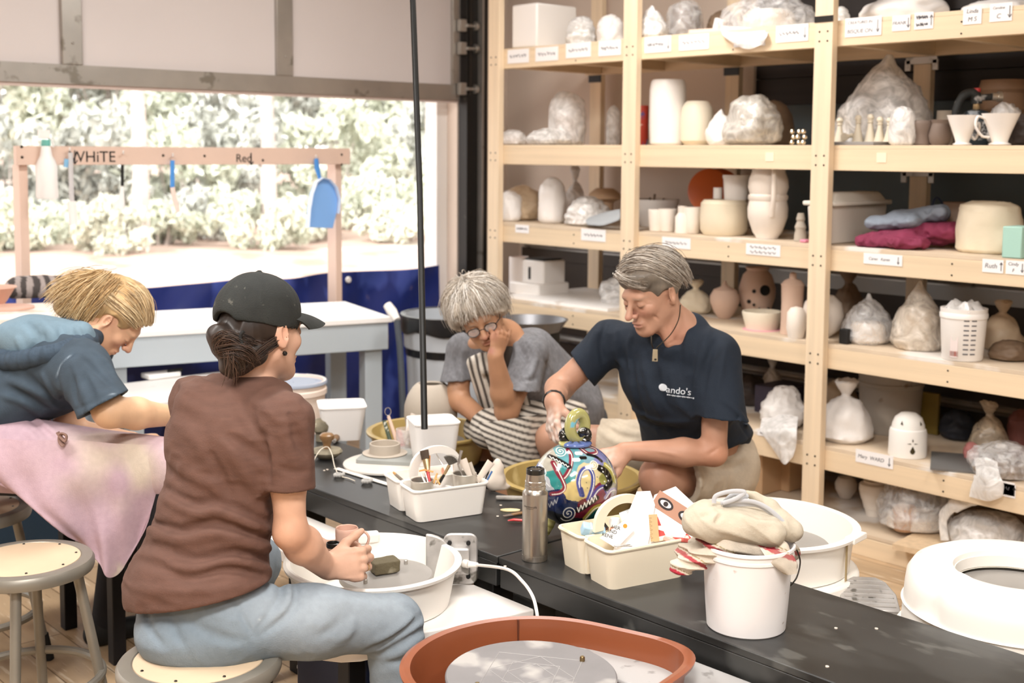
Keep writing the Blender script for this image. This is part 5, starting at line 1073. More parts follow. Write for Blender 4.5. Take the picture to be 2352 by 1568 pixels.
for k, (px, py, cc) in enumerate(((1540, 1238, 'E2B7A8'), (1562, 1240, 'C25A50'), (1522, 1236, 'EFE4D2'))):
    o = MB().box((0, 0, 0), (.05, .03, .012), rot=(.3, .2, .5+k)).build('folded_packet', mat('packet_%d' % k, hx(cc), .5), None, dep(px, py, dB), bevel=.003); tag(o, ('pink folded packet in the near bin', 'red folded packet at the right of the near bin', 'cream folded packet behind the ruler')[k], 'packet', 'packets in the cream caddy')
# ================================================================== bucket with cloths
P = onz(1713, 1435, BZ); t = thing('plastic_bucket', 'stained white plastic bucket with cloths piled on top', 'bucket', (P.x, P.y, BZ))
bk = mat('stained_bucket', hx('ECE8E6'), .4, spots=[(hx('B08A72'), 16, .69), (hx('8A6A58'), 30, .73)], coat=.1)
MB().lathe([(0, 0), (.088, 0), (.091, .003), (.0955, .06), (.1005, .14), (.1035, .172), (.1065, .174), (.1065, .180), (.105, .182), (.1055, .19), (.109, .194), (.1085, .2), (.104, .201), (.1015, .197), (.097, .14), (.09, .01), (0, .008)], 72).build('bucket_wall', bk, t)
BQ = Vector((P.x, P.y, BZ)); DB = (BQ-CAM).dot(fw)
MB().tube(spline([dep(1830, 1262, DB)-BQ, dep(1838, 1290, DB)-BQ, dep(1830, 1325, DB-.01)-BQ, dep(1815, 1345, DB-.02)-BQ]), .0018, 8).build('wire_handle', screw, t)
tw = SDF(.0034)
for (a_, c_, r1, r2) in (((1560, 1300, DB-.05), (1660, 1262, DB-.06), .022, .020), ((1570, 1268, DB-.02), (1690, 1245, DB-.02), .020, .022), ((1600, 1252, DB+.05), (1790, 1250, DB+.05), .022, .024), ((1660, 1250, DB-.06), (1790, 1262, DB-.05), .018, .018), ((1790, 1262, DB-.06), (1820, 1300, DB-.085), .020, .012), ((1700, 1262, DB+.0), (1820, 1268, DB+.02), .024, .020)): tw.cap(D(*a_), D(*c_), r1, r2, .014)
tw.waves(dirv(.25, 1, .0), .018, .010, D(1620, 1275, DB-.05), .1, 3, .5, 9).noise(.003, 30, 2)
twf = net([[D(1745, 1258, DB-.09), D(1780, 1262, DB-.10), D(1812, 1268, DB-.095)], [D(1768, 1290, DB-.115), D(1795, 1295, DB-.12), D(1828, 1298, DB-.105)], [D(1800, 1318, DB-.115), D(1815, 1320, DB-.12), D(1832, 1316, DB-.11)]], 0, 0)
def colt(V):
    C = np.tile(hx('CFC3B2'), (len(V), 1))*(1+.10*vn(V, 60, 2))[:, None]; ph = V@nrm(nU*.85+nR*.35)/.044+.2*vn(V, 9, 4); r = ph % 1; C = np.where(((r > .05) & (r < .25))[:, None], np.array(hx('A92B3A')), C); C = np.where(((r > .34) & (r < .38))[:, None], np.array(hx('8C7B3E')), C); return lerpc(C, .6*np.clip(vn(V, 14, 8), 0, 1), hx('8F8272'))
tt = tw.build('striped_towel', cloth_m, color=colt); tag(tt, 'dirty cream towel with red stripes draped over the bucket rim', 'towel')
b_ = MB().surf(twf, 20, 20, thick=.004); V = np.array(b_.v); o = b_.build('towel_corner', cloth_m, wparent=tt); a = o.data.color_attributes.new('Col', 'FLOAT_COLOR', 'POINT'); c = np.ones((len(V), 4)); c[:, :3] = colt(V); a.data.foreach_set('color', c.ravel())
kh = SDF(.0034); kh.ecap(D(1610, 1195, DB-.04), D(1770, 1225, DB-.05), (.036, .045), (.030, .045), nU, .03).ecap(D(1625, 1175, DB), D(1790, 1200, DB), (.026, .05), (.028, .05), nU, .03).ell(D(1815, 1218, DB-.02), (.03, .03, .026), k=.012).ecap(D(1600, 1195, DB-.03), D(1640, 1215, DB-.05), (.030, .05), (.028, .045), nU, .02)
kh.cap(D(1722, 1132, DB), D(1770, 1165, DB), .012, .016, .01).cap(D(1770, 1165, DB), D(1800, 1200, DB-.01), .016, .016, .02).ell(D(1724, 1118, DB), (.009, .009, .010), k=.01, mode='s')
kh.fold([D(1672, 1160, DB-.07), D(1645, 1195, DB-.085), D(1618, 1232, DB-.08)], .005, -.006); kh.fold([D(1664, 1162, DB-.07), D(1638, 1195, DB-.085), D(1612, 1225, DB-.08)], .007, .004); kh.fold([D(1790, 1190, DB-.05), D(1805, 1225, DB-.06), D(1805, 1250, DB-.06)], .006, -.010); kh.fold([D(1700, 1180, DB-.07), D(1740, 1200, DB-.08), D(1790, 1205, DB-.07)], .010, .005); kh.fold([D(1600, 1200, DB-.07), D(1625, 1180, DB-.08)], .008, -.006)
kh.waves(dirv(.5, .85, 0), .035, .004, D(1700, 1200, DB-.05), .12, 3, .6, 7).noise(.002, 25, 4)
o = kh.build('khaki_apron', cloth_m, color=lambda V: np.tile(hx('BDB29F'), (len(V), 1))*(1+.07*vn(V, 30, 3))[:, None]); tag(o, 'rolled khaki canvas apron lying on top of the bucket', 'apron')
ap_ = o; st = MB()
for k, pl in enumerate((((1640, 1155), (1645, 1138), (1680, 1128), (1710, 1130), (1690, 1145), (1660, 1155)), ((1655, 1155), (1690, 1150), (1730, 1152), (1765, 1168), (1795, 1195), (1808, 1215)), ((1660, 1160), (1700, 1158), (1740, 1160), (1775, 1180)), ((1664, 1152), (1685, 1135), (1715, 1138), (1700, 1150)))):
    MB().tube(spline([Vector(D(x, y, DB-.055+.008*k)) for x, y in pl]), .0052, 8, flat=.35, upv=(fw.x, fw.y, 0)).build('apron_tie', mat('grey_tape', hx('B9BABD'), .8), wparent=ap_)
# ================================================================== blue grey work table and rack by the roller door
bluegrey = mat('blue_grey_paint', hx('B3BCC2'), .55, var=.05, vscale=3); white_tt = mat('white_table_top', hx('F2EFEC'), .45, spots=[(hx('DCD5CE'), 5, .66)]); tan_p = mat('pale_pink_wood', hx('DCC0AF'), .6, var=.06, vscale=4)
A0 = onz(902, 728, .87); ang = math.radians(165)   # front edge runs left from the near right corner
u1 = Vector((math.cos(ang), math.sin(ang), 0)); v1 = Vector((math.sin(math.radians(20)), math.cos(math.radians(20)), 0)); v1 = Vector((-u1.y, u1.x, 0)); v1 = v1 if v1.y > 0 else -v1
t = thing('work_table', 'blue grey timber table with white top in front of the tarpaulin', 'table', (A0+u1*.7+v1*.4)*1.0); t.location.z = 0
Mt = Matrix(((u1.x, v1.x, 0, A0.x), (u1.y, v1.y, 0, A0.y), (0, 0, 1, 0), (0, 0, 0, 1))); Lt, Wt = 1.42, .72
def tb(name, c, s_, m, par=t, bv=.003): return MB().box(Mt@Vector(c), s_, rot=ang).build(name, m, wparent=par, bevel=bv)
tb('table_top', (Lt/2, Wt/2, .857), (Lt, Wt, .026), white_tt); tb('front_apron', (Lt/2, .03, .775), (Lt-.04, .038, .135), bluegrey); tb('side_apron', (.03, Wt/2, .775), (.038, Wt-.06, .135), mat('bare_end_wood', hx('D9C4B2'), .6)); tb('side_apron', (Lt-.03, Wt/2, .775), (.038, Wt-.06, .135), bluegrey)
for x in (.085, Lt-.09):
    for y in (.09, Wt-.09): tb('leg', (x, y, .355), (.09, .09, .71), bluegrey)
# board rack standing behind it
rk = thing('hanging_rack', 'pale timber rack lettered WHITE and RED, hung with tools', 'rack', (3.05, 5.83, 0)); yR = 5.83
X0, X1 = ony(34, 350, yR).x, ony(800, 370, yR).x
MB().box(((X0+X1)/2, yR, 1.665), (X1-X0, .038, .089)).build('top_board', tan_p, wparent=rk, bevel=.002)
for px_a in (55, 782): x = ony(px_a, 500, yR).x+(.0 if px_a > 500 else .01); MB().box((x, yR+.06, .81), (.040, .085, 1.62)).build('post', tan_p, wparent=rk, bevel=.002)
sc = [MB().lathe([(0, 0), (.007, 0), (.006, .003), (0, .003)], 10, M=Euler((PI/2, 0, 0)).to_matrix(), c=(ony(a, b_, yR-.02).x, yR-.019, ony(a, b_, yR-.02).z)).build('screw', screw, wparent=rk) for a, b_ in ((50, 337), (51, 361), (785, 355), (785, 378), (375, 357), (470, 358), (604, 368))]
MW = lambda px, py: Matrix.Translation(ony(px, py, yR-.0205))@Matrix(((1, 0, 0, 0), (0, 0, -1, 0), (0, 1, 0, 0), (0, 0, 0, 1)))
for tx, px, py, sz in (('WHiTE', 213, 361, .075), ('Red', 560, 364, .06)):
    o = text('handwriting', tx, sz, ink_k, rk, (0, 0, 0), wparent=rk); o.matrix_basis = MW(px, py)
strokes('handwriting', [[(0, .035), (0, -.03)], [(-.012, -.012), (0, -.03), (.012, -.012)]], .005, ink_k, MW(172, 362), wparent=rk); strokes('handwriting', [[(0, .035), (0, -.03)], [(-.012, -.012), (0, -.03), (.012, -.012)]], .006, ink_k, MW(577, 366), wparent=rk)
yH = yR-.045
def hangP(px, py, y=yH): return ony(px, py, y)
hk = hangP(105, 320); t = thing('spray_bottle', 'translucent white spray bottle hanging on the rack\'s left end', 'bottle', hk-Vector((0, 0, .0)))
zb = hangP(110, 456).z-hk.z; MB().lathe([(0, zb), (.045, zb), (.05, zb+.01), (.047, zb+.10), (.049, zb+.15), (.040, zb+.178), (.028, zb+.20), (.022, zb+.235), (.018, zb+.25), (0, zb+.25)], 36).build('bottle_body', frosted, t); MB().lathe([(.02, zb+.245), (.022, zb+.25), (.020, zb+.275), (0, zb+.275)], 24).build('collar', mat('teal_plastic', hx('6FB7AC'), .4), t)
MB().box((-.008, 0, zb+.30), (.05, .022, .04)).tube([(.005, 0, zb+.29), (.03, 0, zb+.27), (.035, 0, zb+.24)], [.007, .006, .005], 8).build('spray_head', white_paint, t, bevel=.005)
def hook(px, py): MB().tube([hangP(px, py, yR-.02), hangP(px, py, yR-.045), hangP(px, py-6, yR-.05)], .004, 8).build('hook', white_paint, wparent=rk)
for a, b_ in ((160, 345), (283, 352), (397, 358), (726, 362)): hook(a, b_)
def hung(name, label_, cat, segs, parts):
    c0 = hangP(*segs[0]); t = thing(name, label_, cat, c0, 0, 'tools hanging on the rack')
    for nm, i, j, r, m, fl in parts: MB().tube([hangP(*q)-c0 for q in segs[i:j+1]], r, 12, flat=fl, upv=(0, 1, 0)).build(nm, m, t)
    return t
hung('scrub_brush', 'long white brush hanging left of the word on the rack', 'brush', [(162, 350), (163, 400), (165, 462), (168, 516)], [('handle', 0, 2, .012, mat('grey_plastic', hx('C9C6C6'), .5), .5), ('brush_head', 2, 3, .021, white_paint, .6)])
hung('blue_clip', 'small blue clip hanging beside the long white brush', 'clip', [(153, 365), (152, 374), (151, 384)], [('clip_body', 0, 2, .011, mat('sky_blue_plastic', hx('7FB4D8'), .4), .5)])
hung('black_handled_brush', 'brush with black handle and white bristles hanging on the rack', 'brush', [(281, 378), (281, 402), (281, 427), (279, 455), (276, 480)], [('handle', 0, 2, .008, rubber, .7), ('bristles', 2, 4, [.006, .016, .024], mat('white_bristle', hx('F2F0EE'), .8), .5)])
hung('blue_scrubber', 'slim blue handled scrubber hanging mid rack', 'brush', [(396, 368), (396, 400), (396, 430), (402, 460), (409, 488)], [('handle', 0, 2, .012, mat('bright_blue_plastic', hx('4F93DC'), .4), .5), ('brush_head', 2, 4, .013, mat('pale_peach', hx('F0D8CC'), .7), .5)])
# dustpan
dpm = mat('dustpan_blue', hx('7FAEE8'), .4); c0 = hangP(727, 362); t = thing('dustpan', 'blue plastic dustpan hanging by its handle at the rack\'s right post', 'dustpan', c0)
pj = lambda x, y: (hangP(x, y)-c0)
ol_ = [pj(x, y) for x, y in ((736, 408), (752, 412), (768, 430), (775, 458), (772, 490), (764, 524), (703, 522), (706, 480), (712, 445), (722, 418))]
MB().prism([(p.x, p.z) for p in ol_], -.004, .004, M=Matrix(((1, 0, 0, 0), (0, 0, -1, 0), (0, 1, 0, 0), (0, 0, 0, 1)))).build('pan', dpm, t, bevel=.002)
MB().tube([p+Vector((0, -.02, 0)) for p in ol_[4::-1]]+[p+Vector((0, -.02, 0)) for p in ol_[:5:-1]], .016, 8, flat=.25).build('raised_rim', mat('dustpan_pale', hx('DCE8F8'), .4), t)
MB().tube([pj(726, 364), pj(728, 385), pj(735, 412)], [.013, .017, .010], 12, flat=.5, upv=(0, 1, 0)).build('handle', mat('bright_blue_plastic', hx('4F93DC'), .4), t)
# second table at far left with striped roll and bowl
t = thing('side_table', 'dark based table with pale worn top at the far left', 'table', (1.35, 5.05, 0)); c0 = onz(80, 705, 1.03)
MB().box((c0.x-.45, c0.y+.05, 1.013), (1.2, .5, .03), rot=-.3).build('table_top', mat('worn_pale_top', hx('E9DFD6'), .6, spots=[(hx('CDBBA8'), 5, .6)]), wparent=t, bevel=.004)
MB().box((c0.x-.45, c0.y+.05, .5), (1.1, .42, .99), rot=-.3).build('cabinet_body', mat('dark_teal_cabinet', hx('1C3346'), .6), wparent=t, bevel=.004)
q = onz(98, 684, 1.03); s_ = SDF(.006); s_.cap((-.10, .03, .05), (.13, -.03, .05), .052, .048).noise(.005, 20, 3).plane((0, 0, .002), (0, 0, -1)); dx_ = 0
o = s_.build('striped_roll', cloth_m, color=lambda V: np.where((np.sin(V[:, 0]*130+2*vn(V, 20, 2)) > -.1)[:, None], np.array(hx('4B4543')), np.array(hx('A79C98'))), loc=q); tag(o, 'rolled black and grey striped rug on the left table', 'roll')
q = onz(-8, 700, 1.03); t2 = thing('pink_bowl', 'pinkish clay bowl cut off by the left edge of the view', 'bowl', q); MB().lathe([(0, 0), (.03, 0), (.045, .02), (.075, .07), (.085, .075), (.083, .08), (.07, .07), (.04, .025), (0, .015)], 40).build('bowl_wall', pink_clay, t2)
o = MB().prism(circ(.11, 32), 0, .008).build('clay_slab', pink_clay, None, onz(15, 708, 1.029)); tag(o, 'flat pink clay slab beneath the cut off bowl', 'slab')
o = MB().lathe([(0, 0), (.10, 0), (.104, .003), (.104, .009), (.10, .012), (0, .012)], 40).build('banding_disc', white_paint, None, (0, 0, 0)); q = ony(213, 613, 5.42); t3 = thing('banding_wheel', 'small white turntable on a thin bent stem behind the blonde hair', 'turntable', (q.x, q.y, .871)); o.parent = t3; o.location = (0, 0, q.z-.871-.012); MB().tube([(.01, 0, 0), (.012, 0, .03), (.004, 0, q.z-.871-.01)], [.035, .006, .006], 12).build('stem', screw, t3)
# low white surface glimpsed behind her arms
t = thing('low_bench', 'low white topped bench behind the blonde woman\'s arms', 'bench', (2.05, 4.95, 0)); c0 = onz(330, 900, .64)
MB().box((c0.x+.2, c0.y, .625), (.8, .5, .03)).build('bench_top', white_tt, wparent=t, bevel=.004)
for x in (-.14, .54):
    for y in (-.2, .2): MB().box((c0.x+x, c0.y+y, .305), (.06, .06, .61)).build('leg', bluegrey, wparent=t)
q = onz(370, 866, .642); t = thing('plaster_block', 'white plaster slab with dark handle on the low white bench', 'slab', q); MB().box((0, 0, .012), (.16, .09, .024)).build('slab', white_tt, t, bevel=.006); MB().tube([(.02, -.03, .03), (.09, -.03, .03)], .008, 10).build('handle', rubber, t)
# dark chair back at the left edge
# trash can with liner
q = dep(1045, 905, 6.35); t = thing('trash_can', 'pale grey plastic bin with black liner behind the white haired woman', 'bin', (q.x, q.y, 0)); zt_ = dep(1030, 718, 6.35).z
gb_ = mat('grey_bin', hx('B9BFC6'), .5); MB().lathe([(0, 0), (.19, 0), (.20, .02), (.235, zt_-.17), (.26, zt_-.16), (.265, zt_-.02), (.275, zt_-.01), (.275, zt_), (.255, zt_), (.25, zt_-.15), (.22, .03), (0, .03)], 48).build('bin_body', gb_, t)
MB().lathe([(.252, zt_-.2), (.258, zt_-.02), (.262, zt_+.005), (.279, zt_+.004), (.281, zt_-.06), (.278, zt_-.075)], 64, fn=lambda a, i, r, z: (r+.002*math.sin(a*23), z-.012*math.sin(a*7)*(i > 3))).build('bin_liner', mat('black_liner', hx('1C1C1E'), .3), t)
q = dep(1215, 735, 6.0); t = thing('metal_pan', 'round dark metal pan behind the white haired woman\'s back', 'pan', (q.x, q.y, q.z-.05)); MB().lathe([(0, 0), (.15, 0), (.185, .05), (.19, .055), (.18, .055), (.15, .008), (0, .008)], 40).build('pan_wall', mat('dull_steel', hx('77777A'), .4, .7), t); MB().lathe([(0, -q.z+.05), (.14, -q.z+.05), (.15, -.002), (0, -.002)], 32).build('drum', rubber, t)
# white hooked handle pole
pts = [dep(890, 700, 6.1), dep(900, 715, 6.08), dep(912, 735, 6.05), dep(918, 790, 6.05), dep(922, 860, 6.05), dep(926, 960, 6.05)]; gz_ = Vector((pts[-1].x, pts[-1].y, .01))
t = thing('crutch_handle', 'pole with white rounded grip and dark shaft leaning by the table', 'pole', gz_); MB().tube([p-gz_ for p in (pts[0], pts[1], pts[2])], [.022, .026, .018], 14).build('grip', white_paint, t); MB().tube([p-gz_ for p in pts[2:]]+[Vector((0, 0, 0))], .016, 12).build('shaft', mat('slate_shaft', hx('4A5058'), .5), t)
# big pale bucket with lid by the table
q = dep(668, 890, 5.3); t = thing('lidded_bucket', 'large peach white bucket with dusty rim behind the brown shirt', 'bucket', (q.x, q.y, 0)); zt_ = dep(668, 872, 5.3).z
MB().lathe([(0, 0), (.125, 0), (.145, zt_-.06), (.153, zt_-.055), (.153, zt_-.035), (.148, zt_-.03), (.150, zt_), (.14, zt_), (.135, zt_-.03), (.12, .02), (0, .02)], 48).build('bucket_wall', mat('peach_white', hx('F0DFD2'), .5), t); MB().lathe([(0, zt_-.02), (.142, zt_-.02), (.151, zt_+.002), (.155, zt_-.004), (.155, zt_-.012)], 48).build('lid', mat('dusty_blue_lid', hx('9FA8B8'), .7, spots=[(hx('3A4A86'), 14, .62)]), t)
# small tools between far tub and dish, before the vase
BZf = BZ
def lq(px, py, dd=0): return onz(px, py, BZ)
t = thing('glass_jar', 'glass of loop tools and modelling sticks before the tall vase', 'jar', lq(930, 1040)); MB().lathe([(0, 0), (.03, 0), (.033, .004), (.033, .09), (.031, .09), (.03, .006), (0, .006)], 28).build('jar_wall', plastic_film('pale_glass', (.9, .85, .82), .35), t)
dj = (t.location-CAM).dot(fw)
for i, (x0, y0, x1, y1, r0, r1, m, lb) in enumerate(((900, 1000, 882, 965, .008, .007, mat('green_camouflage', hx('4E5A4A'), .6, spots=[(hx('C9C8B8'), 60, .6)]), 'green mottled stick leaning left'), (915, 1000, 892, 955, .008, .006, mat('pink_wood', hx('E3C4B0'), .5), 'pink wooden handled loop tool'), (930, 990, 950, 950, .007, .010, clay_w, 'pale feathered stick leaning right'), (925, 1000, 916, 990, .01, .01, red_h, 'red capped stick at the front'), (935, 995, 938, 962, .006, .008, white_paint, 'white ribbed stick upright'))):
    stick('modelling_stick', lb+' in the tool glass', 'tool', dep(x0, y0+25, dj), dep(x1, y1, dj+.01), [('shaft', 0, 1, r0, r1, m)], 'tools in the glass')
MB().tube([dep(891+7*math.cos(a), 945+9*math.sin(a), dj+.01) for a in [k*PI/10 for k in range(20)]], .0015, 6, close=True).tube([dep(892, 955, dj+.01), dep(897, 975, dj+.01)], .003, 8).build('wire_loop', silver, None); tag(bpy.data.objects['wire_loop'], 'small wire loop above the pink handled tool', 'tool')
# ================================================================== things on the shelves
film = plastic_film('clear_plastic_bag', dens=.32); film_w = plastic_film('milky_plastic_bag', (.92, .9, .88), .75)
white_bag = mat('white_plastic_bag', hx('EDE8E4'), .4, bump=.5, bscale=30, var=.05); tan_bag = mat('tan_plastic_bag', hx('C9B295'), .45, bump=.5, bscale=30, var=.12, vscale=12)
brown_bag = mat('brown_bag', hx('7A6450'), .6, bump=.5, bscale=25, var=.3, vscale=10); dark_stuff = mat('dark_wrapped', hx('3A2F2A'), .6, var=.3); bisque = mat('bisque', hx('EADFD3'), .75, var=.05, vscale=8); bisque_p = mat('bisque_pink', hx('D2B4A0'), .75, var=.07, vscale=8); brown_clay = mat('brown_clay', hx('7A6A60'), .75, var=.08); card = mat('cardboard', hx('C9A47E'), .75, var=.08, vscale=4)
cream = mat('cream_glaze', hx('E4D9C4'), .45); white_gl = mat('white_glaze', hx('F0EBE6'), .35)
def at_s(px, py, lev, X):
    p = onx(px, py, X); z = LV[lev]; d = (Vector((p.x, p.y, z))-CAM).dot(fw); return Vector((p.x, p.y, z)), d/F
PROF = dict(lump=[(.6, 0), (.93, .08), (1, .3), (.94, .55), (.72, .8), (.38, .95), (0, 1)], tied=[(.7, 0), (.97, .08), (1, .25), (.85, .45), (.5, .62), (.2, .7), (.16, .74), (.34, .84), (.46, .93), (.3, .98), (.0, .92)], tall=[(.8, 0), (.95, .05), (1, .3), (.97, .6), (.85, .82), (.5, .95), (.15, 1), (0, .99)], peak=[(.8, 0), (1, .1), (.95, .4), (.7, .62), (.4, .8), (.16, .92), (.05, 1), (0, 1)], block=[(.88, 0), (1, .06), (1, .75), (.93, .92), (.6, 1), (0, 1)], dome=[(.85, 0), (1, .05), (1, .4), (.9, .65), (.6, .88), (.3, .97), (0, 1)])
def bag(label_, px, pyb, w, h, lev, X, m, seed=0, kind='lump', amp=.11, inner=None, dpt=1.0, name='wrapped_bag', cat='bag', lean=0, group=None):
    p, k = at_s(px, pyb, lev, X); R_, Hh = w*k/2, h*k; R_ = R_*.97
    b = MB(); pr = PROF[kind]; n = 44; ts = np.linspace(0, 1, 30); sl = np.linspace(0, 1, len(pr)); P = [(np.interp(t, sl, [q[0] for q in pr])*R_, np.interp(t, sl, [q[1] for q in pr])*Hh) for t in ts]
    A_ = np.linspace(0, 2*PI, n, endpoint=False); V = np.array([[(r*math.cos(a)), (r*math.sin(a)), z] for r, z in P for a in A_])
    N_ = vn(V/max(R_, .04), 1.6, seed)+.6*(1-2*np.abs(vn(V/max(R_, .04), 3.4, seed+2)))*.8+.35*vn(V/max(R_, .04), 8, seed+4); s_ = 1+amp*N_; V[:, 0] *= s_; V[:, 1] *= s_*dpt; V[:, 2] = np.maximum(V[:, 2]*(1+.35*amp*N_), 0); V[:, 0] += lean*R_*(V[:, 2]/Hh)**2*-.66; V[:, 1] += lean*R_*(V[:, 2]/Hh)**2*.74*-1
    Fc = [(i*n+j, i*n+(j+1) % n, (i+1)*n+(j+1) % n, (i+1)*n+j) for i in range(29) for j in range(n)]+[tuple(range(n-1, -1, -1))]
    t = thing(name, label_, cat, p+Vector((0, 0, .001)), 0, group); b.add(V, Fc).build('wrapping', m, t, smooth=60)
    if inner:
        im, iw, ih = inner; g = MB(); rr = R_*iw; hh = Hh*ih; g.lathe([(0, .002), (rr*.9, .002), (rr, hh*.1), (rr*.95, hh*.8), (rr*.8, hh), (0, hh)], 24, fn=lambda a, i, r, z: (r*(1+.06*math.sin(3*a+seed+i*.4)), z)); g.build('clay_inside', im, t)
    return t
def pot(name, label_, cat, px, pyb, w, h, lev, X, prof, m, group=None, handle=None, n=40, fn=None, sy=1):
    """profile in half-widths and heights"""
    p, k = at_s(px, pyb, lev, X); R_, Hh = w*k/2, h*k; t = thing(name, label_, cat, p+Vector((0, 0, .001)), 0, group)
    MB().lathe([(r*R_, z*Hh) for r, z in prof], n, fn=fn, sy=sy).build(name.split('_')[-1]+'_body', m, t)
    if handle:
        a = {'R': math.atan2(rt.y, rt.x), 'L': math.atan2(-rt.y, -rt.x), 'F': math.atan2(-fw.y, -fw.x)}[handle[0]]; M = Matrix.Rotation(a, 3, 'Z'); MB().tube(spline([M@Vector((q[0]*R_, 0, q[1]*Hh)) for q in handle[1]]), handle[2]*R_, 10, flat=.7).build('handle', handle[3] if len(handle) > 3 else m, t)
    return t
def bx(name, label_, cat, px, pyb, w, h, lev, X, m, dpt=.2, rz=0, group=None, bev=.004, z0=0, taper=1):
    p, k = at_s(px, pyb, lev, X); t = thing(name, label_, cat, p+Vector((0, 0, .001+z0)), rz, group); MB().box((0, 0, h*k/2), (dpt, w*k, h*k), taper=taper).build(name.split('_')[-1]+'_body', m, t, bevel=bev); return t
CYL = [(0, 0), (.92, 0), (1, .02), (1, .97), (.97, 1), (.9, 1), (.88, .97), (.88, .05), (0, .05)]
CUP = [(0, 0), (.7, 0), (.78, .03), (.93, .4), (1, .97), (.97, 1), (.9, .98), (.84, .4), (.7, .08), (0, .08)]
# ---- shelf A (top)
t = bx('foam_box', 'white foam box with smudged pattern on the top left shelf', 'box', 1250, 104, 84, 98, 'A', 4.72, white_gl, .30, 0, bev=.01)
bag('lumpy white bag beside the foam box on the top shelf', 1335, 98, 76, 68, 'A', 4.72, film_w, 3, 'lump', .16, (clay_g, .8, .8)); bag('rounded white bag by the second post on the top shelf', 1402, 94, 62, 66, 'A', 4.72, white_bag, 5, 'dome', .12)
bag('crumpled white bag with a knot just right of the second post, top shelf', 1497, 88, 74, 72, 'A', 4.64, film_w, 7, 'peak', .18, (white_gl, .6, .5)); bag('clear bag over brown clay on the top shelf', 1572, 76, 88, 92, 'A', 4.85, film, 9, 'tall', .07, (brown_clay, .82, .85))
bag('dark brown crumpled paper on the top shelf', 1660, 62, 74, 70, 'A', 5.0, brown_bag, 11, 'lump', .15, name='paper_bundle', cat='bundle'); t = bx('tipped_jar', 'small jar with tilted white lid on the top shelf', 'jar', 1652, 54, 16, 16, 'A', 4.75, mat('olive_glass', hx('B5B583'), .3), .03); MB().box((-.01, -.01, .05), (.03, .055, .06), rot=(.25, 0, .1)).build('white_lid', white_paint, t, bevel=.006)
p, k = at_s(1632, 66, 'A', 4.62); t = MB().prism(rounded(.16, .22, .02), 0, .018).build('pink_board', mat('pink_board', hx('E8CDBE'), .6), None, p+Vector((.04, 0, .001)), (0, 0, .2)); tag(t, 'pinkish slab board lying on the top shelf edge', 'board')
bag('large clear plastic sheet bundle on the top shelf left of the third post', 1768, 80, 180, 84, 'A', 4.80, film, 13, 'dome', .14, (clay_w, .7, .6), 1.3); 
def hang(name, label_, cat, ctrl, X, m, th=.002, seed=1, amp=.012, par=None):
    o = MB().surf(net([[onx(x, y, X-dx) for x, y, dx in row] for row in ctrl], 0, 0, seed, amp, 14), 24, 24, thick=th).build(name, m, wparent=par)
    return tag(o, label_, cat) if par is None else o
hang('plastic_sheet', 'clear plastic hanging over the top rail left of the third post', 'sheet', [[(1655, 58, -.05), (1700, 62, -.06), (1765, 66, -.05)], [(1660, 80, .03), (1705, 84, .035), (1762, 82, .03)], [(1690, 104, .035), (1720, 112, .045), (1752, 100, .035)]], SX, film_w)
bag('small clear bag just right of the taped post, top shelf', 1932, 36, 38, 44, 'A', 4.75, film_w, 15, 'lump', .15); bag('wide white cloth wrapped tray on the top right shelf', 2080, 30, 205, 62, 'A', 4.85, white_bag, 17, 'dome', .12, dpt=1.0); bag('pale bag cut off at the top right corner', 2300, 12, 170, 40, 'A', 4.9, white_bag, 18, 'dome', .12)
# ---- shelf B
bag('low bag of clay at the left end of the second shelf', 1180, 330, 62, 34, 'B', 4.70, film_w, 19, 'lump', .15, (bisque_p, .7, .7)); bag('tall clear bag standing on the second shelf, left bay', 1302, 330, 88, 124, 'B', 4.80, film_w, 21, 'tall', .09, (bisque_p, .7, .6), lean=-.25); bag('flat milky bag at the foot of the tall clear bag', 1262, 330, 100, 38, 'B', 4.66, film_w, 23, 'lump', .18)
bag('pale bag hanging behind the second post', 1408, 328, 34, 92, 'B', 5.1, film_w, 24, 'tall', .08)
t = pot('paint_tin', 'red and blue printed tin beside the tall white cylinder', 'tin', 1474, 330, 30, 90, 'B', 4.80, CYL, mat('printed_tin', hx('C4493A'), .4, spots=[(hx('3C5FA8'), 14, .55), (hx('E9E4DE'), 20, .6)]))
pot('cylinder_vase', 'tall white cylinder vase with torn edge on the second shelf', 'vase', 1532, 330, 84, 148, 'B', 4.72, [(0, 0), (.86, 0), (.95, .03), (1, .3), (1, .85), (.93, .97), (.85, 1), (.78, .98), (.8, .1), (0, .1)], white_gl); pot('lidded_vase', 'cream cylinder jar in clear wrap beside the tall cylinder vase', 'vase', 1600, 330, 78, 100, 'B', 4.75, [(0, 0), (.7, 0), (.95, .1), (1, .5), (.9, .85), (.7, .97), (.6, 1), (0, 1)], cream)
bag('white paper bag between cream jar and grey bag', 1655, 330, 72, 80, 'B', 4.70, white_bag, 25, 'peak', .14); bag('big grey plastic wrapped bundle on the second shelf', 1728, 330, 130, 112, 'B', 4.70, plastic_film('grey_plastic_bag', (.72, .68, .62), .7), 27, 'lump', .15, (clay_g, .75, .75)); pot('brown_bowl', 'large brown bowl upside down behind the grey bundle', 'bowl', 1775, 332, 95, 104, 'B', 5.05, PROF['dome'], brown_bag)
p, k = at_s(1832, 330, 'B', 4.72)
for i in range(9): o = MB().lathe([(.001, -.012), (.009, -.008), (.0125, 0), (.009, .008), (.001, .012)], 16).build('silver_bauble', mat('chrome_ball', hx('E5DCCB'), .08, 1), None, p+Vector((.01*(i % 2), .03-.03*(i % 3), .014+.024*(i//3)))); tag(o, 'shiny silver bauble in the little heap beside the third post', 'bauble', 'heap of silver baubles')
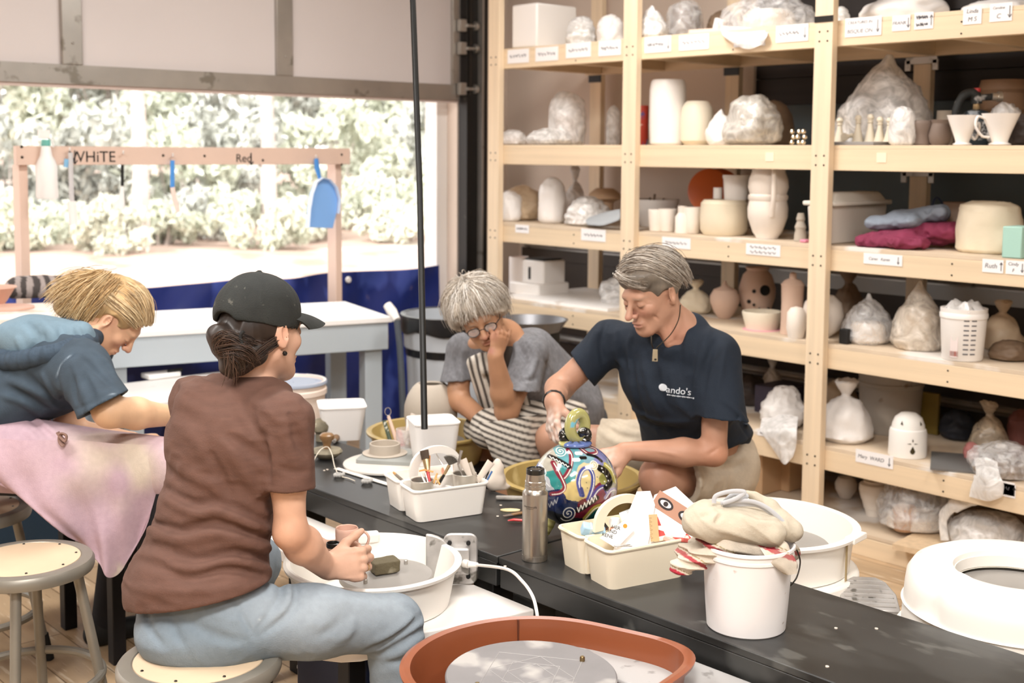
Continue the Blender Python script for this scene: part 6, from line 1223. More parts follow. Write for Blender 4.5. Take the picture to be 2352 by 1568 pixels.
bag('spread milky plastic sheet peaked high over the second shelf, right bay', 2030, 332, 236, 205, 'B', 4.95, film_w, 31, 'peak', .13, (clay_w, .55, .35), .9, lean=.15)
o = bx('grey_board', 'thin grey board under the pale pawn shaped pieces', 'board', 1972, 332, 150, 7, 'B', 4.68, mat('grey_board2', hx('8E8A88'), .7), .22, bev=.001)
PAWN = [(0, 0), (1, 0), (.85, .12), (.5, .45), (.36, .66), (.55, .70), (.36, .74), (.6, .86), (.4, .97), (0, 1)]
for i, (px, h_) in enumerate(((1970, 62), (1998, 64), (2020, 58), (2042, 56), (1928, 56))): q = pot('clay_pawn', ('tallest pale clay pawn nearest the third post', 'second pale clay pawn on the grey board', 'third pale clay pawn, half under plastic', 'fourth pale clay pawn, under plastic', 'pale clay pawn standing behind the fallen one')[i], 'figure', px, 324, 27, h_, 'B', 4.68, PAWN, cream, 'pale pawn shaped pieces'); q.location.z += .014
o = MB().lathe(PAWN_ := [(r*.018, z*.07) for r, z in PAWN], 24, M=Euler((0, 1.45, 0)).to_matrix()).build('fallen_pawn', cream, None, at_s(1930, 318, 'B', 4.63)[0]+Vector((0, -.02, .035))); tag(o, 'pale clay pawn lying on its side by the third post', 'figure')
bag('small milky bag standing before the peaked plastic sheet', 2072, 332, 62, 88, 'B', 4.62, film_w, 33, 'tall', .09, (clay_w, .5, .5))
WAIST = [(0, 0), (.75, 0), (.85, .04), (.72, .4), (.78, .55), (1, .85), (.9, .98), (.84, 1), (.75, .95), (.6, .5), (0, .1)]
pot('brown_cup', 'brown waisted clay cup beside the small milky bag', 'cup', 2117, 332, 46, 56, 'B', 4.66, WAIST, brown_clay, 'brown clay cups on the second shelf'); pot('brown_cup', 'brown rounded clay cup behind the left white mug', 'cup', 2158, 333, 52, 58, 'B', 4.68, [(0, 0), (.7, 0), (.9, .15), (1, .4), (.8, .75), (.72, .85), (.85, 1), (.75, 1), (.65, .85), (0, .1)], brown_clay, 'brown clay cups on the second shelf')
MUG = [(0, 0), (.55, 0), (.6, .03), (.42, .09), (.44, .16), (.62, .45), (.86, .8), (1, 1), (.95, 1), (.8, .8), (.5, .3), (0, .25)]
pot('white_mug', 'flared white footed mug with handle, left of the pair', 'mug', 2210, 333, 72, 68, 'B', 4.62, MUG, white_gl, 'flared white mugs', ('R', [(.72, .62), (1.0, .75), (1.05, .5), (.8, .2), (.6, .3)], .11)); pot('white_mug', 'flared white footed mug with big left handle, right of the pair', 'mug', 2296, 333, 84, 72, 'B', 4.62, MUG, white_gl, 'flared white mugs', ('L', [(.8, .82), (1.25, .9), (1.35, .6), (1.0, .3), (.6, .25)], .10))
p, k = at_s(2240, 318, 'B', 4.86); t = thing('blow_torch', 'gas blow torch with dusty black head standing behind the white mugs', 'torch', p+Vector((0, 0, .001)))
MB().lathe([(0, 0), (.055, 0), (.057, .01), (.057, .115), (.045, .14), (.02, .148), (0, .148)], 40).build('gas_canister', mat('canister_black', hx('25323A'), .4, spots=[(hx('8E9499'), 30, .55)]), t); MB().lathe([(.0575, .03), (.0578, .03), (.0578, .10), (.0575, .10)], 40).build('canister_label', mat('printed_label', hx('4A4A4C'), .5, spots=[(hx('B9B9B9'), 80, .5), (hx('B94A42'), 5, .62)]), t)
MB().lathe([(.012, .146), (.014, .15), (.014, .17), (.01, .172)], 16).build('brass_neck', ferr, t)
L2 = lambda x, z, y=0: Vector((rt.x*x, rt.y*x, z))+Vector((fw.x*y, fw.y*y, 0)); dusty = mat('dusty_black_plastic', hx('2C2E2E'), .6, spots=[(hx('C9C6C2'), 12, .56)])
MB().tube(spline([L2(-.09, .07), L2(-.085, .14), L2(-.06, .2), L2(-.02, .215), L2(.01, .19)]), [.014]*8+[.016]*8+[.018]*8+[.02]*9, 14).build('handle', dusty, t); MB().tube([L2(0, .172), L2(0, .20)], .022, 14).tube([L2(.0, .195), L2(.06, .2)], .014, 12).build('valve', dusty, t); MB().tube([L2(.06, .2), L2(.085, .2)], .016, 14).tube([L2(.085, .2), L2(.1, .2)], .022, 14).build('nozzle', tin, t); MB().tube([L2(.0, .22), L2(.0, .235)], .014, 12).build('red_button', red_h, t)
pot('stacked_rings', 'pale clay rings stacked behind the blow torch', 'rings', 2170, 330, 40, 80, 'B', 5.0, CYL, clay_g); pot('upright_bowl', 'tan bowl stack behind the blow torch at the right', 'bowl', 2300, 330, 110, 150, 'B', 5.15, [(0, 0), (.8, 0), (1, .2), (.9, .5), (1, .55), (.9, .8), (1, .85), (.9, 1), (0, 1)], mat('tan_bowl', hx('8A6D55'), .6))
bag('crumpled silver film bundle behind the right white mug', 2308, 300, 84, 100, 'B', 4.9, film_w, 35, 'lump', .2, (brown_clay, .7, .8)); bag('dark speckled bundle at the right end of the second shelf', 2345, 325, 60, 70, 'B', 4.75, dark_stuff, 37, 'lump', .15)
# ---- shelf C
bag('brown and white wrapped bundle at the left end of the third shelf', 1200, 500, 92, 78, 'C', 4.78, tan_bag, 41, 'lump', .16); bag('white folded wrapper leaning on the first post, third shelf', 1172, 500, 52, 70, 'C', 4.66, white_bag, 42, 'tall', .14, lean=-.5)
bag('tall white wrapped cylinder on the third shelf', 1268, 505, 66, 104, 'C', 4.72, white_bag, 43, 'tall', .07); bag('grey wrapped bust shaped bundle behind the tall white cylinder', 1320, 500, 54, 125, 'C', 4.95, plastic_film('grey_wrap', (.75, .7, .66), .9), 44, 'tied', .1, (bisque_p, .6, .6)); pot('tan_dome', 'tan dome lid resting behind the lumpy white bag', 'lid', 1388, 505, 78, 78, 'C', 5.0, [(0, 0), (.5, 0), (.55, .6), (1, .7), (.9, .85), (.5, 1), (0, 1)], mat('tan_lid', hx('C9A98A'), .7))
bag('lumpy white bag low on the third shelf, left bay', 1350, 508, 106, 62, 'C', 4.72, film_w, 45, 'lump', .22, (clay_w, .8, .8)); hang('grey_cloth', 'grey cloth spilling over the shelf edge at the second post', 'cloth', [[(1350, 500, -.1), (1385, 488, -.12), (1424, 480, -.1)], [(1345, 508, 0), (1385, 506, 0), (1424, 496, 0)], [(1350, 516, .012), (1385, 517, .02), (1422, 505, .012)]], SX, mat('grey_rag2', hx('A9ADB0'), .9, bump=.4))
t = pot('planter_bowl', 'white wrapped bowl of dried stems right of the second post', 'bowl', 1500, 515, 118, 62, 'C', 4.95, [(0, 0), (.5, 0), (.8, .4), (1, .9), (1, 1), (.9, .98), (0, .7)], white_bag)
for i in range(5): MB().tube([Vector((.0, .06-.03*i, .08)), Vector((.01, .065-.032*i, .13+.02*(i % 3)))], [.004, .006], 8).build('dried_stem', brown_bag, t)
for i, (px, w, h, lb) in enumerate(((1506, 36, 50, 'smallest white bisque cup, leftmost of four'), (1532, 44, 52, 'straight white bisque cup, second of four'), (1566, 32, 62, 'narrow necked white bisque cup, third of four'), (1590, 40, 60, 'tapered white bisque cup, rightmost of four'))): pot('bisque_cup', lb, 'cup', px, 532, w, h, 'C', 4.64+.03*(i % 2), CUP if i != 2 else [(0, 0), (1, 0), (1, .6), (.6, .75), (.65, 1), (.5, 1), (0, .9)], bisque, 'white bisque cups')
pot('clay_drum', 'round cream bag of clay tied flat, beside the bisque cups', 'bag', 1662, 540, 110, 80, 'C', 4.72, [(0, 0), (.85, 0), (.98, .15), (1, .5), (.97, .9), (.85, 1), (0, 1)], mat('cream_bag', hx('E2D5BC'), .55, bump=.5, bscale=25, var=.07))
for i, px in enumerate((1628, 1650)):
    p, k = at_s(px, 460, 'C', 5.02+.06*i); r = 50*k; o = MB().lathe([(0, -.012), (r*.9, -.012), (r, -.008), (r, .008), (r*.92, .012), (0, .004)], 56, M=Euler((0, PI/2+.15, .35)).to_matrix()).build('orange_disc', mat('orange_plastic', hx('D0662E'), .35), None, p+Vector((0, 0, r+.03))); tag(o, ('orange round disc standing on edge, rear one', 'orange round disc standing on edge, front one')[i], 'disc', 'orange discs')
for o in [q for q in COL.objects if q.name.startswith('orange_disc')]: o.location.z = LV['C']+.085+50*at_s(1640, 460, 'C', 5.05)[1]
bx('small_carton', 'small carton behind the drum of clay carrying the orange discs', 'box', 1640, 520, 80, 40, 'C', 5.06, card, .2)
pot('white_tub', 'small white plastic tub with writing on the cream clay bag', 'tub', 1690, 460, 62, 56, 'C', 4.78, CUP[:1]+[(.85, 0), (.95, .85), (1, .88), (1, 1), (.9, 1), (0, .96)], white_gl).location.z = LV['C']+80*at_s(1662, 540, 'C', 4.72)[1]+.001
t = pot('glue_bottle', 'small red capped bottle by the orange discs', 'bottle', 1648, 470, 20, 26, 'C', 4.78, CYL, white_gl); t.location.z = LV['C']+80*at_s(1662, 540, 'C', 4.72)[1]+.001; MB().lathe([(0, .04), (.012, .04), (.012, .055), (0, .055)], 16).build('red_cap', red_h, t)
pot('bottle_vase', 'large pale double bellied vase with long handle on the third shelf', 'vase', 1762, 543, 92, 172, 'C', 4.68, [(0, 0), (.55, 0), (.58, .03), (.72, .08), (.98, .28), (1, .4), (.92, .5), (.98, .53), (.98, .57), (.9, .59), (1, .68), (.96, .78), (.82, .88), (.8, .97), (.84, 1), (.7, 1), (0, .9)], bisque, None, ('F', [(.95, .96), (1.25, .9), (1.3, .55), (1.05, .3)], .12), sy=1)
pot('stacked_figure', 'small grey stacked figure by the third post', 'figure', 1838, 545, 28, 64, 'C', 4.66, [(0, 0), (1, 0), (1, .2), (.8, .4), (.95, .5), (.6, .7), (.75, .78), (.5, 1), (0, 1)], clay_g); o = bx('pink_eraser', 'tiny pink block beside the stacked figure', 'block', 1848, 548, 16, 7, 'C', 4.60, mat('pink_block', hx('E08FA8'), .6), .03)
for i, (cc, lb) in enumerate((('8A3050', 'thin maroon book at the third post, lower'), ('7A93A6', 'thin blue book at the third post, upper'))): o = bx('thin_book', lb, 'book', 1910, 556-9*i, 44, 8, 'C', 4.75, mat('book_%d' % i, hx(cc), .6), .16, group='thin books', z0=.015*i, bev=.001)
t = bx('plastic_crate', 'pale lidded tub stained grey on the third shelf, right bay', 'tub', 1945, 560, 56, 84, 'C', 4.80, mat('pale_tub', hx('DCD3C8'), .5, spots=[(hx('8A857E'), 9, .62)]), .42, -.0, bev=.008, taper=1.08); k = at_s(1945, 560, 'C', 4.8)[1]; MB().box((0, 0, 90*k), (.46, 84*k, 10*k)).build('lid_rim', mat('dusty_lid', hx('E9E3D8'), .6), t, bevel=.006); MB().box((0, 0, 103*k), (.44, 66*k, 22*k), taper=.8).build('lid', mat('dusty_lid', hx('E9E3D8'), .6), t, bevel=.01); MB().box((-.212, 0, 50*k), (.012, 22*k, 12*k)).build('latch', dark_stuff, t, bevel=.003)
def folded(name, label_, pts, rs_, m_, X, lev, seed, noise=.012, group=None):
    s_ = SDF(.006)
    for (a_, c_), (r0, r1) in zip(pts, rs_): s_.ecap(A3(onx(a_[0], a_[1], X+a_[2])), A3(onx(c_[0], c_[1], X+c_[2])), (r0*2.2, r0), (r1*2.2, r1), (1, 0, 0), .02)
    s_.noise(noise, 14, seed).noise(noise*.4, 40, seed+1, ridge=True).plane((0, 0, LV[lev]+.002), (0, 0, -1)); o = s_.build(name, m_); return tag(o, label_, 'cloth', group)
folded('folded_cloth', 'magenta folded cloth on the third shelf, right bay', [((1990, 548, .05), (2085, 550, .05)), ((2060, 545, .15), (2195, 530, .2)), ((1985, 552, .02), (2120, 555, .04))], [(.03, .03), (.035, .045), (.022, .025)], mat('magenta_cloth', hx('84304C'), .8, var=.2, vscale=8, bump=.3), 4.60, 'C', 3, .014, 'folded cloths')
folded('folded_cloth', 'blue grey folded cloth on top of the magenta one', [((2010, 512, .06), (2100, 508, .08)), ((2060, 500, .12), (2160, 492, .2))], [(.024, .03), (.032, .036)], mat('bluegrey_cloth', hx('8A93A0'), .8, var=.15, vscale=8, bump=.3), 4.62, 'C', 7, .010, 'folded cloths')
pot('tall_mug', 'brown stained tall mug with thin high handle behind the cloths', 'mug', 2200, 520, 70, 98, 'C', 5.02, CYL, mat('stained_mug', hx('A08673'), .5, spots=[(hx('6B4A38'), 8, .58)]), None, ('L', [(.95, .9), (1.4, 1.1), (1.7, .95), (1.6, .5), (1.2, .1)], .08, mat('dark_blue_glaze', hx('2C3A5A'), .3)))
bag('square cream bag of clay with folded top on the third shelf', 2272, 572, 124, 116, 'C', 4.74, mat('cream_bag', hx('E2D5BC'), .55), 47, 'block', .06, dpt=1.2); o = bx('mint_box', 'mint green box at the right edge of the third shelf', 'box', 2340, 578, 46, 72, 'C', 4.60, mat('mint_card', hx('A8CFC2'), .5), .12)
# ---- shelf D
t = pot('label_can', 'pale can with red band at the left end of the fourth shelf', 'can', 1192, 678, 46, 84, 'D', 4.78, CYL, mat('red_white_can', hx('E6DCD6'), .45, spots=[(hx('C8695E'), 7, .6)])); MB().lathe([(0, .155), (.055, .155), (.055, .175), (0, .175)], 24).build('red_lid', mat('red_can_lid', hx('C4574E'), .4), t)
bx('white_base_box', 'low white box carrying the small scale box', 'box', 1238, 690, 100, 30, 'D', 4.82, white_gl, .24, bev=.01); t = bx('white_kettle_box', 'white square device with black top on the low white box', 'box', 1248, 662, 74, 54, 'D', 4.84, white_gl, .17, z0=.066, bev=.01); MB().box((0, 0, .135), (.15, .15, .018)).build('black_top', rubber, t, bevel=.004); MB().box((-.086, .025, .06), (.002, .018, .07)).build('display', rubber, t)
o = MB().box((4.88, 4.75, LV['D']+.009), (.62, .78, .016)).build('plaster_board', white_tt); tag(o, 'wide white plaster board on the fourth shelf, left bay', 'board'); bag('soft pale cloth heap right end of the left bay, fourth shelf', 1420, 705, 90, 60, 'D', 4.85, film_w, 49, 'lump', .18)
bag('white spouted bag of clay behind the man\'s head', 1598, 718, 78, 76, 'D', 4.9, mat('cream_bag', hx('E2D5BC'), .55), 51, 'tied', .12)
pot('gourd_vase', 'pinkish gourd vase with thin pointed neck', 'vase', 1664, 722, 68, 86, 'D', 4.85, [(0, 0), (.4, 0), (.7, .15), (.98, .42), (1, .58), (.75, .76), (.25, .85), (.12, .92), (.08, 1), (0, 1)], bisque_p)
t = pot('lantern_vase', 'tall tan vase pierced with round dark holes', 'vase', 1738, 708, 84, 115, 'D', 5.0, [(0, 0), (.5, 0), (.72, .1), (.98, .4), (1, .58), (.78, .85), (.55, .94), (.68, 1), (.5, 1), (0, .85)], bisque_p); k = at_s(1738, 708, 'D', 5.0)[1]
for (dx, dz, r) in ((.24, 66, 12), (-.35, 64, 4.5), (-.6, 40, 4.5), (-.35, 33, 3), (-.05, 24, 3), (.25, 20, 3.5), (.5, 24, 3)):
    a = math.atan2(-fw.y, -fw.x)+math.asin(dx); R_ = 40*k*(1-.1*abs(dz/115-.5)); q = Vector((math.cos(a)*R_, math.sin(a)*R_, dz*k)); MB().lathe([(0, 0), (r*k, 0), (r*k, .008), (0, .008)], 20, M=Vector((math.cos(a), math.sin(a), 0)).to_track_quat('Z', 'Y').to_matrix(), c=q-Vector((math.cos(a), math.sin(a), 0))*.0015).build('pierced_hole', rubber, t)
pot('shallow_dish', 'cream shallow dish on a pink cloth, fourth shelf', 'dish', 1750, 748, 92, 40, 'D', 4.70, [(0, 0), (.8, 0), (.85, .25), (1, .9), (.97, 1), (.9, .95), (.78, .35), (0, .3)], cream); o = MB().prism(circ(.09, 30), 0, .004).build('pink_mat', mat('pink_mat', hx('DDA0A8'), .8), None, at_s(1750, 750, 'D', 4.68)[0]); tag(o, 'round pink mat under the cream shallow dish', 'mat'); o.location.z -= .003
pot('lidded_jar', 'tall pale lidded jar with knob beside the third post', 'jar', 1818, 762, 54, 142, 'D', 4.66, [(0, 0), (.95, 0), (.9, .5), (.95, .78), (1, .8), (.7, .87), (.3, .9), (.28, .98), (.1, 1), (0, 1)], bisque_p); pot('small_gourd', 'white short gourd before the tall lidded jar', 'vase', 1828, 765, 44, 72, 'D', 4.58, [(0, 0), (.8, 0), (1, .3), (.95, .8), (.6, .95), (0, 1)], bisque); pot('round_globe', 'round white globe behind the third post, fourth shelf', 'globe', 1888, 782, 96, 98, 'D', 4.70, [(0, 0), (.4, .01), (.8, .18), (1, .5), (.86, .8), (.5, .97), (0, 1)], bisque)
bag('brown crumpled paper bundle right of the third post, fourth shelf', 1945, 780, 96, 140, 'D', 5.0, brown_bag, 53, 'tied', .2); bag('clear bag holding two clay lumps with a black clip', 1992, 788, 112, 112, 'D', 4.70, film, 55, 'peak', .12, (clay_w, .75, .42)); bx('black_clip_box', 'small black block beside the bag of two lumps', 'block', 1942, 780, 22, 34, 'D', 4.60, rubber, .04)
bag('tall clear bag around a tan clay block on the fourth shelf', 2108, 797, 118, 152, 'D', 4.72, plastic_film('tan_film', (.86, .78, .68), .6), 57, 'peak', .09, (tan_bag, .85, .62)); t = pot('measuring_bucket', 'white measuring bucket with clear plastic on top', 'bucket', 2210, 818, 106, 118, 'D', 4.62, [(0, 0), (.82, 0), (.85, .02), (.96, .8), (1, .82), (1, .9), (.97, .92), (.98, 1), (.9, 1), (0, .85)], white_gl)
k = at_s(2210, 818, 'D', 4.62)[1]; bb = MB().lathe([(48*k, .19), (45*k, .20), (30*k, .225), (0, .21)], 36, fn=lambda a, i, r, z: (r*(1+.1*math.sin(a*7)), z+.012*math.sin(a*5+i))).build('plastic_top', film_w, t)
a0 = math.atan2(-fw.y, -fw.x); MM = Matrix.Rotation(a0, 4, 'Z')
for i in range(8): 
    for j in (-.22, .12): q = Matrix.Rotation(j, 4, 'Z')@MM; R_ = (46+5*i/8)*k; v = q@Vector((R_+.001, 0, .03+.019*i)); MB().box(v, (.001, .02, .005), rot=a0+j).build('measure_mark', ink, t)
for j, z, h_, cc in ((-.75, .07, .11, 'E8DAD6'), (-.75, .03, .02, 'D9614A')): v = Matrix.Rotation(j, 4, 'Z')@MM@Vector((46*k+.002, 0, z)); MB().box(v, (.002, .03, h_), rot=a0+j).build('printed_panel', mat('panel_'+cc, hx(cc), .5), t)
bag('brown tied sack behind the measuring bucket', 2300, 800, 92, 120, 'D', 4.95, tan_bag, 59, 'tied', .12); bag('flat brown sack low beside the measuring bucket', 2318, 806, 90, 46, 'D', 4.75, brown_bag, 61, 'lump', .12)
# ---- shelf E
bag('brown bundle behind the man\'s left shoulder', 1720, 925, 84, 72, 'E', 5.0, dark_stuff, 63, 'lump', .15); bag('hanging clear bag of pale clay under the fourth shelf', 1772, 930, 56, 112, 'E', 5.1, film_w, 65, 'tied', .12, (clay_w, .6, .5)); bx('purple_box', 'dark purple box behind the lumpy white bag', 'box', 1795, 945, 84, 62, 'E', 4.98, mat('dark_purple', hx('3A3342'), .5), .2)
bag('lumpy cream cloth bag low on the fifth shelf, middle bay', 1800, 985, 96, 96, 'E', 4.72, white_bag, 67, 'lump', .18); hang('plastic_sheet', 'white plastic hanging over the rail left of the third post', 'sheet', [[(1750, 960, -.08), (1795, 952, -.1), (1832, 956, -.08)], [(1748, 990, .01), (1792, 985, .03), (1830, 985, .02)], [(1775, 1030, .02), (1800, 1030, .04), (1828, 1025, .03)], [(1796, 1062, .03), (1805, 1066, .04), (1822, 1050, .03)]], SX, film_w, seed=5)
bag('yellow brown bag right of the third post, fifth shelf', 1928, 985, 84, 96, 'E', 5.05, tan_bag, 69, 'lump', .14); t = bag('white bag of clay tied with a ruffled top', 1940, 1016, 122, 145, 'E', 4.70, white_bag, 71, 'tied', .13, dpt=1.0)
t = pot('large_bucket', 'large dusty grey bucket behind the tied white bag', 'bucket', 2042, 1005, 150, 150, 'E', 5.02, [(0, 0), (.84, 0), (.87, .03), (.94, .7), (.98, .72), (.98, .76), (.94, .78), (1, .97), (.95, 1), (.88, .98), (0, .9)], mat('dusty_bucket', hx('A89E92'), .6, spots=[(hx('7E6C5A'), 8, .64)])); bx('yellow_card', 'dark yellow hanging card beside the large bucket', 'card', 2135, 985, 44, 95, 'E', 5.1, mat('mustard', hx('7E6A2C'), .6), .02)
t = pot('pierced_lantern', 'white domed lantern pierced with a drop and slots', 'lantern', 2084, 1042, 86, 100, 'E', 4.66, [(0, 0), (.99, 0), (1, .02), (.97, .55), (.93, .62), (.86, .64), (.84, .72), (.7, .88), (.4, .98), (0, 1)], mat('matte_white_bisque', hx('F0ECE6'), .8)); k = at_s(2084, 1042, 'E', 4.66)[1]
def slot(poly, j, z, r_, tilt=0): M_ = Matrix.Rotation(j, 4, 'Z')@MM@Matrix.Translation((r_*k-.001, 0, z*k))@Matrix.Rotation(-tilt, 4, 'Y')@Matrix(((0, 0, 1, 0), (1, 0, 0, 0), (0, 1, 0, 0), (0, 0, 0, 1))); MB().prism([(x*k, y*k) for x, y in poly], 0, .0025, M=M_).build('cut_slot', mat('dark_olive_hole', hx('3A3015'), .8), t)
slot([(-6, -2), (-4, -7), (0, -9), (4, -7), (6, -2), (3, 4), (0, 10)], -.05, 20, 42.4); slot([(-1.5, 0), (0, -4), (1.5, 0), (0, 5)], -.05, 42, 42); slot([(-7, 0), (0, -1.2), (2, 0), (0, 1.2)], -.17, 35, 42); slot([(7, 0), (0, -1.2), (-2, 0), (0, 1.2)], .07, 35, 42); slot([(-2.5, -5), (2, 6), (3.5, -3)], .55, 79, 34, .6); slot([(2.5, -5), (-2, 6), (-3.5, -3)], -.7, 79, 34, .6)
bag('brown bag with knotted ears at the right of the fifth shelf', 2270, 1010, 92, 128, 'E', 4.92, plastic_film('amber_film', (.62, .5, .36), .8), 73, 'tied', .15, (brown_clay, .8, .5)); bag('dark navy bundle beside the eared bag', 2200, 985, 76, 70, 'E', 5.1, mat('navy_bundle', hx('22252F'), .6), 74, 'lump', .15); bag('dull red bundle at the far right of the fifth shelf', 2350, 1010, 70, 110, 'E', 5.0, mat('dull_red', hx('6E3F38'), .7), 75, 'tall', .12); bag('pink paper scrap by the eared bag', 2232, 1010, 34, 40, 'E', 4.8, mat('pink_scrap', hx('C4807C'), .7), 76, 'lump', .2)
o = MB().box((0, 0, .004), (.3, .26, .008)).build('slate_board', mat('slate_board', hx('6E6C6A'), .6), None, at_s(2215, 1062, 'E', 4.70)[0]+Vector((0, 0, .001)), (0, 0, .5)); tag(o, 'thin grey board under the crumpled clear bag', 'board'); bag('crumpled clear bag over brown tiles at the right shelf edge', 2300, 1085, 150, 78, 'E', 4.66, film, 77, 'lump', .2, (brown_bag, .8, .35)); hang('plastic_sheet', 'clear plastic knot hanging over the rail at lower right', 'sheet', [[(2235, 1050, -.04), (2262, 1050, -.06), (2290, 1060, -.04)], [(2240, 1085, .02), (2262, 1082, .05), (2295, 1090, .02)], [(2230, 1120, .03), (2268, 1125, .06), (2305, 1115, .03)], [(2225, 1140, .03), (2270, 1150, .05), (2300, 1140, .03)]], SX, film_w, seed=9)
# ---- shelf G (floor level)
for i, (px, pyb, w, h, dp_, lb) in enumerate(((1745, 1180, 96, 118, 4.80, 'tall cardboard box on the bottom shelf behind the man'), (1815, 1165, 74, 90, 4.95, 'open brown cardboard box left of the third post'))): bx('cardboard_box', lb, 'box', px, pyb, w, h, 'G', dp_, card, .25, group='cardboard boxes')
pot('small_pot', 'small pale round pot on the bottom shelf', 'pot', 1940, 1215, 50, 48, 'G', 4.95, [(0, 0), (.5, 0), (.95, .4), (1, .7), (.75, .95), (.6, 1), (0, .9)], bisque); pot('ribbed_pot', 'white ribbed tapering pot on the bottom shelf', 'pot', 2005, 1238, 70, 82, 'G', 4.80, [(0, 0), (.5, 0), (.6, .2), (.66, .22), (.8, .45), (.85, .47), (1, .75), (.95, .9), (.7, .95), (.72, 1), (.6, 1), (0, .9)], bisque)
bx('brown_carton', 'brown carton behind the white ribbed pot', 'box', 2070, 1225, 80, 70, 'G', 5.1, card, .2, group='cardboard boxes'); bag('pale brown bundle on top of the brown carton', 2055, 1215, 90, 44, 'G', 5.05, tan_bag, 79, 'lump', .15).location.z += 70*at_s(2070, 1225, 'G', 5.1)[1]
for i in range(4): o = bx('stacked_slab', 'grey slab in the dark stack at the bottom left of the right bay, layer %s' % ('lowest', 'second', 'third', 'top')[i], 'slab', 1945, 1190-16*i, 130, 10, 'G', 5.15, mat('dark_slab', hx('6A625C'), .7), .25, z0=.12+.045*i, group='stack of grey slabs')
o = MB().box((4.72, 2.35, LV['G']+.012), (.5, .6, .022), rot=.1).build('chip_board', mat('chipboard', hx('D9BE9C'), .7, var=.15, vscale=40)); tag(o, 'chipboard tray lying on the bottom shelf edge', 'board')
t = bag('big clear bag with a block of clay in it on the chipboard tray', 2098, 1275, 172, 118, 'G', 4.72, film, 81, 'lump', .13, (clay_w, .75, .28)); t.location.z += .024; k = at_s(2098, 1275, 'G', 4.7)[1]; MB().lathe([(0, 0), (24*k, 0), (27*k, 48*k), (22*k, 55*k), (0, 55*k)], 24, c=(-.08, 0, .001)).build('clay_block', mat('orange_clay', hx('B9906E'), .7), t)
ln_ = [onx(x, y, 4.60) for x, y in ((2170, 1240), (2166, 1190), (2185, 1165), (2225, 1145), (2275, 1130))]; o = MB().tube(spline(ln_), [.018]*9+[.022]*8+[.03]*8+[.034]*8, 12, flat=.5).build('twisted_plastic', film_w); tag(o, 'twisted tail of clear plastic reaching up to the rail', 'plastic')
bag('pale bag of clay at the bottom right beside the covered wheel', 2268, 1290, 175, 92, 'G', 4.72, film_w, 83, 'dome', .10, (clay_w, .8, .8)); bag('brown paper sack at the right edge of the bottom shelf', 2345, 1265, 60, 110, 'G', 4.95, brown_bag, 85, 'tall', .14)
# ------------------------------------------------------------------ woman in the brown shirt and black cap
p1 = thing('person', 'person in brown tee, light jeans and black cap, back to us, holding a mug', 'person', (1.33, 2.54, 0))
SK1 = np.array(hx('CBA189'))
hipL, hipR = D(430, 1395, 2.99), D(520, 1400, 2.86); pel = (hipL+hipR)/2
shR = D(657, 965, 2.86); shL = D(446, 918, 3.08); nk = D(572, 892, 2.99); hd1 = Head(D(602, 762, 3.0), nR*.60+nF*.78+nU*-.05, (.12, .08, .97), 1.02)
ch = D(520, 1010, 2.95); ws = D(490, 1200, 2.93); elR = D(667, 1222, 2.86); wrR = D(748, 1303, 3.0)
b = SDF(.0034); hd1.sculpt(b, neck=nk+np.array((0, 0, -.02)), rn=.05, nose=.97)
b.cap(nk, (shR+nk)/2, .045, .04, .03).cap(nk, (shL+nk)/2, .045, .04, .03).ecap(ch, ws, (.14, .085), (.125, .085), shR-shL, .05)
b.cap(shR, shR+(elR-shR)*.5, .043, .040).cap(shR+(elR-shR)*.5, elR, .040, .036, .03)
mF = elR+(wrR-elR)*.35; b.cap(elR, mF, .038, .042, .02).cap(mF, wrR, .042, .027, .02)
b.fold([elR+(shR-elR)*.06+nR*.03, elR-nR*.03], .007, -.004)
elL = D(590, 1180, 3.25); wrL = D(745, 1262, 3.16); b.cap(shL, elL, .041, .034).cap(elL, wrL, .034, .024, .02)
mug = D(796, 1252, 3.12)
hR = hand(b, wrR, (dirv(.93, .03, .30)), dirv(.25, .18, -.95), -1, ((1.0, 1.2, .7), (1.0, 1.25, .7), (1.05, 1.25, .7), (1.1, 1.2, .7)), .10, (.7, .3, .3), 1.04)
hL = hand(b, wrL, dirv(.75, -.1, -.05), dirv(-.1, .5, .8), 1, ((.5, .7, .4), (.6, .7, .4), (.7, .7, .4), (.8, .7, .4)), .05, (.6, .2, .3), .92)
for i in range(4): b.fold([hR['tips'][i][1]-hR['d']*.05+hR['n']*.012, hR['tips'][i][1]+hR['n']*.012], .0028, .0018)
b.fold([wrR-hR['d']*.02+hR['n']*.02, wrR+hR['d']*.03+hR['n']*.02+hR['t']*.01], .003, .002)
def col1(V):
    C = np.tile(SK1, (len(V), 1)); hd1.paint(V, C, lip=(.5, .22, .18), brow=(.1, .07, .05))
    C = lerpc(C, .55*near(V, [elR-nR*.02, elR+nR*.02], .05), (.55, .24, .14)); C = lerpc(C, .35*near(V, [shR+(elR-shR)*.4, elR], .06), (.62, .36, .22))
    C = lerpc(C, .3*near(V, [hd1.p(.08, -.01, -.005)]*2, .03), (.7, .3, .2)); n = vn(V, 60, 4); return C*(1+.05*n)[:, None]
b.build('body', skin_m, wparent=p1, color=col1)
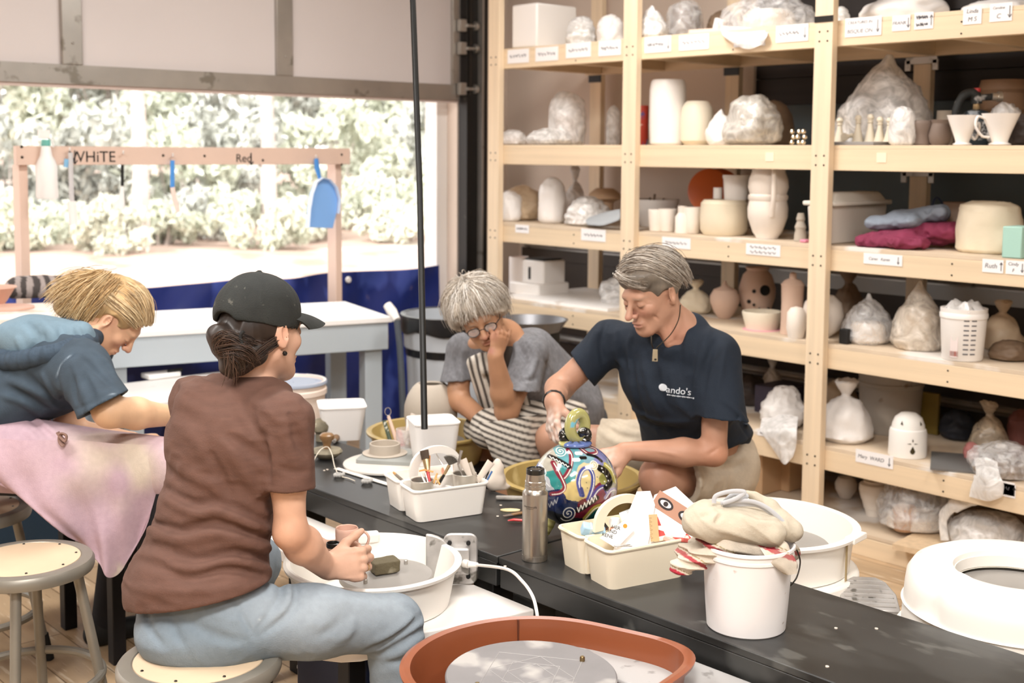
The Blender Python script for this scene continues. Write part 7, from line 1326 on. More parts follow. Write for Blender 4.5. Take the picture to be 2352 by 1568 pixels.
# shirt
BR = np.array(hx('68493D')); s_ = SDF(.0045); side = shR-shL; sd_ = nrm(side)
s_.ecap(nk+np.array((.0, 0, -.055)), ch, (.135, .078), (.158, .112), side, .06).ecap(ch, ws, (.158, .112), (.142, .106), side, .05).ecap(ws, pel+np.array((-.02, .0, .045)), (.142, .108), (.186, .146), side, .05).ecap(pel+np.array((-.02, .0, .045)), pel+np.array((-.015, 0, -.045)), (.188, .15), (.188, .148), side, .03)
s_.cap(nk+np.array((-.015, 0, -.045)), shR+np.array((0, 0, .002)), .052, .056, .04).cap(nk+np.array((-.015, 0, -.045)), shL+np.array((0, 0, -.01)), .052, .052, .04)
e1 = sleeve(s_, shR, shR+(elR-shR)*.60, .060, .059, .04, k=.03); e2 = sleeve(s_, shL, shL+(elL-shL)*.60, .059, .057, k=.03)
s_.ell(D(500, 915, 2.98), (.09, .09, .05), k=.05).ell(D(600, 905, 2.95), (.07, .07, .035), k=.04); s_.cap(nk+np.array((.03, 0, .022)), nk+np.array((.06, 0, .12)), .046, .06, .008, 's');
# wrinkles read from the photo: long diagonal folds across the back and gathered waist
folds(s_, ((((440, 690), (560, 760), (600, 800)), .012, -.012), (((560, 690), (590, 760), (600, 860)), .010, -.012), (((600, 690), (612, 760), (612, 850)), .008, .007), (((270, 800), (360, 850), (450, 880)), .014, .009), (((215, 875), (330, 935), (420, 930), (600, 1005)), .010, -.014), (((225, 905), (340, 968), (430, 962), (600, 1040)), .012, .012), (((150, 985), (280, 1030), (400, 1005), (620, 1062)), .010, -.014), (((155, 1015), (300, 1062), (420, 1040), (620, 1100)), .012, .012), (((125, 1080), (200, 1085), (330, 1128), (480, 1108), (630, 1150)), .010, -.013), (((240, 1150), (340, 1165), (470, 1135), (620, 1175)), .011, .011), (((250, 1195), (340, 1190), (450, 1165), (590, 1190)), .009, -.010), (((130, 1130), (220, 1160), (300, 1200)), .010, -.008), (((390, 740), (430, 850), (470, 930)), .012, -.008), (((430, 700), (500, 800), (560, 900)), .014, .008), (((250, 640), (330, 700), (380, 780)), .016, .006), (((280, 560), (380, 620), (470, 640)), .016, .005), (((480, 560), (520, 640), (560, 680)), .014, -.006), (((530, 560), (590, 600), (620, 640)), .012, .006), (((680, 640), (700, 720), (735, 770)), .010, -.008), (((650, 620), (660, 720), (690, 800)), .012, .007), (((720, 640), (735, 700), (745, 760)), .009, .006), (((620, 800), (680, 820), (740, 815)), .008, -.005), (((330, 470), (400, 500), (450, 495)), .010, -.008), (((340, 490), (400, 525), (460, 520)), .012, .007), (((260, 470), (300, 520), (360, 560)), .012, .006), (((200, 700), (230, 800), (300, 870)), .012, -.007), (((110, 1230), (250, 1245), (420, 1235), (600, 1215)), .010, .005)), (230, 550, 1.5405))
s_.noise(.0045, 7, 2, stretch=(1, 1, 2.2)); s_.noise(.002, 22, 5, ridge=True, stretch=(1, 1, 2))
e1(); e2()
h0 = D(380, 1398, 2.80); h1 = D(655, 1340, 2.80); hn = np.cross(h1-h0, nF); hn = hn if hn[2] < 0 else -hn; s_.plane((h0+h1)/2+np.array((0, 0, .0)), hn+np.array((0, 0, -.0)), .006)
def colb(V):
    C = np.tile(BR, (len(V), 1)); t = np.clip((V[:, 2]-.62)/.5, 0, 1); C = C*(.86+.0*t)[:, None]; n = vn(V*np.array((1, 1, 9.0)), 30, 6); C *= (1+.10*n)[:, None]
    seam = near(V, [D(690, 920, 2.80), D(664, 945, 2.80), D(640, 985, 2.81), D(620, 1060, 2.82)], .004); return lerpc(C, .6*seam, BR*.45)
s_.build('tee_shirt', cloth_m, wparent=p1, color=colb)
# jeans
JN = np.array(hx('808B94')); j = SDF(.0045); knR = D(905, 1432, 3.02); anR = np.array((knR[0]+.02, knR[1]-.0, .09)); knL = np.array((1.70, 2.95, .57)); anL = np.array((1.52, 2.92, .09))
hR_ = D(500, 1425, 2.86)+np.array((0, 0, .0)); hL_ = D(420, 1415, 3.02)
j.ecap(pel+np.array((-.015, 0, .03)), pel+np.array((-.015, 0, -.02)), (.155, .115), (.168, .128), side, .04).ell(D(432, 1452, 2.88), (.115, .115, .075), k=.04).ell(D(500, 1452, 2.92), (.125, .115, .072), k=.04)
j.cap(D(540, 1432, 2.86), D(720, 1428, 2.93), .088, .080, .05).cap(D(720, 1428, 2.93), knR, .080, .068, .04).cap(knR, anR, .069, .052, .02)
j.cap(hL_, knL, .098, .072, .05).cap(knL, anL, .066, .05, .02)
j.plane((0, 0, .545), (0, 0, -1)) if False else None
folds(j, ((((480, 1270), (500, 1330), (540, 1400)), .006, -.005), (((610, 1190), (640, 1250), (590, 1330), (540, 1400)), .007, -.007), (((690, 1215), (690, 1290), (640, 1350), (560, 1400)), .008, -.008), (((670, 1210), (665, 1280), (620, 1340)), .008, .006), (((1140, 1330), (1080, 1380), (1000, 1430), (930, 1462)), .008, -.014), (((1110, 1340), (1040, 1390), (960, 1430)), .010, .008), (((1150, 1375), (1070, 1425), (990, 1470)), .008, -.011), (((1150, 1400), (1080, 1450), (1010, 1490)), .009, .008), (((1070, 1290), (1115, 1315), (1140, 1350)), .008, -.007), (((1000, 1500), (1060, 1490), (1130, 1510)), .01, -.006), (((740, 1255), (900, 1285), (1050, 1290)), .02, .006), (((860, 1340), (820, 1380), (760, 1410)), .012, -.006), (((900, 1330), (880, 1390), (830, 1430)), .012, .005), (((300, 1340), (400, 1400), (520, 1420)), .012, -.006), (((160, 1300), (180, 1380), (230, 1440)), .008, -.006), (((250, 1320), (270, 1390), (300, 1440)), .008, -.005)), (230, 550, 1.5405))
j.noise(.003, 9, 8); j.noise(.0012, 30, 3, ridge=True)
def colj(V):
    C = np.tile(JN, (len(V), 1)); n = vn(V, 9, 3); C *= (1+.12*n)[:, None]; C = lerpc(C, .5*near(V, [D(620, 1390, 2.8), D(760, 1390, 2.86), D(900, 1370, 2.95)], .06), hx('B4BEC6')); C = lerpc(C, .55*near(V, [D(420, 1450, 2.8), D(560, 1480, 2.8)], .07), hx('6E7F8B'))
    st = near(V, [D(540, 1400, 2.79), D(566, 1450, 2.79), D(530, 1490, 2.80)], .0032); C = lerpc(C, .6*st, hx('D6D8D8')); st = near(V, [D(566, 1450, 2.79), D(620, 1400, 2.80), D(640, 1360, 2.81)], .003); C = lerpc(C, .5*st, hx('C6CCD0'))
    st = near(V, [D(400, 1400, 2.82), D(410, 1450, 2.82), D(425, 1478, 2.82)], .004); return lerpc(C, .5*st, hx('5E6C78'))
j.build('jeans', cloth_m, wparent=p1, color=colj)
for q, (an, dx) in enumerate(((anR, .06), (anL, .04))):
    f_ = SDF(.006); f_.cap(an+np.array((-.04, 0, -.045)), an+np.array((.13, 0, -.055)), .042, .034, .03).cap(an+np.array((0, 0, -.01)), an+np.array((0, 0, -.05)), .045, .045).plane((0, 0, .004), (0, 0, -1)); f_.build('shoe', rubber, wparent=p1)
# cap
CK = hd1; cp = SDF(.0032); cp.ell(CK.p(0, -.016, .045), np.array((.0885, .108, .095))*1.04, CK.M)
cp.plane(CK.p(0, 0, .008), CK.M@np.array((0, -.16, -1)), .004); cp.ell(CK.p(0, -.015, .028), np.array((.080, .099, .088))*1.04, CK.M, .004, 's'); cp.ell(CK.p(0, -.125, .012), (.040, .035, .034), CK.M, .006, 's')
for a in range(6):
    an = a*PI/3+.0; pts = [CK.p(.0+math.sin(an)*math.sin(t)*.0885*1.02, -.016+math.cos(an)*math.sin(t)*.108*1.02, .045+math.cos(t)*.095*1.02) for t in np.linspace(.05, 1.5, 7)]; cp.fold(pts, .0035, .0022); cp.fold([p+0 for p in pts], .0014, -.0012)
cp.noise(.0025, 16, 4); cp.ell(CK.p(0, -.016, .142), (.007, .007, .004), CK.M, .002)
cp.build('cap_crown', mat('washed_black_cotton', hx('2A2C2A'), .85, var=.25, vscale=25, bump=.4, bscale=300, spots=[(hx('55544E'), 45, .66)]), wparent=p1)
m_ = MB()
def brim(u, v):
    a = (u-.5)*2.5; r = .100*v; x = math.sin(a)*(.086+.002*v); y = math.cos(a)*.088+r*max(0, math.cos(a))**.55; z = .044-.022*v*v-(x*x)*2.6
    return Vector(CK.p(x*.97, y*.97, z+.006))
m_.surf(brim, 36, 14, thick=.005).build('cap_brim', MATS['washed_black_cotton'], wparent=p1)
# hair: dark low bun at the nape
hb = SDF(.003); hb.ell(CK.p(0, -.03, .02), np.array((.079, .083, .085)), CK.M).ell(CK.p(0, -.075, -.02), np.array((.05, .045, .06)), CK.M, .03)
hb.plane(CK.p(0, .005, 0), CK.M@np.array((0, 1, -.15)), .01); hb.plane(CK.p(0, 0, .085), CK.M@np.array((0, 0, 1.)), .01); hb.plane(CK.p(0, 0, -.055), CK.M@np.array((0, .7, -1.)), .02)
for c, r in ((D(520, 790, 2.90), .038), (D(505, 770, 2.9), .03), (D(545, 825, 2.90), .04), (D(580, 812, 2.92), .034), (D(530, 845, 2.89), .024)): hb.ell(c, (r, r, r*.92), k=.012)
hb.fold([D(490, 800, 2.87), D(530, 812, 2.86), D(575, 800, 2.87)], .008, -.01); hb.fold([D(540, 760, 2.87), D(560, 800, 2.86), D(560, 850, 2.86)], .007, -.009); hb.fold([D(500, 760, 2.87), D(525, 775, 2.86), D(520, 800, 2.86)], .006, -.007); hb.noise(.003, 45, 2, ridge=True, stretch=(1, 1, .35))
DH = ((.022, .013, .009), (.035, .02, .013), (.06, .035, .022)); hb.build('hair', hair_m, wparent=p1, color=lambda V: np.tile(DH[0], (len(V), 1))*(1+.6*vn(V*np.array((1, 1, .4)), 60, 2))[:, None])
g = [[hd1.p(.07, .01, .0), hd1.p(.078, -.04, -.02), D(600, 800, 2.9), D(570, 835, 2.87)], [hd1.p(.07, -.0, -.02), hd1.p(.07, -.05, -.04), D(590, 820, 2.9), D(550, 850, 2.86)], [D(560, 790, 2.87), D(520, 760, 2.86), D(485, 780, 2.88), D(500, 815, 2.87)], [D(555, 785, 2.86), D(525, 770, 2.855), D(500, 790, 2.86), D(520, 815, 2.86)], [D(500, 800, 2.86), D(540, 790, 2.85), D(580, 800, 2.86), D(600, 830, 2.88)], [D(510, 815, 2.86), D(545, 806, 2.85), D(575, 820, 2.86), D(575, 850, 2.88)], [D(530, 800, 2.85), D(530, 830, 2.85), D(525, 860, 2.86), D(520, 885, 2.87)]]
strands('hair_locks', g, 900, hair_m, p1, .0011, .0045, 3, cols=((.03, .017, .012), (.06, .035, .022), (.11, .06, .04)))['kind'] = 'stuff'
MB().tube(spline([Vector(D(x, y, 2.855)) for x, y in ((560, 760), (552, 772), (556, 790), (566, 800))]), .004, 8).build('hair_tie', rubber, wparent=p1)
er = hd1.p(.082, .000, -.047); MB().lathe([(0, -.0065), (.0045, -.0048), (.0065, 0), (.0045, .0048), (0, .0065)], 20, c=er).build('earring', mat('black_pearl', hx('15120F'), .12, coat=1), wparent=p1)
th = hR['tips'][2]; q = (th[1]+th[2])/2; ax = nrm(th[2]-th[1]); z0 = Vector(ax).to_track_quat('Z', 'Y').to_matrix(); MB().lathe([(.0088, -.002), (.0102, -.002), (.0102, .002), (.0088, .002)], 24, M=z0, c=q, close=True).build('ring', mat('gold_ring', hx('D9B878'), .2, 1), wparent=p1)
# mug and the dark tool in her hands, sponge on the wheel
t = thing('clay_mug', 'pink unfired clay mug held by the woman in the brown shirt', 'mug', D(797, 1262, 3.13))
MB().lathe([(0, 0), (.027, 0), (.0285, .003), (.029, .05), (.0285, .056), (.027, .058), (.0255, .056), (.0255, .01), (0, .007)], 40, fn=lambda a, i, r, z: (r*(1+.012*math.cos(8*a)), z)).build('mug_body', pink_clay, t)
M = Matrix.Rotation(math.atan2(rt.y, rt.x), 3, 'Z')
MB().tube(spline([M@Vector(q) for q in ((.026, 0, .042), (.045, 0, .046), (.055, 0, .03), (.046, 0, .008), (.027, 0, .004))]), .0055, 10, flat=.6).build('handle', pink_clay, t)
MB().lathe([(.016, 0), (.0165, .001), (.017, .011), (.015, .012), (.014, .01), (.014, .001)], 24, close=True, c=D(765, 1256, 3.08)).build('dark_ring', black_h, None); tag(bpy.data.objects['dark_ring'], 'small dark ring held between the fingers against the mug', 'ring')
P = onz(883, 1312, .577); s_ = SDF(.003); s_.box((0, 0, .017), (.037, .026, .0165), rd=.004).noise(.0016, 60, 3).fold([(-.02, -.01, .034), (.01, 0, .034), (.03, .02, .034)], .008, -.001)
o = s_.build('sponge', mat('olive_sponge', hx('5E5540'), .8, var=.25, vscale=14, bump=.6, bscale=150, spots=[(hx('8E8672'), 12, .62)]), None, loc=P); o.rotation_euler = (0, 0, -.25); tag(o, 'olive brown rectangular sponge block on the white wheel', 'sponge')
# ------------------------------------------------------------------ man in the navy shirt
p3 = thing('person', 'person with grey hair in navy tee and khaki shorts leaning over a wheel', 'person', (3.36, 2.76, 0))
SK3 = np.array(hx('B88C74'))
hd3 = Head(D(1497, 672, 3.98), nR*-.70+nF*-.50+nU*-.42, nU*.80+nR*-.32+nF*-.30, 1.03)
nk3 = D(1556, 756, 4.03); shL3 = D(1645, 815, 3.98); shR3 = D(1402, 783, 4.20); ch3 = D(1555, 880, 4.10); ws3 = D(1600, 1010, 4.28); pe3 = D(1625, 1065, 4.40)
elL3 = D(1640, 1040, 3.98); wrL3 = D(1438, 1035, 3.98); elR3 = D(1275, 905, 4.22); wrR3 = D(1262, 930, 4.05)
elR3 = D(1283, 893, 4.2); wrR3 = D(1272, 922, 3.98)
b = SDF(.0032); hd3.sculpt(b, neck=nk3+nU*-.02, rn=.053, age=2.0, nose=1.05)
b.cap(nk3, (shL3+nk3)/2, .052, .045, .03).cap(nk3, (shR3+nk3)/2, .052, .045, .03).cap(nk3, ch3, .06, .10, .04)
for q in ((1548, 700, 1560, 765), (1520, 745, 1535, 790)): b.cap(D(q[0], q[1], 3.96), D(q[2], q[3], 3.97), .010, .010, .02)
b.ecap(ch3, pe3, (.15, .10), (.14, .11), shL3-shR3, .05)
b.cap(shL3, elL3, .048, .040, .03).cap(elL3, elL3+(wrL3-elL3)*.35, .040, .044, .02).cap(elL3+(wrL3-elL3)*.35, wrL3, .044, .028, .02)
b.cap(shR3, elR3, .048, .044, .03).cap(elR3, wrR3, .044, .031, .02)
b.fold([D(1660, 1020, 3.95), D(1620, 1050, 3.93)], .006, -.003); b.fold([D(1480, 1030, 3.94), D(1560, 1045, 3.94), D(1620, 1060, 3.95)], .006, .003); b.fold([D(1330, 860, 4.1), D(1305, 900, 4.08), D(1290, 930, 4.05)], .008, .004)
hL3 = hand(b, wrL3, dirv(-.85, -.28, -.35), dirv(-.1, .65, -.72), -1, ((.45, .6, .4), (.55, .7, .4), (.65, .8, .5), (.8, .8, .5)), .08, (.6, .3, .3), 1.05)
hR3 = hand(b, wrR3, dirv(-.05, -.80, -.55), dirv(-.85, .10, -.4), -1, ((.25, .45, .35), (.35, .5, .4), (.45, .6, .4), (.5, .65, .4)), .12, (.5, .5, .3), 1.05)
# legs
knL3 = D(1512, 1098, 4.06); hpL3 = D(1665, 1085, 4.36); anL3 = np.array((knL3[0]-.02, knL3[1]-.02, .08)); knR3 = D(1268, 1012, 4.66); hpR3 = D(1540, 1030, 4.55); anR3 = np.array((knR3[0]+.02, knR3[1]+.02, .08))
for kn, hp, an, sg in ((knL3, hpL3, anL3, 1), (knR3, hpR3, anR3, -1)):
    b.cap(hp, kn+(hp-kn)*.12, .080, .066, .03).cap(kn+(hp-kn)*.12, kn, .066, .060, .02).ell(kn+np.array((-.008, 0, .012)), (.055, .055, .058), k=.02); b.cap(kn+np.array((.01, 0, -.02)), kn+(an-kn)*.35+np.array((.025, 0, 0)), .050, .058, .03).cap(kn+(an-kn)*.35+np.array((.02, 0, 0)), an, .056, .038, .03)
def col3(V):
    C = np.tile(SK3, (len(V), 1)); n = vn(V, 28, 4); C *= (1+.08*n)[:, None]; C = lerpc(C, .22*np.clip(vn(V, 11, 9), 0, 1), (.55, .22, .13)); hd3.paint(V, C, lip=(.50, .22, .17), brow=(.28, .22, .17), browk=.5, blush=.2)
    C = lerpc(C, .35*near(V, [knL3+np.array((-.04, -.02, .03))]*2, .06), (.62, .27, .17)); C = lerpc(C, .5*near(V, [elL3-nF*.03]*2, .05), (.5, .2, .11)); C = lerpc(C, .3*near(V, [elL3, wrL3], .06), (.55, .27, .16)); C = lerpc(C, .35*near(V, [nk3+nU*-.02+nF*-.05, hd3.p(0, .03, -.12)], .04), (.6, .25, .18))
    sl = near(V, [hL3['tips'][0][2], hL3['tips'][0][4]], .035)+near(V, [hR3['kn'], hR3['tips'][1][4]], .045)+near(V, [hL3['kn']-hL3['d']*.02]*2, .03)*.5
    return lerpc(C, np.clip(sl*1.1*(.6+.6*vn(V, 90, 3)), 0, .92), hx('E6DAD0'))
b.build('body', skin_m, wparent=p3, color=col3)
sd3 = shL3-shR3; NV = np.array(hx('18222F')); s_ = SDF(.0042)
s_.ecap(nk3+np.array((.02, .0, -.07)), ch3, (.165, .085), (.19, .125), sd3, .06).ecap(ch3, ws3, (.19, .125), (.178, .135), sd3, .05).ecap(ws3, pe3+nU*.0, (.178, .135), (.182, .15), sd3, .05)
s_.cap(nk3+nU*-.03+nF*-.012, shL3, .066, .064, .04).cap(nk3+nU*-.035+nF*.02, shR3, .064, .062, .04).ell(D(1588, 750, 4.05), (.045, .05, .045), k=.04)
e1 = sleeve(s_, shL3, D(1655, 958, 3.95), .068, .082, .05, k=.035, cut=dirv(-.08, -1, 0)); e2 = sleeve(s_, shR3, D(1338, 848, 4.20), .064, .070, .05, k=.035, cut=dirv(-.82, -.57, 0))
s_.cap(D(1516, 782, 3.93), D(1478, 690, 3.86), .050, .07, .012, 's').cap(D(1540, 768, 3.96), D(1510, 700, 3.9), .036, .05, .02, 's')
folds(s_, ((((700, 430), (720, 560), (760, 640)), .011, -.011), (((740, 400), (760, 520), (800, 620)), .012, .010), (((780, 430), (800, 540), (840, 610)), .010, -.008), (((880, 300), (860, 400), (870, 500)), .012, -.008), (((960, 330), (930, 420), (912, 520)), .010, .010), (((985, 360), (955, 440), (940, 540)), .009, -.010), (((1015, 380), (1000, 460), (985, 540)), .010, .006), (((700, 612), (780, 652), (880, 662)), .010, -.011), (((690, 590), (790, 630), (900, 635)), .010, .009), (((1000, 580), (1050, 620), (1090, 690)), .009, -.010), (((1020, 570), (1070, 620), (1095, 660)), .009, .009), (((620, 300), (600, 380), (610, 450)), .010, -.009), (((590, 330), (565, 390), (560, 430)), .010, .008), (((655, 320), (650, 400), (680, 470)), .011, .008), (((830, 460), (850, 560), (900, 620)), .012, .007), (((700, 480), (690, 400), (700, 340)), .010, .006)), (965, 528, 1.445))
s_.noise(.004, 6, 12, stretch=(1.4, 1.4, .8)); s_.noise(.0018, 20, 5, ridge=True)
e1(); e2()
s_.fold([D(1573, 952, 3.86), D(1650, 948, 3.86), D(1705, 940, 3.88)], .002, -.002); s_.plane(D(1640, 1022, 4.2), dirv(.22, -1, .1), .01)
s_.ell(D(1680, 1000, 4.32), (.065, .07, .06), k=.05)
seamc = [[D(x, y, 3.90) for x, y in L_] for L_ in (((1690, 782), (1668, 790), (1640, 830), (1615, 880)), ((1575, 708), (1610, 730), (1660, 760)), ((1576, 950), (1640, 948), (1702, 938)))]
def colv(V):
    C = np.tile(NV, (len(V), 1)); C *= (1+.08*vn(V, 14, 5))[:, None]; C = lerpc(C, .35*near(V, [nk3+nR*.04, shL3], .04), hx('2A3A4E'))
    for L_ in seamc: C = lerpc(C, .6*near(V, L_, .0045), NV*.4)
    return C
s_.build('tee_shirt', cloth_m, wparent=p3, color=colv)
KH = np.array(hx('C6B8A4')); j = SDF(.0045)
j.ecap(pe3+nU*.04, pe3+nU*-.03, (.165, .13), (.17, .14), sd3, .04)
def leg_s(hp, kn, r0, r1, fr, cut):
    e = kn+(hp-kn)*fr; return sleeve(j, hp, e, r0, r1, .05, .006, .05, cut=cut)
e1 = leg_s(hpL3, knL3, .105, .108, .22, (knL3-hpL3)+nU*-.08+nF*.03); e2 = leg_s(hpR3, knR3, .10, .098, .42, None)
j.ell(D(1680, 1060, 4.33), (.09, .09, .09), k=.05)
folds(j, ((((900, 700), (980, 690), (1060, 720)), .010, -.012), (((880, 740), (960, 735), (1060, 755)), .012, .011), (((870, 760), (905, 800), (890, 860)), .009, -.010), (((900, 790), (930, 830), (930, 860)), .009, .008), (((1000, 695), (1050, 720), (1080, 760)), .010, .008), (((960, 800), (1040, 790), (1080, 770)), .010, -.009), (((600, 640), (660, 680), (720, 690)), .009, -.011), (((590, 660), (650, 705), (720, 715)), .010, .009), (((620, 620), (690, 650), (760, 665)), .009, -.008), (((850, 700), (870, 740), (860, 800)), .010, .007)), (965, 528, 1.445))
j.noise(.006, 8, 4); j.noise(.002, 24, 6, ridge=True); e1(); e2()
j.build('shorts', cloth_m, wparent=p3, color=lambda V: lerpc(np.tile(KH, (len(V), 1))*(1+.06*vn(V, 18, 2))[:, None], .5*near(V, [D(1565, 1075, 4.0), D(1590, 1130, 4.02), D(1600, 1160, 4.05)], .004), KH*.6))
for an in (anL3, anR3):
    f_ = SDF(.006); f_.cap(an+np.array((.04, 0, -.04)), an+np.array((-.14, .02, -.05)), .043, .036, .03).cap(an, an+np.array((0, 0, -.04)), .045, .045).plane((0, 0, .004), (0, 0, -1)); f_.build('shoe', mat('tan_shoe', hx('8A7458'), .7), wparent=p3)
# hair: side swept, grey with darker streaks
H = hd3; hb = SDF(.003); hb.ell(H.p(0, -.018, .042), np.array((.083, .103, .088))*1.03, H.M).ell(H.p(-.01, .05, .082), np.array((.055, .045, .025)), H.M, .03)
hb.plane(H.p(0, .078, .055), H.M@np.array((0, .75, -.65)), .02); hb.plane(H.p(0, -.02, -.035), H.M@np.array((0, .55, -1.)), .015)
for q in (-1, 1): hb.ell(H.p(q*.088, .012, -.012), (.03, .034, .034), H.M, .01, 's')
hb.noise(.005, 22, 3, ridge=True, stretch=(1, 1, 1)); GH = ((.36, .30, .24), (.55, .48, .40), (.74, .69, .62), (.16, .12, .09))
hb.build('hair', hair_m, wparent=p3, color=lambda V: np.tile((.17, .14, .11), (len(V), 1))*(1+.5*vn(V@np.diag((1, .5, 1.5)), 45, 2))[:, None])
P = H.p; g = [[P(.035, .075, .085), P(-.01, .075, .118), P(-.05, .05, .115), P(-.082, .01, .07), P(-.086, -.02, .03)], [P(.04, .05, .112), P(0, .045, .136), P(-.05, .02, .125), P(-.088, -.02, .07), P(-.085, -.05, .02)], [P(.045, .01, .126), P(0, 0, .142), P(-.055, -.03, .12), P(-.088, -.06, .06), P(-.07, -.09, .0)], [P(.045, -.03, .122), P(0, -.05, .136), P(-.05, -.08, .105), P(-.07, -.105, .05), P(-.055, -.115, -.01)], [P(.04, -.07, .105), P(0, -.09, .118), P(-.02, -.12, .07), P(-.02, -.13, .02), P(-.02, -.12, -.04)]]
strands('hair_locks', g, 2300, hair_m, p3, .0013, .0055, 4, cols=GH)['kind'] = 'stuff'
g2 = [[P(.035, .075, .088), P(.06, .06, .085), P(.08, .03, .055), P(.084, .02, .03)], [P(.04, .05, .112), P(.07, .035, .095), P(.088, .0, .06), P(.089, -.015, .02)], [P(.045, .01, .125), P(.075, 0, .1), P(.09, -.03, .06), P(.087, -.045, .01)], [P(.04, -.04, .12), P(.07, -.05, .09), P(.082, -.08, .05), P(.07, -.1, -.01)], [P(.03, -.07, .11), P(.05, -.09, .08), P(.05, -.12, .03), P(.04, -.118, -.035)]]
strands('hair_locks', g2, 1200, hair_m, p3, .0013, .005, 5, cols=GH)['kind'] = 'stuff'
g3 = [[P(.045, .07, .095), P(.01, .095, .098), P(-.03, .095, .075), P(-.06, .07, .055)], [P(.04, .07, .1), P(.02, .09, .105), P(-.02, .09, .095), P(-.06, .06, .08)], [P(.06, .065, .085), P(.075, .05, .06), P(.082, .035, .035), P(.084, .022, .01)]]
strands('forelock', g3[:2], 420, hair_m, p3, .0013, .004, 6, cols=GH)['kind'] = 'stuff'
MB().tube(spline([Vector(D(x, y, 3.86+.03*i)) for i, (x, y) in enumerate(((1563, 700), (1558, 735), (1540, 768), (1512, 795), (1503, 803)))]+[Vector(D(1497, 790, 3.90)), Vector(D(1496, 770, 3.90))]), .0018, 8).build('necklace_cord', mat('dark_cord', hx('3B3328'), .7), wparent=p3)
M = Matrix(((rt.x, up.x, -fw.x, 0), (rt.y, up.y, -fw.y, 0), (rt.z, up.z, -fw.z, 0), (0, 0, 0, 1)))
pd = MB().prism([(-.008, -.02), (.010, -.02), (.008, .018), (-.007, .018)], 0, .004, M=Matrix.Translation(D(1504, 815, 3.88))@M@Matrix.Rotation(-.05, 4, 'Z')).build('pendant', mat('aged_silver', hx('B5A990'), .35, .8), wparent=p3, bevel=.001)
MB().prism(circ(.004, 16, 1, .8), .004, .0052, M=Matrix.Translation(D(1505, 825, 3.88))@M).build('stone', black_h, wparent=pd)
w_ = nrm(hR3['d']); z0 = Vector(nrm(wrR3-elR3)).to_track_quat('Z', 'Y').to_matrix(); bw = MB()
for k in range(14):
    a = k*PI/7; c_ = wrR3+A3(z0@Vector((math.cos(a)*.034, math.sin(a)*.034, (k % 2)*.004-.01))); a2 = (k+1.25)*PI/7; c2_ = wrR3+A3(z0@Vector((math.cos(a2)*.034, math.sin(a2)*.034, ((k+1) % 2)*.004-.01))); bw.tube([c_, (Vector(c_)+Vector(c2_))/2*1.0, c2_], .0042, 8)
o = bw.build('braided_bracelet', black_h, wparent=p3); o['kind'] = 'stuff'
# printed mark on the chest
fr = M.to_3x3(); Mt = Matrix.Translation(D(1562, 900, 3.925))@M@Matrix.Rotation(-.10, 4, 'Z')
lg_m = mat('print_white', hx('D9DEE4'), .7)
def wrap_print(me, M4, target, lift=.0015):
    """lay a flat print onto the shirt along the viewing-independent chest normal"""
    bpy.context.view_layer.update(); n = (M4.to_3x3()@Vector((0, 0, 1))).normalized(); mi = target.matrix_world.inverted()
    for v in me.vertices:
        q = M4@v.co; ok, hit, nn, _ = target.ray_cast(mi@(q+n*.2), (mi.to_3x3()@(-n)).normalized()); v.co = (target.matrix_world@hit+n*(lift+v.co.z)) if ok else q
ts3 = [o for o in p3.children if o.name.startswith('tee_shirt')][0]
tm = text('chest_print', 'ando\'s', .030, lg_m, p3, (0, 0, 0)).data
ob = [q for q in p3.children if q.data is tm][0]; bpy.data.objects.remove(ob)
b_ = MB(); b_.prism(circ(.012, 28), 0, .0006, M=Matrix.Translation((-.048, .004, 0))); me2 = bpy.data.meshes.new('chest_print'); bm = bmesh.new(); bm.from_mesh(tm)
mt = bpy.data.meshes.new('x'); mt.from_pydata(b_.v, [], b_.f); bm.from_mesh(mt)
bx = MB()
for k in range(16): bx.box((-.032+k*.0052, -.0165, .0003), (.0036, .0045-.0012*(k % 3), .0006))
mt2 = bpy.data.meshes.new('x'); mt2.from_pydata(bx.v, [], bx.f); bm.from_mesh(mt2); bmesh.ops.subdivide_edges(bm, edges=[e for e in bm.edges if e.calc_length() > .008], cuts=1); bm.to_mesh(me2); bm.free()
wrap_print(me2, Mt, ts3); me2.materials.append(lg_m); link('chest_print', me2, wparent=p3)
# sponge / white clay in his right hand
s_ = SDF(.003); q = hR3['kn']-hR3['n']*.028+hR3['d']*.01; s_.ell(q, (.026, .024, .034)).noise(.004, 60, 3); o = s_.build('wet_sponge', mat('wet_white_sponge', hx('EDE9E6'), .7, bump=.6, bscale=120)); tag(o, 'wet white sponge squeezed in the hand above the painted jar', 'sponge')
q = onz(1385, 1100, .575); t = thing('clay_bowl', 'small white clay bowl being shaped in the nearer ochre wheel', 'bowl', (hL3['tips'][1][3][0]-.03, hL3['tips'][1][3][1], .56))
MB().lathe([(0, 0), (.05, 0), (.055, .05), (.05, .10), (.045, .12), (.04, .12), (.045, .1), (.048, .05), (.04, .01), (0, .01)], 40).build('bowl_wall', clay_w, t)
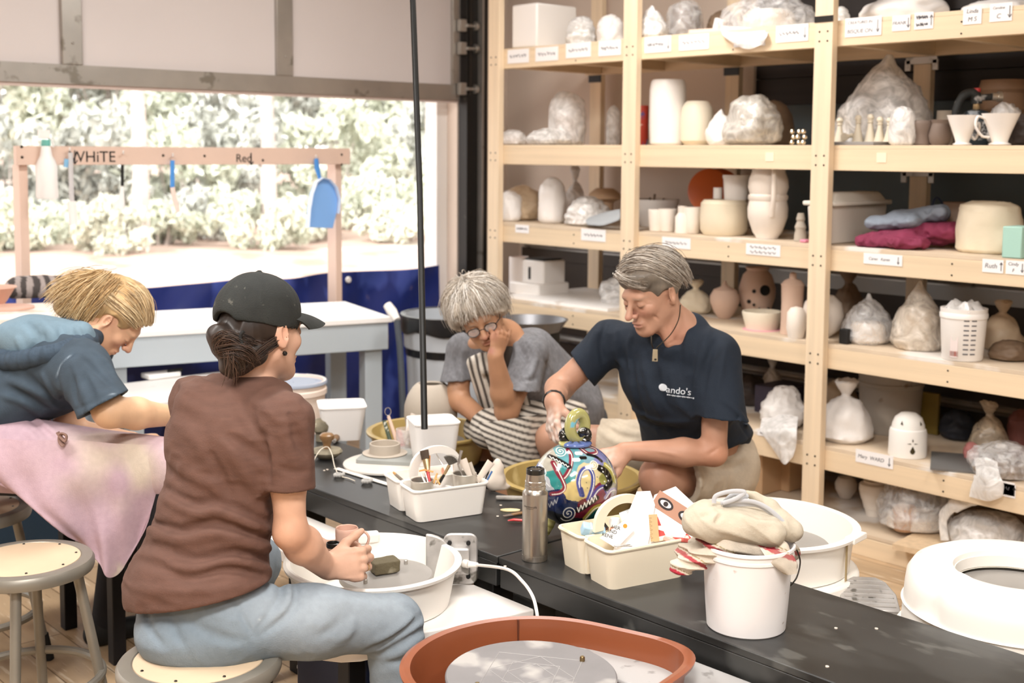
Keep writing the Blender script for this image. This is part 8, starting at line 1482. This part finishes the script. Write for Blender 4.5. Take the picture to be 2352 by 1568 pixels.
# ------------------------------------------------------------------ white haired woman leaning on her hand
p2 = thing('person', 'person with short white hair and glasses in grey tee and striped apron, cheek on hand', 'person', (3.40, 3.95, 0))
SK2 = np.array(hx('B68868'))
hd2 = Head(D(1102, 724, 4.64), nR*.10+nU*-.50+nF*-.86, nU*.82+nF*-.46+nR*-.33, 1.0)
nk2 = D(1160, 775, 4.80); shL2 = D(1218, 810, 4.76); shR2 = D(1063, 802, 4.95); ch2 = D(1170, 850, 4.92); pe2 = D(1300, 945, 5.12)
elL2 = D(1164, 945, 4.66); wrL2 = D(1137, 818, 4.56); elR2 = D(1050, 915, 4.90); wrR2 = D(1120, 972, 4.72)
b = SDF(.0036); hd2.sculpt(b, neck=nk2, rn=.054, age=1.0)
b.cap(nk2, shL2, .05, .042, .03).cap(nk2, shR2, .05, .042, .03).cap(nk2, ch2, .06, .1, .04).cap(ch2, pe2, .11, .12, .04)
b.cap(shL2, elL2, .050, .044, .03).cap(elL2, elL2+(wrL2-elL2)*.35, .042, .044, .02).cap(elL2+(wrL2-elL2)*.35, wrL2, .044, .029, .02)
b.cap(shR2, elR2, .050, .042, .03).cap(elR2, wrR2, .044, .03, .03)
hL2 = hand(b, wrL2, dirv(.20, .97, .10), dirv(.62, -.1, -.75), 1, ((.75, 1.1, .6), (.8, 1.1, .6), (.9, 1.1, .6), (1.0, 1.1, .6)), .04, (.45, .1, .1), .98)
hR2 = hand(b, wrR2, dirv(.8, -.4, -.2), dirv(.2, .8, -.4), 1, ((.3, .4, .3),)*4, .08)
knL2 = D(1165, 1010, 4.74); hpL2 = D(1290, 985, 5.05); anL2 = np.array((knL2[0]+.02, knL2[1], .08)); knR2 = D(1112, 1010, 4.98); hpR2 = D(1240, 980, 5.2); anR2 = np.array((knR2[0], knR2[1], .08))
for kn, hp, an in ((knL2, hpL2, anL2), (knR2, hpR2, anR2)): b.cap(hp, kn, .085, .062, .03).cap(kn, an, .058, .038, .03)
def col2(V):
    C = np.tile(SK2, (len(V), 1)); C *= (1+.07*vn(V, 30, 4))[:, None]; C = lerpc(C, .2*np.clip(vn(V, 12, 9), 0, 1), (.5, .2, .12)); return hd2.paint(V, C, lip=(.42, .16, .12), brow=(.42, .36, .30), browk=.4, blush=.22)
b.build('body', skin_m, wparent=p2, color=col2)
GR = np.array(hx('77777B')); sd2 = shL2-shR2; s_ = SDF(.005)
s_.ecap(nk2+nU*-.05+nF*.06+nR*.02, ch2, (.145, .09), (.165, .12), sd2, .05).ecap(ch2, pe2, (.165, .12), (.17, .14), sd2, .05).cap(D(1225, 800, 4.95), D(1320, 905, 5.15), .085, .10, .06)
s_.cap(nk2+nF*.05+nU*-.02, shL2, .055, .060, .04).cap(nk2+nF*.05+nU*-.02, shR2, .055, .058, .04)
e1 = sleeve(s_, shL2, D(1196, 893, 4.68), .062, .074, .02, k=.03, cut=dirv(-.12, -1, 0)); e2 = sleeve(s_, shR2, D(1050, 872, 4.92), .060, .064, .05, k=.03, cut=dirv(.1, -1, 0))
s_.cap(hd2.p(0, -.0, -.1), nk2+nR*-.02+nF*-.02, .05, .058, .01, 's')
folds(s_, ((((330, 390), (350, 440), (310, 500)), .010, -.010), (((360, 370), (385, 430), (345, 520)), .011, .010), (((400, 390), (420, 460), (400, 530)), .010, -.009), (((430, 350), (470, 420), (500, 500)), .016, .009), (((310, 360), (320, 420), (290, 480)), .010, .008), (((300, 480), (340, 500), (390, 490)), .008, -.007), (((120, 400), (112, 450), (122, 500)), .009, -.008), (((145, 390), (135, 450), (140, 510)), .009, .007), (((440, 480), (470, 540), (520, 580)), .012, -.009)), (965, 528, 1.445))
s_.noise(.005, 8, 3); e1(); e2()
s_.build('tee_shirt', cloth_m, wparent=p2, color=lambda V: np.tile(GR, (len(V), 1))*(1+.22*vn(V*np.array((1, 1, .5)), 150, 2)+.08*vn(V, 20, 3))[:, None])
# striped apron: bib and lap
def stripes(V, d, per, a=hx('DAD2C6'), c=hx('4B443E'), duty=.42):
    ph = (V@nrm(d))/per+.18*vn(V, 9, 2); m = 1/(1+np.exp(-(np.abs((ph % 1)-.5)*2-(1-duty))*18)); return np.array(a)*(1-m[:, None])+np.array(c)*m[:, None]
ap = SDF(.0048); ap.ecap(D(1110, 830, 4.80), D(1160, 930, 4.86), (.085, .035), (.12, .06), sd2, .03).cap(D(1150, 775, 4.70), D(1120, 840, 4.76), .022, .035, .02)
ap.waves(dirv(1, .2, 0), .05, .01, D(1120, 880, 4.78), .15, 3)
ap.build('apron_bib', cloth_m, wparent=p2, color=lambda V: stripes(V, nR*.9+nU*.25, .026))
st_ = MB().tube(spline([Vector(D(1176, 772, 4.78)), Vector(D(1170, 800, 4.73)), Vector(D(1160, 840, 4.74)), Vector(D(1150, 880, 4.78))]), .015, 12, flat=.3, upv=(fw.x, fw.y, 0)).build('apron_strap', mat('striped_strap', hx('4B443E'), .85), wparent=p2)
lp = SDF(.0048); lp.cap(D(1125, 985, 4.70), D(1290, 960, 4.98), .078, .11, .05).cap(D(1105, 985, 4.92), D(1250, 965, 5.1), .07, .1, .05)
sh_ = net([[D(1098, 972, 4.62), D(1150, 965, 4.60), D(1215, 955, 4.66), D(1255, 950, 4.8)], [D(1112, 1005, 4.60), D(1160, 1010, 4.585), D(1215, 1008, 4.62), D(1250, 1005, 4.7)], [D(1130, 1048, 4.62), D(1165, 1060, 4.59), D(1215, 1062, 4.62), D(1250, 1050, 4.7)], [D(1150, 1075, 4.64), D(1180, 1092, 4.60), D(1225, 1090, 4.64), D(1260, 1075, 4.72)]], 0, 0, 2, .008, 7)
lp.waves(dirv(.3, 1, 0), .06, .008, D(1180, 990, 4.7), .15, 2); SC = lambda V: stripes(V, nU*.95+nR*.33, .0215)
lp.build('apron_lap', cloth_m, wparent=p2, color=SC)
b_ = MB().surf(sh_, 40, 40, thick=.003); V = np.array(b_.v); o = b_.build('apron_skirt', cloth_m, wparent=p2); a = o.data.color_attributes.new('Col', 'FLOAT_COLOR', 'POINT'); c = np.ones((len(V), 4)); c[:, :3] = SC(V); a.data.foreach_set('color', c.ravel())
s_ = SDF(.006); s_.cap(D(1290, 945, 5.08), D(1340, 965, 5.2), .09, .1).cap(D(1290, 960, 5.0), D(1250, 985, 4.9), .09, .08); s_.noise(.005, 9, 2); s_.build('dark_trousers', cloth_m, wparent=p2, color=lambda V: np.tile(hx('55585C'), (len(V), 1)))
# hair: short full white
H = hd2; P = H.p; hb = SDF(.0035); hb.ell(P(0, -.012, .045), np.array((.100, .118, .100)), H.M).ell(P(0, .05, .075), np.array((.08, .05, .05)), H.M, .03)
for q in (-1, 1): hb.ell(P(q*.078, .01, .01), np.array((.03, .05, .05)), H.M, .02)
hb.plane(P(0, .078, .052), H.M@np.array((0, .8, -.7)), .02); hb.ell(P(0, .105, -.03), np.array((.062, .062, .085)), H.M, .02, 's'); hb.noise(.007, 22, 6, ridge=True); hb.noise(.003, 55, 7, ridge=True)
WH = ((.62, .55, .46), (.78, .72, .64), (.9, .86, .8), (.40, .33, .26)); hb.build('hair', hair_m, wparent=p2, color=lambda V: np.tile((.45, .39, .32), (len(V), 1))*(1+.35*vn(V, 40, 2))[:, None])
rs = np.random.RandomState(8); g = []
for i in range(26):
    a = i/26*2*PI*1.0; e = [P(.015*math.sin(a), .0+.015*math.cos(a), .148), P(.07*math.sin(a), .07*math.cos(a)-.01, .132), P(.106*math.sin(a), .118*math.cos(a)-.012, .085), P(.112*math.sin(a), .118*math.cos(a)-.012, .055 if math.cos(a) > .3 else -.015), P(.097*math.sin(a), .104*math.cos(a)-.012, .042 if math.cos(a) > .3 else -.05)]; g.append(e)
strands('hair_locks', g, 2600, hair_m, p2, .0014, .009, 9, cols=WH)['kind'] = 'stuff'
# glasses
gl = MB(); gm = mat('dark_glasses_frame', hx('2A2422'), .3)
for q in (-1, 1): gl.tube([P(q*.033+.023*math.cos(a), .098-.006*abs(math.cos(a)), -.004+.0175*math.sin(a)) for a in [k*PI/12 for k in range(24)]], .0021, 8, close=True)
gl.tube([P(-.011, .1, .0), P(0, .103, .003), P(.011, .1, .0)], .002, 8)
for q in (-1, 1): gl.tube([P(q*.056, .094, .002), P(q*.074, .07, .003), P(q*.082, -.01, .008)], .0019, 8)
gl.build('glasses', gm, wparent=p2); gls = mat('lens_glass', (1, 1, 1), .02, alpha=.18)
for q in (-1, 1): MB().lathe([(0, -.0008), (.021, -.0008), (.021, .0008), (0, .0008)], 24, M=Matrix(np.stack([H.r, H.u*.8, -H.f], 1).tolist()), c=P(q*.033, .097, -.004)).build('lens', gls, wparent=p2)
for an in (anL2, anR2):
    f_ = SDF(.008); f_.cap(an+np.array((.04, 0, -.04)), an+np.array((-.13, 0, -.05)), .042, .036, .03).cap(an, an+np.array((0, 0, -.04)), .045, .045).plane((0, 0, .004), (0, 0, -1)); f_.build('shoe', rubber, wparent=p2)
stool('grey metal stool the white haired woman sits on', pe2[0]+.02, pe2[1]+.0, .54, .3)
# ------------------------------------------------------------------ blonde woman bent over her wheel
p4 = thing('person', 'person with blonde hair in hooded denim shirt and pink apron, bent far forward', 'person', (1.30, 4.03, 0))
SK4 = np.array(hx('E2B391'))
hd4 = Head(D(264, 732, 4.02), nR*.56+nU*-.82+nF*.10, nR*.83+nU*.55, .95)
nk4 = D(195, 775, 3.98); shR4 = D(190, 845, 3.78); shL4 = D(215, 800, 4.15); ch4 = D(120, 860, 3.95); ws4 = D(10, 910, 3.92); pe4 = D(-50, 985, 3.95)
elR4 = D(252, 945, 3.70); wrR4 = D(400, 955, 3.95); elL4 = D(150, 985, 4.1); wrL4 = D(300, 1010, 4.15)
b = SDF(.0038); hd4.sculpt(b, neck=nk4, rn=.05, smile=1)
b.cap(nk4, shR4, .045, .042, .03).cap(nk4, shL4, .045, .042, .03).cap(nk4, ch4, .06, .1, .04).cap(ch4, pe4, .1, .12, .04)
b.cap(shR4, elR4, .046, .046, .03).cap(elR4, elR4+(wrR4-elR4)*.4, .047, .047, .02).cap(elR4+(wrR4-elR4)*.4, wrR4, .047, .03, .02).cap(shL4, elL4, .044, .04, .03).cap(elL4, wrL4, .042, .028, .03)
hand(b, wrR4, dirv(.9, -.3, .3), dirv(0, .8, -.4), -1, ((.4, .5, .4),)*4, .08); hand(b, wrL4, dirv(.9, -.1, .3), dirv(0, .8, -.4), 1, ((.4, .5, .4),)*4, .08)
knR4 = D(372, 1075, 3.86); hpR4 = D(-10, 1055, 3.85); anR4 = np.array((knR4[0]-.05, knR4[1]-.0, .08)); knL4 = D(300, 1060, 4.30); hpL4 = D(-20, 1040, 4.05); anL4 = np.array((knL4[0]-.1, knL4[1], .08))
def col4(V):
    C = np.tile(SK4, (len(V), 1)); C *= (1+.05*vn(V, 30, 4))[:, None]; C = lerpc(C, .3*near(V, [hd4.p(.075, 0, 0)]*2, .03), (.75, .35, .25)); C = hd4.paint(V, C, lip=(.62, .28, .22), brow=(.45, .3, .18), browk=.5, blush=.25)
    return lerpc(C, .45*near(V, [elR4, wrR4], .07), hx('D9BC92'))
b.build('body', skin_m, wparent=p4, color=col4)
DN = np.array(hx('3D4A56')); sd4 = shR4-shL4; s_ = SDF(.0046)
s_.ecap(nk4+nR*-.05+nU*-.03, ch4, (.15, .085), (.185, .12), sd4, .06).ecap(ch4, ws4, (.185, .12), (.17, .12), sd4, .05).ecap(ws4, pe4, (.17, .12), (.19, .15), sd4, .05)
s_.cap(nk4+nR*-.03, shR4, .062, .068, .04).cap(nk4+nR*-.03, shL4, .06, .06, .04).cap(D(120, 820, 3.85), D(185, 860, 3.76), .085, .075, .05)
e1 = sleeve(s_, shR4, D(238, 930, 3.70), .074, .084, .05, k=.04, cut=dirv(.50, -.86, 0)); e2 = sleeve(s_, shL4, D(150, 930, 4.15), .062, .07, k=.03)
folds(s_, ((((150, 290), (140, 340), (160, 400), (190, 440)), .009, -.009), (((180, 300), (200, 360), (220, 420)), .010, .010), (((200, 290), (240, 330), (280, 370)), .009, -.010), (((230, 275), (265, 305), (290, 340)), .010, .009), (((210, 340), (230, 380), (240, 410)), .009, -.008), (((60, 330), (110, 380), (170, 420)), .011, -.011), (((20, 345), (80, 372), (140, 402)), .011, .010), (((0, 362), (60, 388), (120, 422)), .010, -.010), (((0, 385), (60, 405), (110, 440)), .010, .009), (((100, 330), (125, 370), (150, 400)), .010, .008), (((180, 425), (240, 400), (300, 372)), .006, -.004), (((190, 330), (185, 380), (200, 420)), .009, -.007)), (0, 551, 1.083))
s_.noise(.004, 10, 3); e1(); e2()
def cold(V):
    C = np.tile(DN, (len(V), 1)); n = vn(V, 25, 3)+.5*vn(V, 60, 5); C *= (1+.16*n)[:, None]
    for L_, w in (((( 245, 742), (250, 790), (235, 850), (262, 905)), 0), (((128, 872), (140, 845), (170, 812), (200, 790), (235, 788)), 1)):
        pl = [D(x, y, 3.70) for x, y in L_]
        if w: C = lerpc(C, .7*near(V, pl, .006), hx('2C3A49')); C = lerpc(C, .6*near(V, [p+nU*.008 for p in pl], .003), hx('9FB0BE'))
    C = lerpc(C, .5*near(V, [D(185, 945, 3.66), D(230, 920, 3.62), D(280, 893, 3.64)], .0035), hx('A7B5C0')); return C
s_.build('denim_shirt', cloth_m, wparent=p4, color=cold)
# hood: pale inside, dark ribbed outer band
hd_ = SDF(.0042); hd_.ell(D(108, 782, 3.88), (.165, .11, .078), np.array(Matrix(((rt.x, fw.x, up.x), (rt.y, fw.y, up.y), (rt.z, fw.z, up.z))))@np.array(Euler((0, .12, 0)).to_matrix())).cap(D(60, 800, 3.85), D(180, 765, 3.85), .05, .035, .04)
folds(hd_, ((((60, 200), (92, 240), (80, 285)), .010, -.014), (((100, 195), (130, 240), (140, 280)), .012, .012), (((150, 205), (160, 250), (180, 275)), .010, -.012), (((40, 240), (55, 270), (60, 290)), .010, .010), (((190, 210), (200, 240), (220, 250)), .010, .008), (((110, 230), (105, 260), (115, 285)), .009, -.010)), (0, 551, 1.083)).noise(.006, 14, 2)
hd_.build('hood', cloth_m, wparent=p4, color=lambda V: np.tile(hx('6F8694'), (len(V), 1))*(1+.14*vn(V, 12, 2))[:, None])
pts = spline([Vector(D(x, y, d)) for x, y, d in ((12, 770, 3.98), (10, 800, 3.84), (16, 818, 3.78), (70, 812, 3.74), (130, 798, 3.74), (180, 780, 3.80), (208, 766, 3.92), (222, 754, 4.06))], 10)
HB = SDF(.0042); pa = [A3(p) for p in pts[::4]]
for a_, c_ in zip(pa, pa[1:]): HB.ecap(a_+nU*-.014+nF*.015, c_+nU*-.014+nF*.015, (.028, .030), (.028, .030), nU, .01)
pz = [A3(p) for p in pts]
def ruf(P):
    d = np.full(P.shape[:-1], 9.0); q = np.zeros(P.shape[:-1])
    for i, (a_, c_) in enumerate(zip(pz[::5], pz[5::5])):
        t = seg_t(P, a_, c_); e = np.linalg.norm(P-(a_+t[..., None]*(c_-a_)), axis=-1); m = e < d; d = np.where(m, e, d); q = np.where(m, i+t, q)
    return .0022*np.sin(q*19+2*np.sin(q*5))*np.exp(-((d-.006)/.016)**2)
HB.op(ruf, np.min(pz, 0)-.06, np.max(pz, 0)+.06, 0, 'd'); HB.noise(.003, 16, 2)
HB.build('hood_band', cloth_m, wparent=p4, color=lambda V: np.tile(hx('3B4A59'), (len(V), 1))*(1+.2*vn(V*np.array((1, 1, .4)), 80, 2))[:, None])
fl = SDF(.0045); fl.cap(D(35, 826, 3.84), D(110, 828, 3.81), .040, .046, .03).cap(D(110, 828, 3.81), D(185, 792, 3.80), .040, .028, .03).cap(D(185, 792, 3.84), D(212, 775, 3.95), .028, .015, .03).noise(.004, 14, 5); fl.build('hood_fold', cloth_m, wparent=p4, color=lambda V: np.tile(hx('415261'), (len(V), 1))*(1+.16*vn(V, 50, 2))[:, None])
# pink apron over the lap, a corner hanging down
PK = np.array(hx('BFA3AE')); a_ = SDF(.0048); a_.cap(hpR4+nU*.02, knR4+nU*.0, .125, .098, .05).cap(hpL4, knL4, .11, .09, .05).ecap(pe4+nR*.05+nU*.02, pe4+nU*-.02, (.2, .17), (.21, .18), sd4, .05)
a_.noise(.006, 7, 6); folds(a_, ((((0, 420), (60, 432), (120, 480), (150, 520)), .011, -.013), (((10, 398), (80, 440), (142, 490)), .012, .011), (((85, 562), (120, 530), (152, 508)), .010, -.018), (((110, 592), (132, 545), (172, 510)), .012, .012), (((60, 470), (90, 500), (100, 540)), .010, .009), (((200, 490), (280, 485), (360, 490)), .010, .006)), (0, 551, 1.083))
def colp(V):
    C = np.tile(PK, (len(V), 1)); C *= (1+.06*vn(V, 12, 2))[:, None]; m = np.clip(near(V, [D(230, 1040, 3.74), D(300, 1060, 3.74)], .11)*(.5+.8*vn(V, 14, 4)), 0, .8); C = lerpc(C, m, hx('D9CCB4'))
    m = near(V, [D(262, 1315, 3.75)]*2, .03)*np.clip(.6+1.2*vn(V, 70, 4), 0, 1); C = lerpc(C, m, hx('E8E0C6')); C = lerpc(C, .7*near(V, [D(0, 1078, 3.68), D(60, 1140, 3.7), D(180, 1242, 3.74), D(262, 1325, 3.76)], .003), hx('E9D9DC')); return C
a_.build('pink_apron', cloth_m, wparent=p4, color=colp)
E_ = lambda *r: [D(*q) for q in r]
nt_ = net([E_((-60, 1000, 3.68), (60, 1010, 3.66), (180, 1010, 3.70), (290, 1020, 3.76), (372, 1020, 3.82)), E_((-50, 1050, 3.66), (60, 1080, 3.645), (180, 1085, 3.68), (280, 1090, 3.72), (366, 1085, 3.78)), E_((-20, 1095, 3.66), (80, 1150, 3.65), (190, 1160, 3.68), (275, 1165, 3.72), (352, 1150, 3.78)), E_((20, 1118, 3.68), (115, 1190, 3.67), (200, 1222, 3.69), (270, 1235, 3.72), (335, 1205, 3.78)), E_((60, 1145, 3.70), (150, 1222, 3.70), (215, 1280, 3.71), (262, 1325, 3.72), (318, 1240, 3.78))], 0, 0, 4, .012, 5)
b_ = MB().surf(lambda u, v: nt_(u, v)-np.array(fw)*(.010*math.sin(v*15+u*5)+.006*math.sin(v*31-u*7))*(.3+u), 60, 60, thick=.003); V = np.array(b_.v); o = b_.build('apron_skirt', cloth_m, wparent=p4); a = o.data.color_attributes.new('Col', 'FLOAT_COLOR', 'POINT'); c = np.ones((len(V), 4)); c[:, :3] = colp(V); a.data.foreach_set('color', c.ravel())
kt = MB().tube(spline([Vector(D(x, y, 3.66)) for x, y in ((132, 992), (140, 1004), (150, 1012), (152, 1000), (140, 996), (138, 1012), (146, 1024))]), .009, 10, flat=.45).build('apron_knot', mat('brown_tie', hx('8E7065'), .8), wparent=p4)
# dark trousers below the apron, magenta cloth behind
tr_ = SDF(.006); tr_.cap(hpR4+nU*-.02, knR4+nU*-.03, .09, .07).cap(knR4+nU*-.03, anR4, .07, .05).cap(hpL4, knL4+nU*-.03, .09, .07).cap(knL4+nU*-.03, anL4, .07, .05); tr_.build('dark_trousers', cloth_m, wparent=p4, color=lambda V: np.tile(hx('1B1A1E'), (len(V), 1)))
for an in (anR4, anL4):
    f_ = SDF(.008); f_.cap(an+np.array((-.04, 0, -.04)), an+np.array((.13, 0, -.05)), .042, .036, .03).cap(an, an+np.array((0, 0, -.04)), .045, .045).plane((0, 0, .004), (0, 0, -1)); f_.build('shoe', rubber, wparent=p4)
# hair
H = hd4; P = H.p; hb = SDF(.0034); hb.ell(P(0, -.022, .042), np.array((.084, .102, .09)), H.M).ell(P(0, -.095, -.01), np.array((.07, .05, .085)), H.M, .04).cap(P(0, -.10, -.04), P(.0, -.13, -.11), .06, .035, .04)
hb.plane(P(0, .066, .06), H.M@np.array((0, .9, -.45)), .015)
for q in (-1, 1): hb.ell(P(q*.088, .012, -.02), np.array((.03, .042, .05)), H.M, .01, 's')
hb.noise(.004, 26, 3, ridge=True); BH = ((.55, .36, .16), (.68, .48, .25), (.80, .62, .36), (.36, .22, .10)); hb.build('hair', hair_m, wparent=p4, color=lambda V: np.tile((.52, .34, .16), (len(V), 1))*(1+.4*vn(V, 45, 2))[:, None])
g = [[P(x_*.6, .075, .085), P(x_*.9, .03, .125), P(x_*.9, -.05, .128), P(x_*.7, -.11, .07)] for x_ in (-.05, -.02, .02, .05)]+[[P(.055, .065, .075), P(.075, .03, .09), P(.085, -.04, .07), P(.06, -.11, .04)], [P(.06, .06, .055), P(.082, .025, .055), P(.088, -.04, .045), P(.06, -.11, .02)]]
strands('hair_locks', g, 1300, hair_m, p4, .0014, .005, 12, cols=((.85, .68, .42), (.6, .42, .22), (.3, .2, .11), (.78, .6, .36)))['kind'] = 'stuff'
g = [[P(.05, -.09, .09), P(.085, -.07, .03), P(.085, -.05, -.04), P(.075, -.03, -.10), P(.06, .0, -.14)], [P(.04, -.12, .08), P(.075, -.11, .0), P(.085, -.08, -.07), P(.08, -.06, -.12)], [P(.02, -.14, .06), P(.05, -.15, -.01), P(.07, -.13, -.08), P(.09, -.12, -.13)], [P(.0, -.15, .04), P(.02, -.18, -.03), P(.05, -.18, -.09), P(.07, -.17, -.13)], [P(-.02, -.14, .05), P(-.02, -.19, -.01), P(-.0, -.21, -.08), P(.02, -.2, -.12)]]
strands('hair_locks', g, 1500, hair_m, p4, .0015, .009, 13, cols=BH)['kind'] = 'stuff'
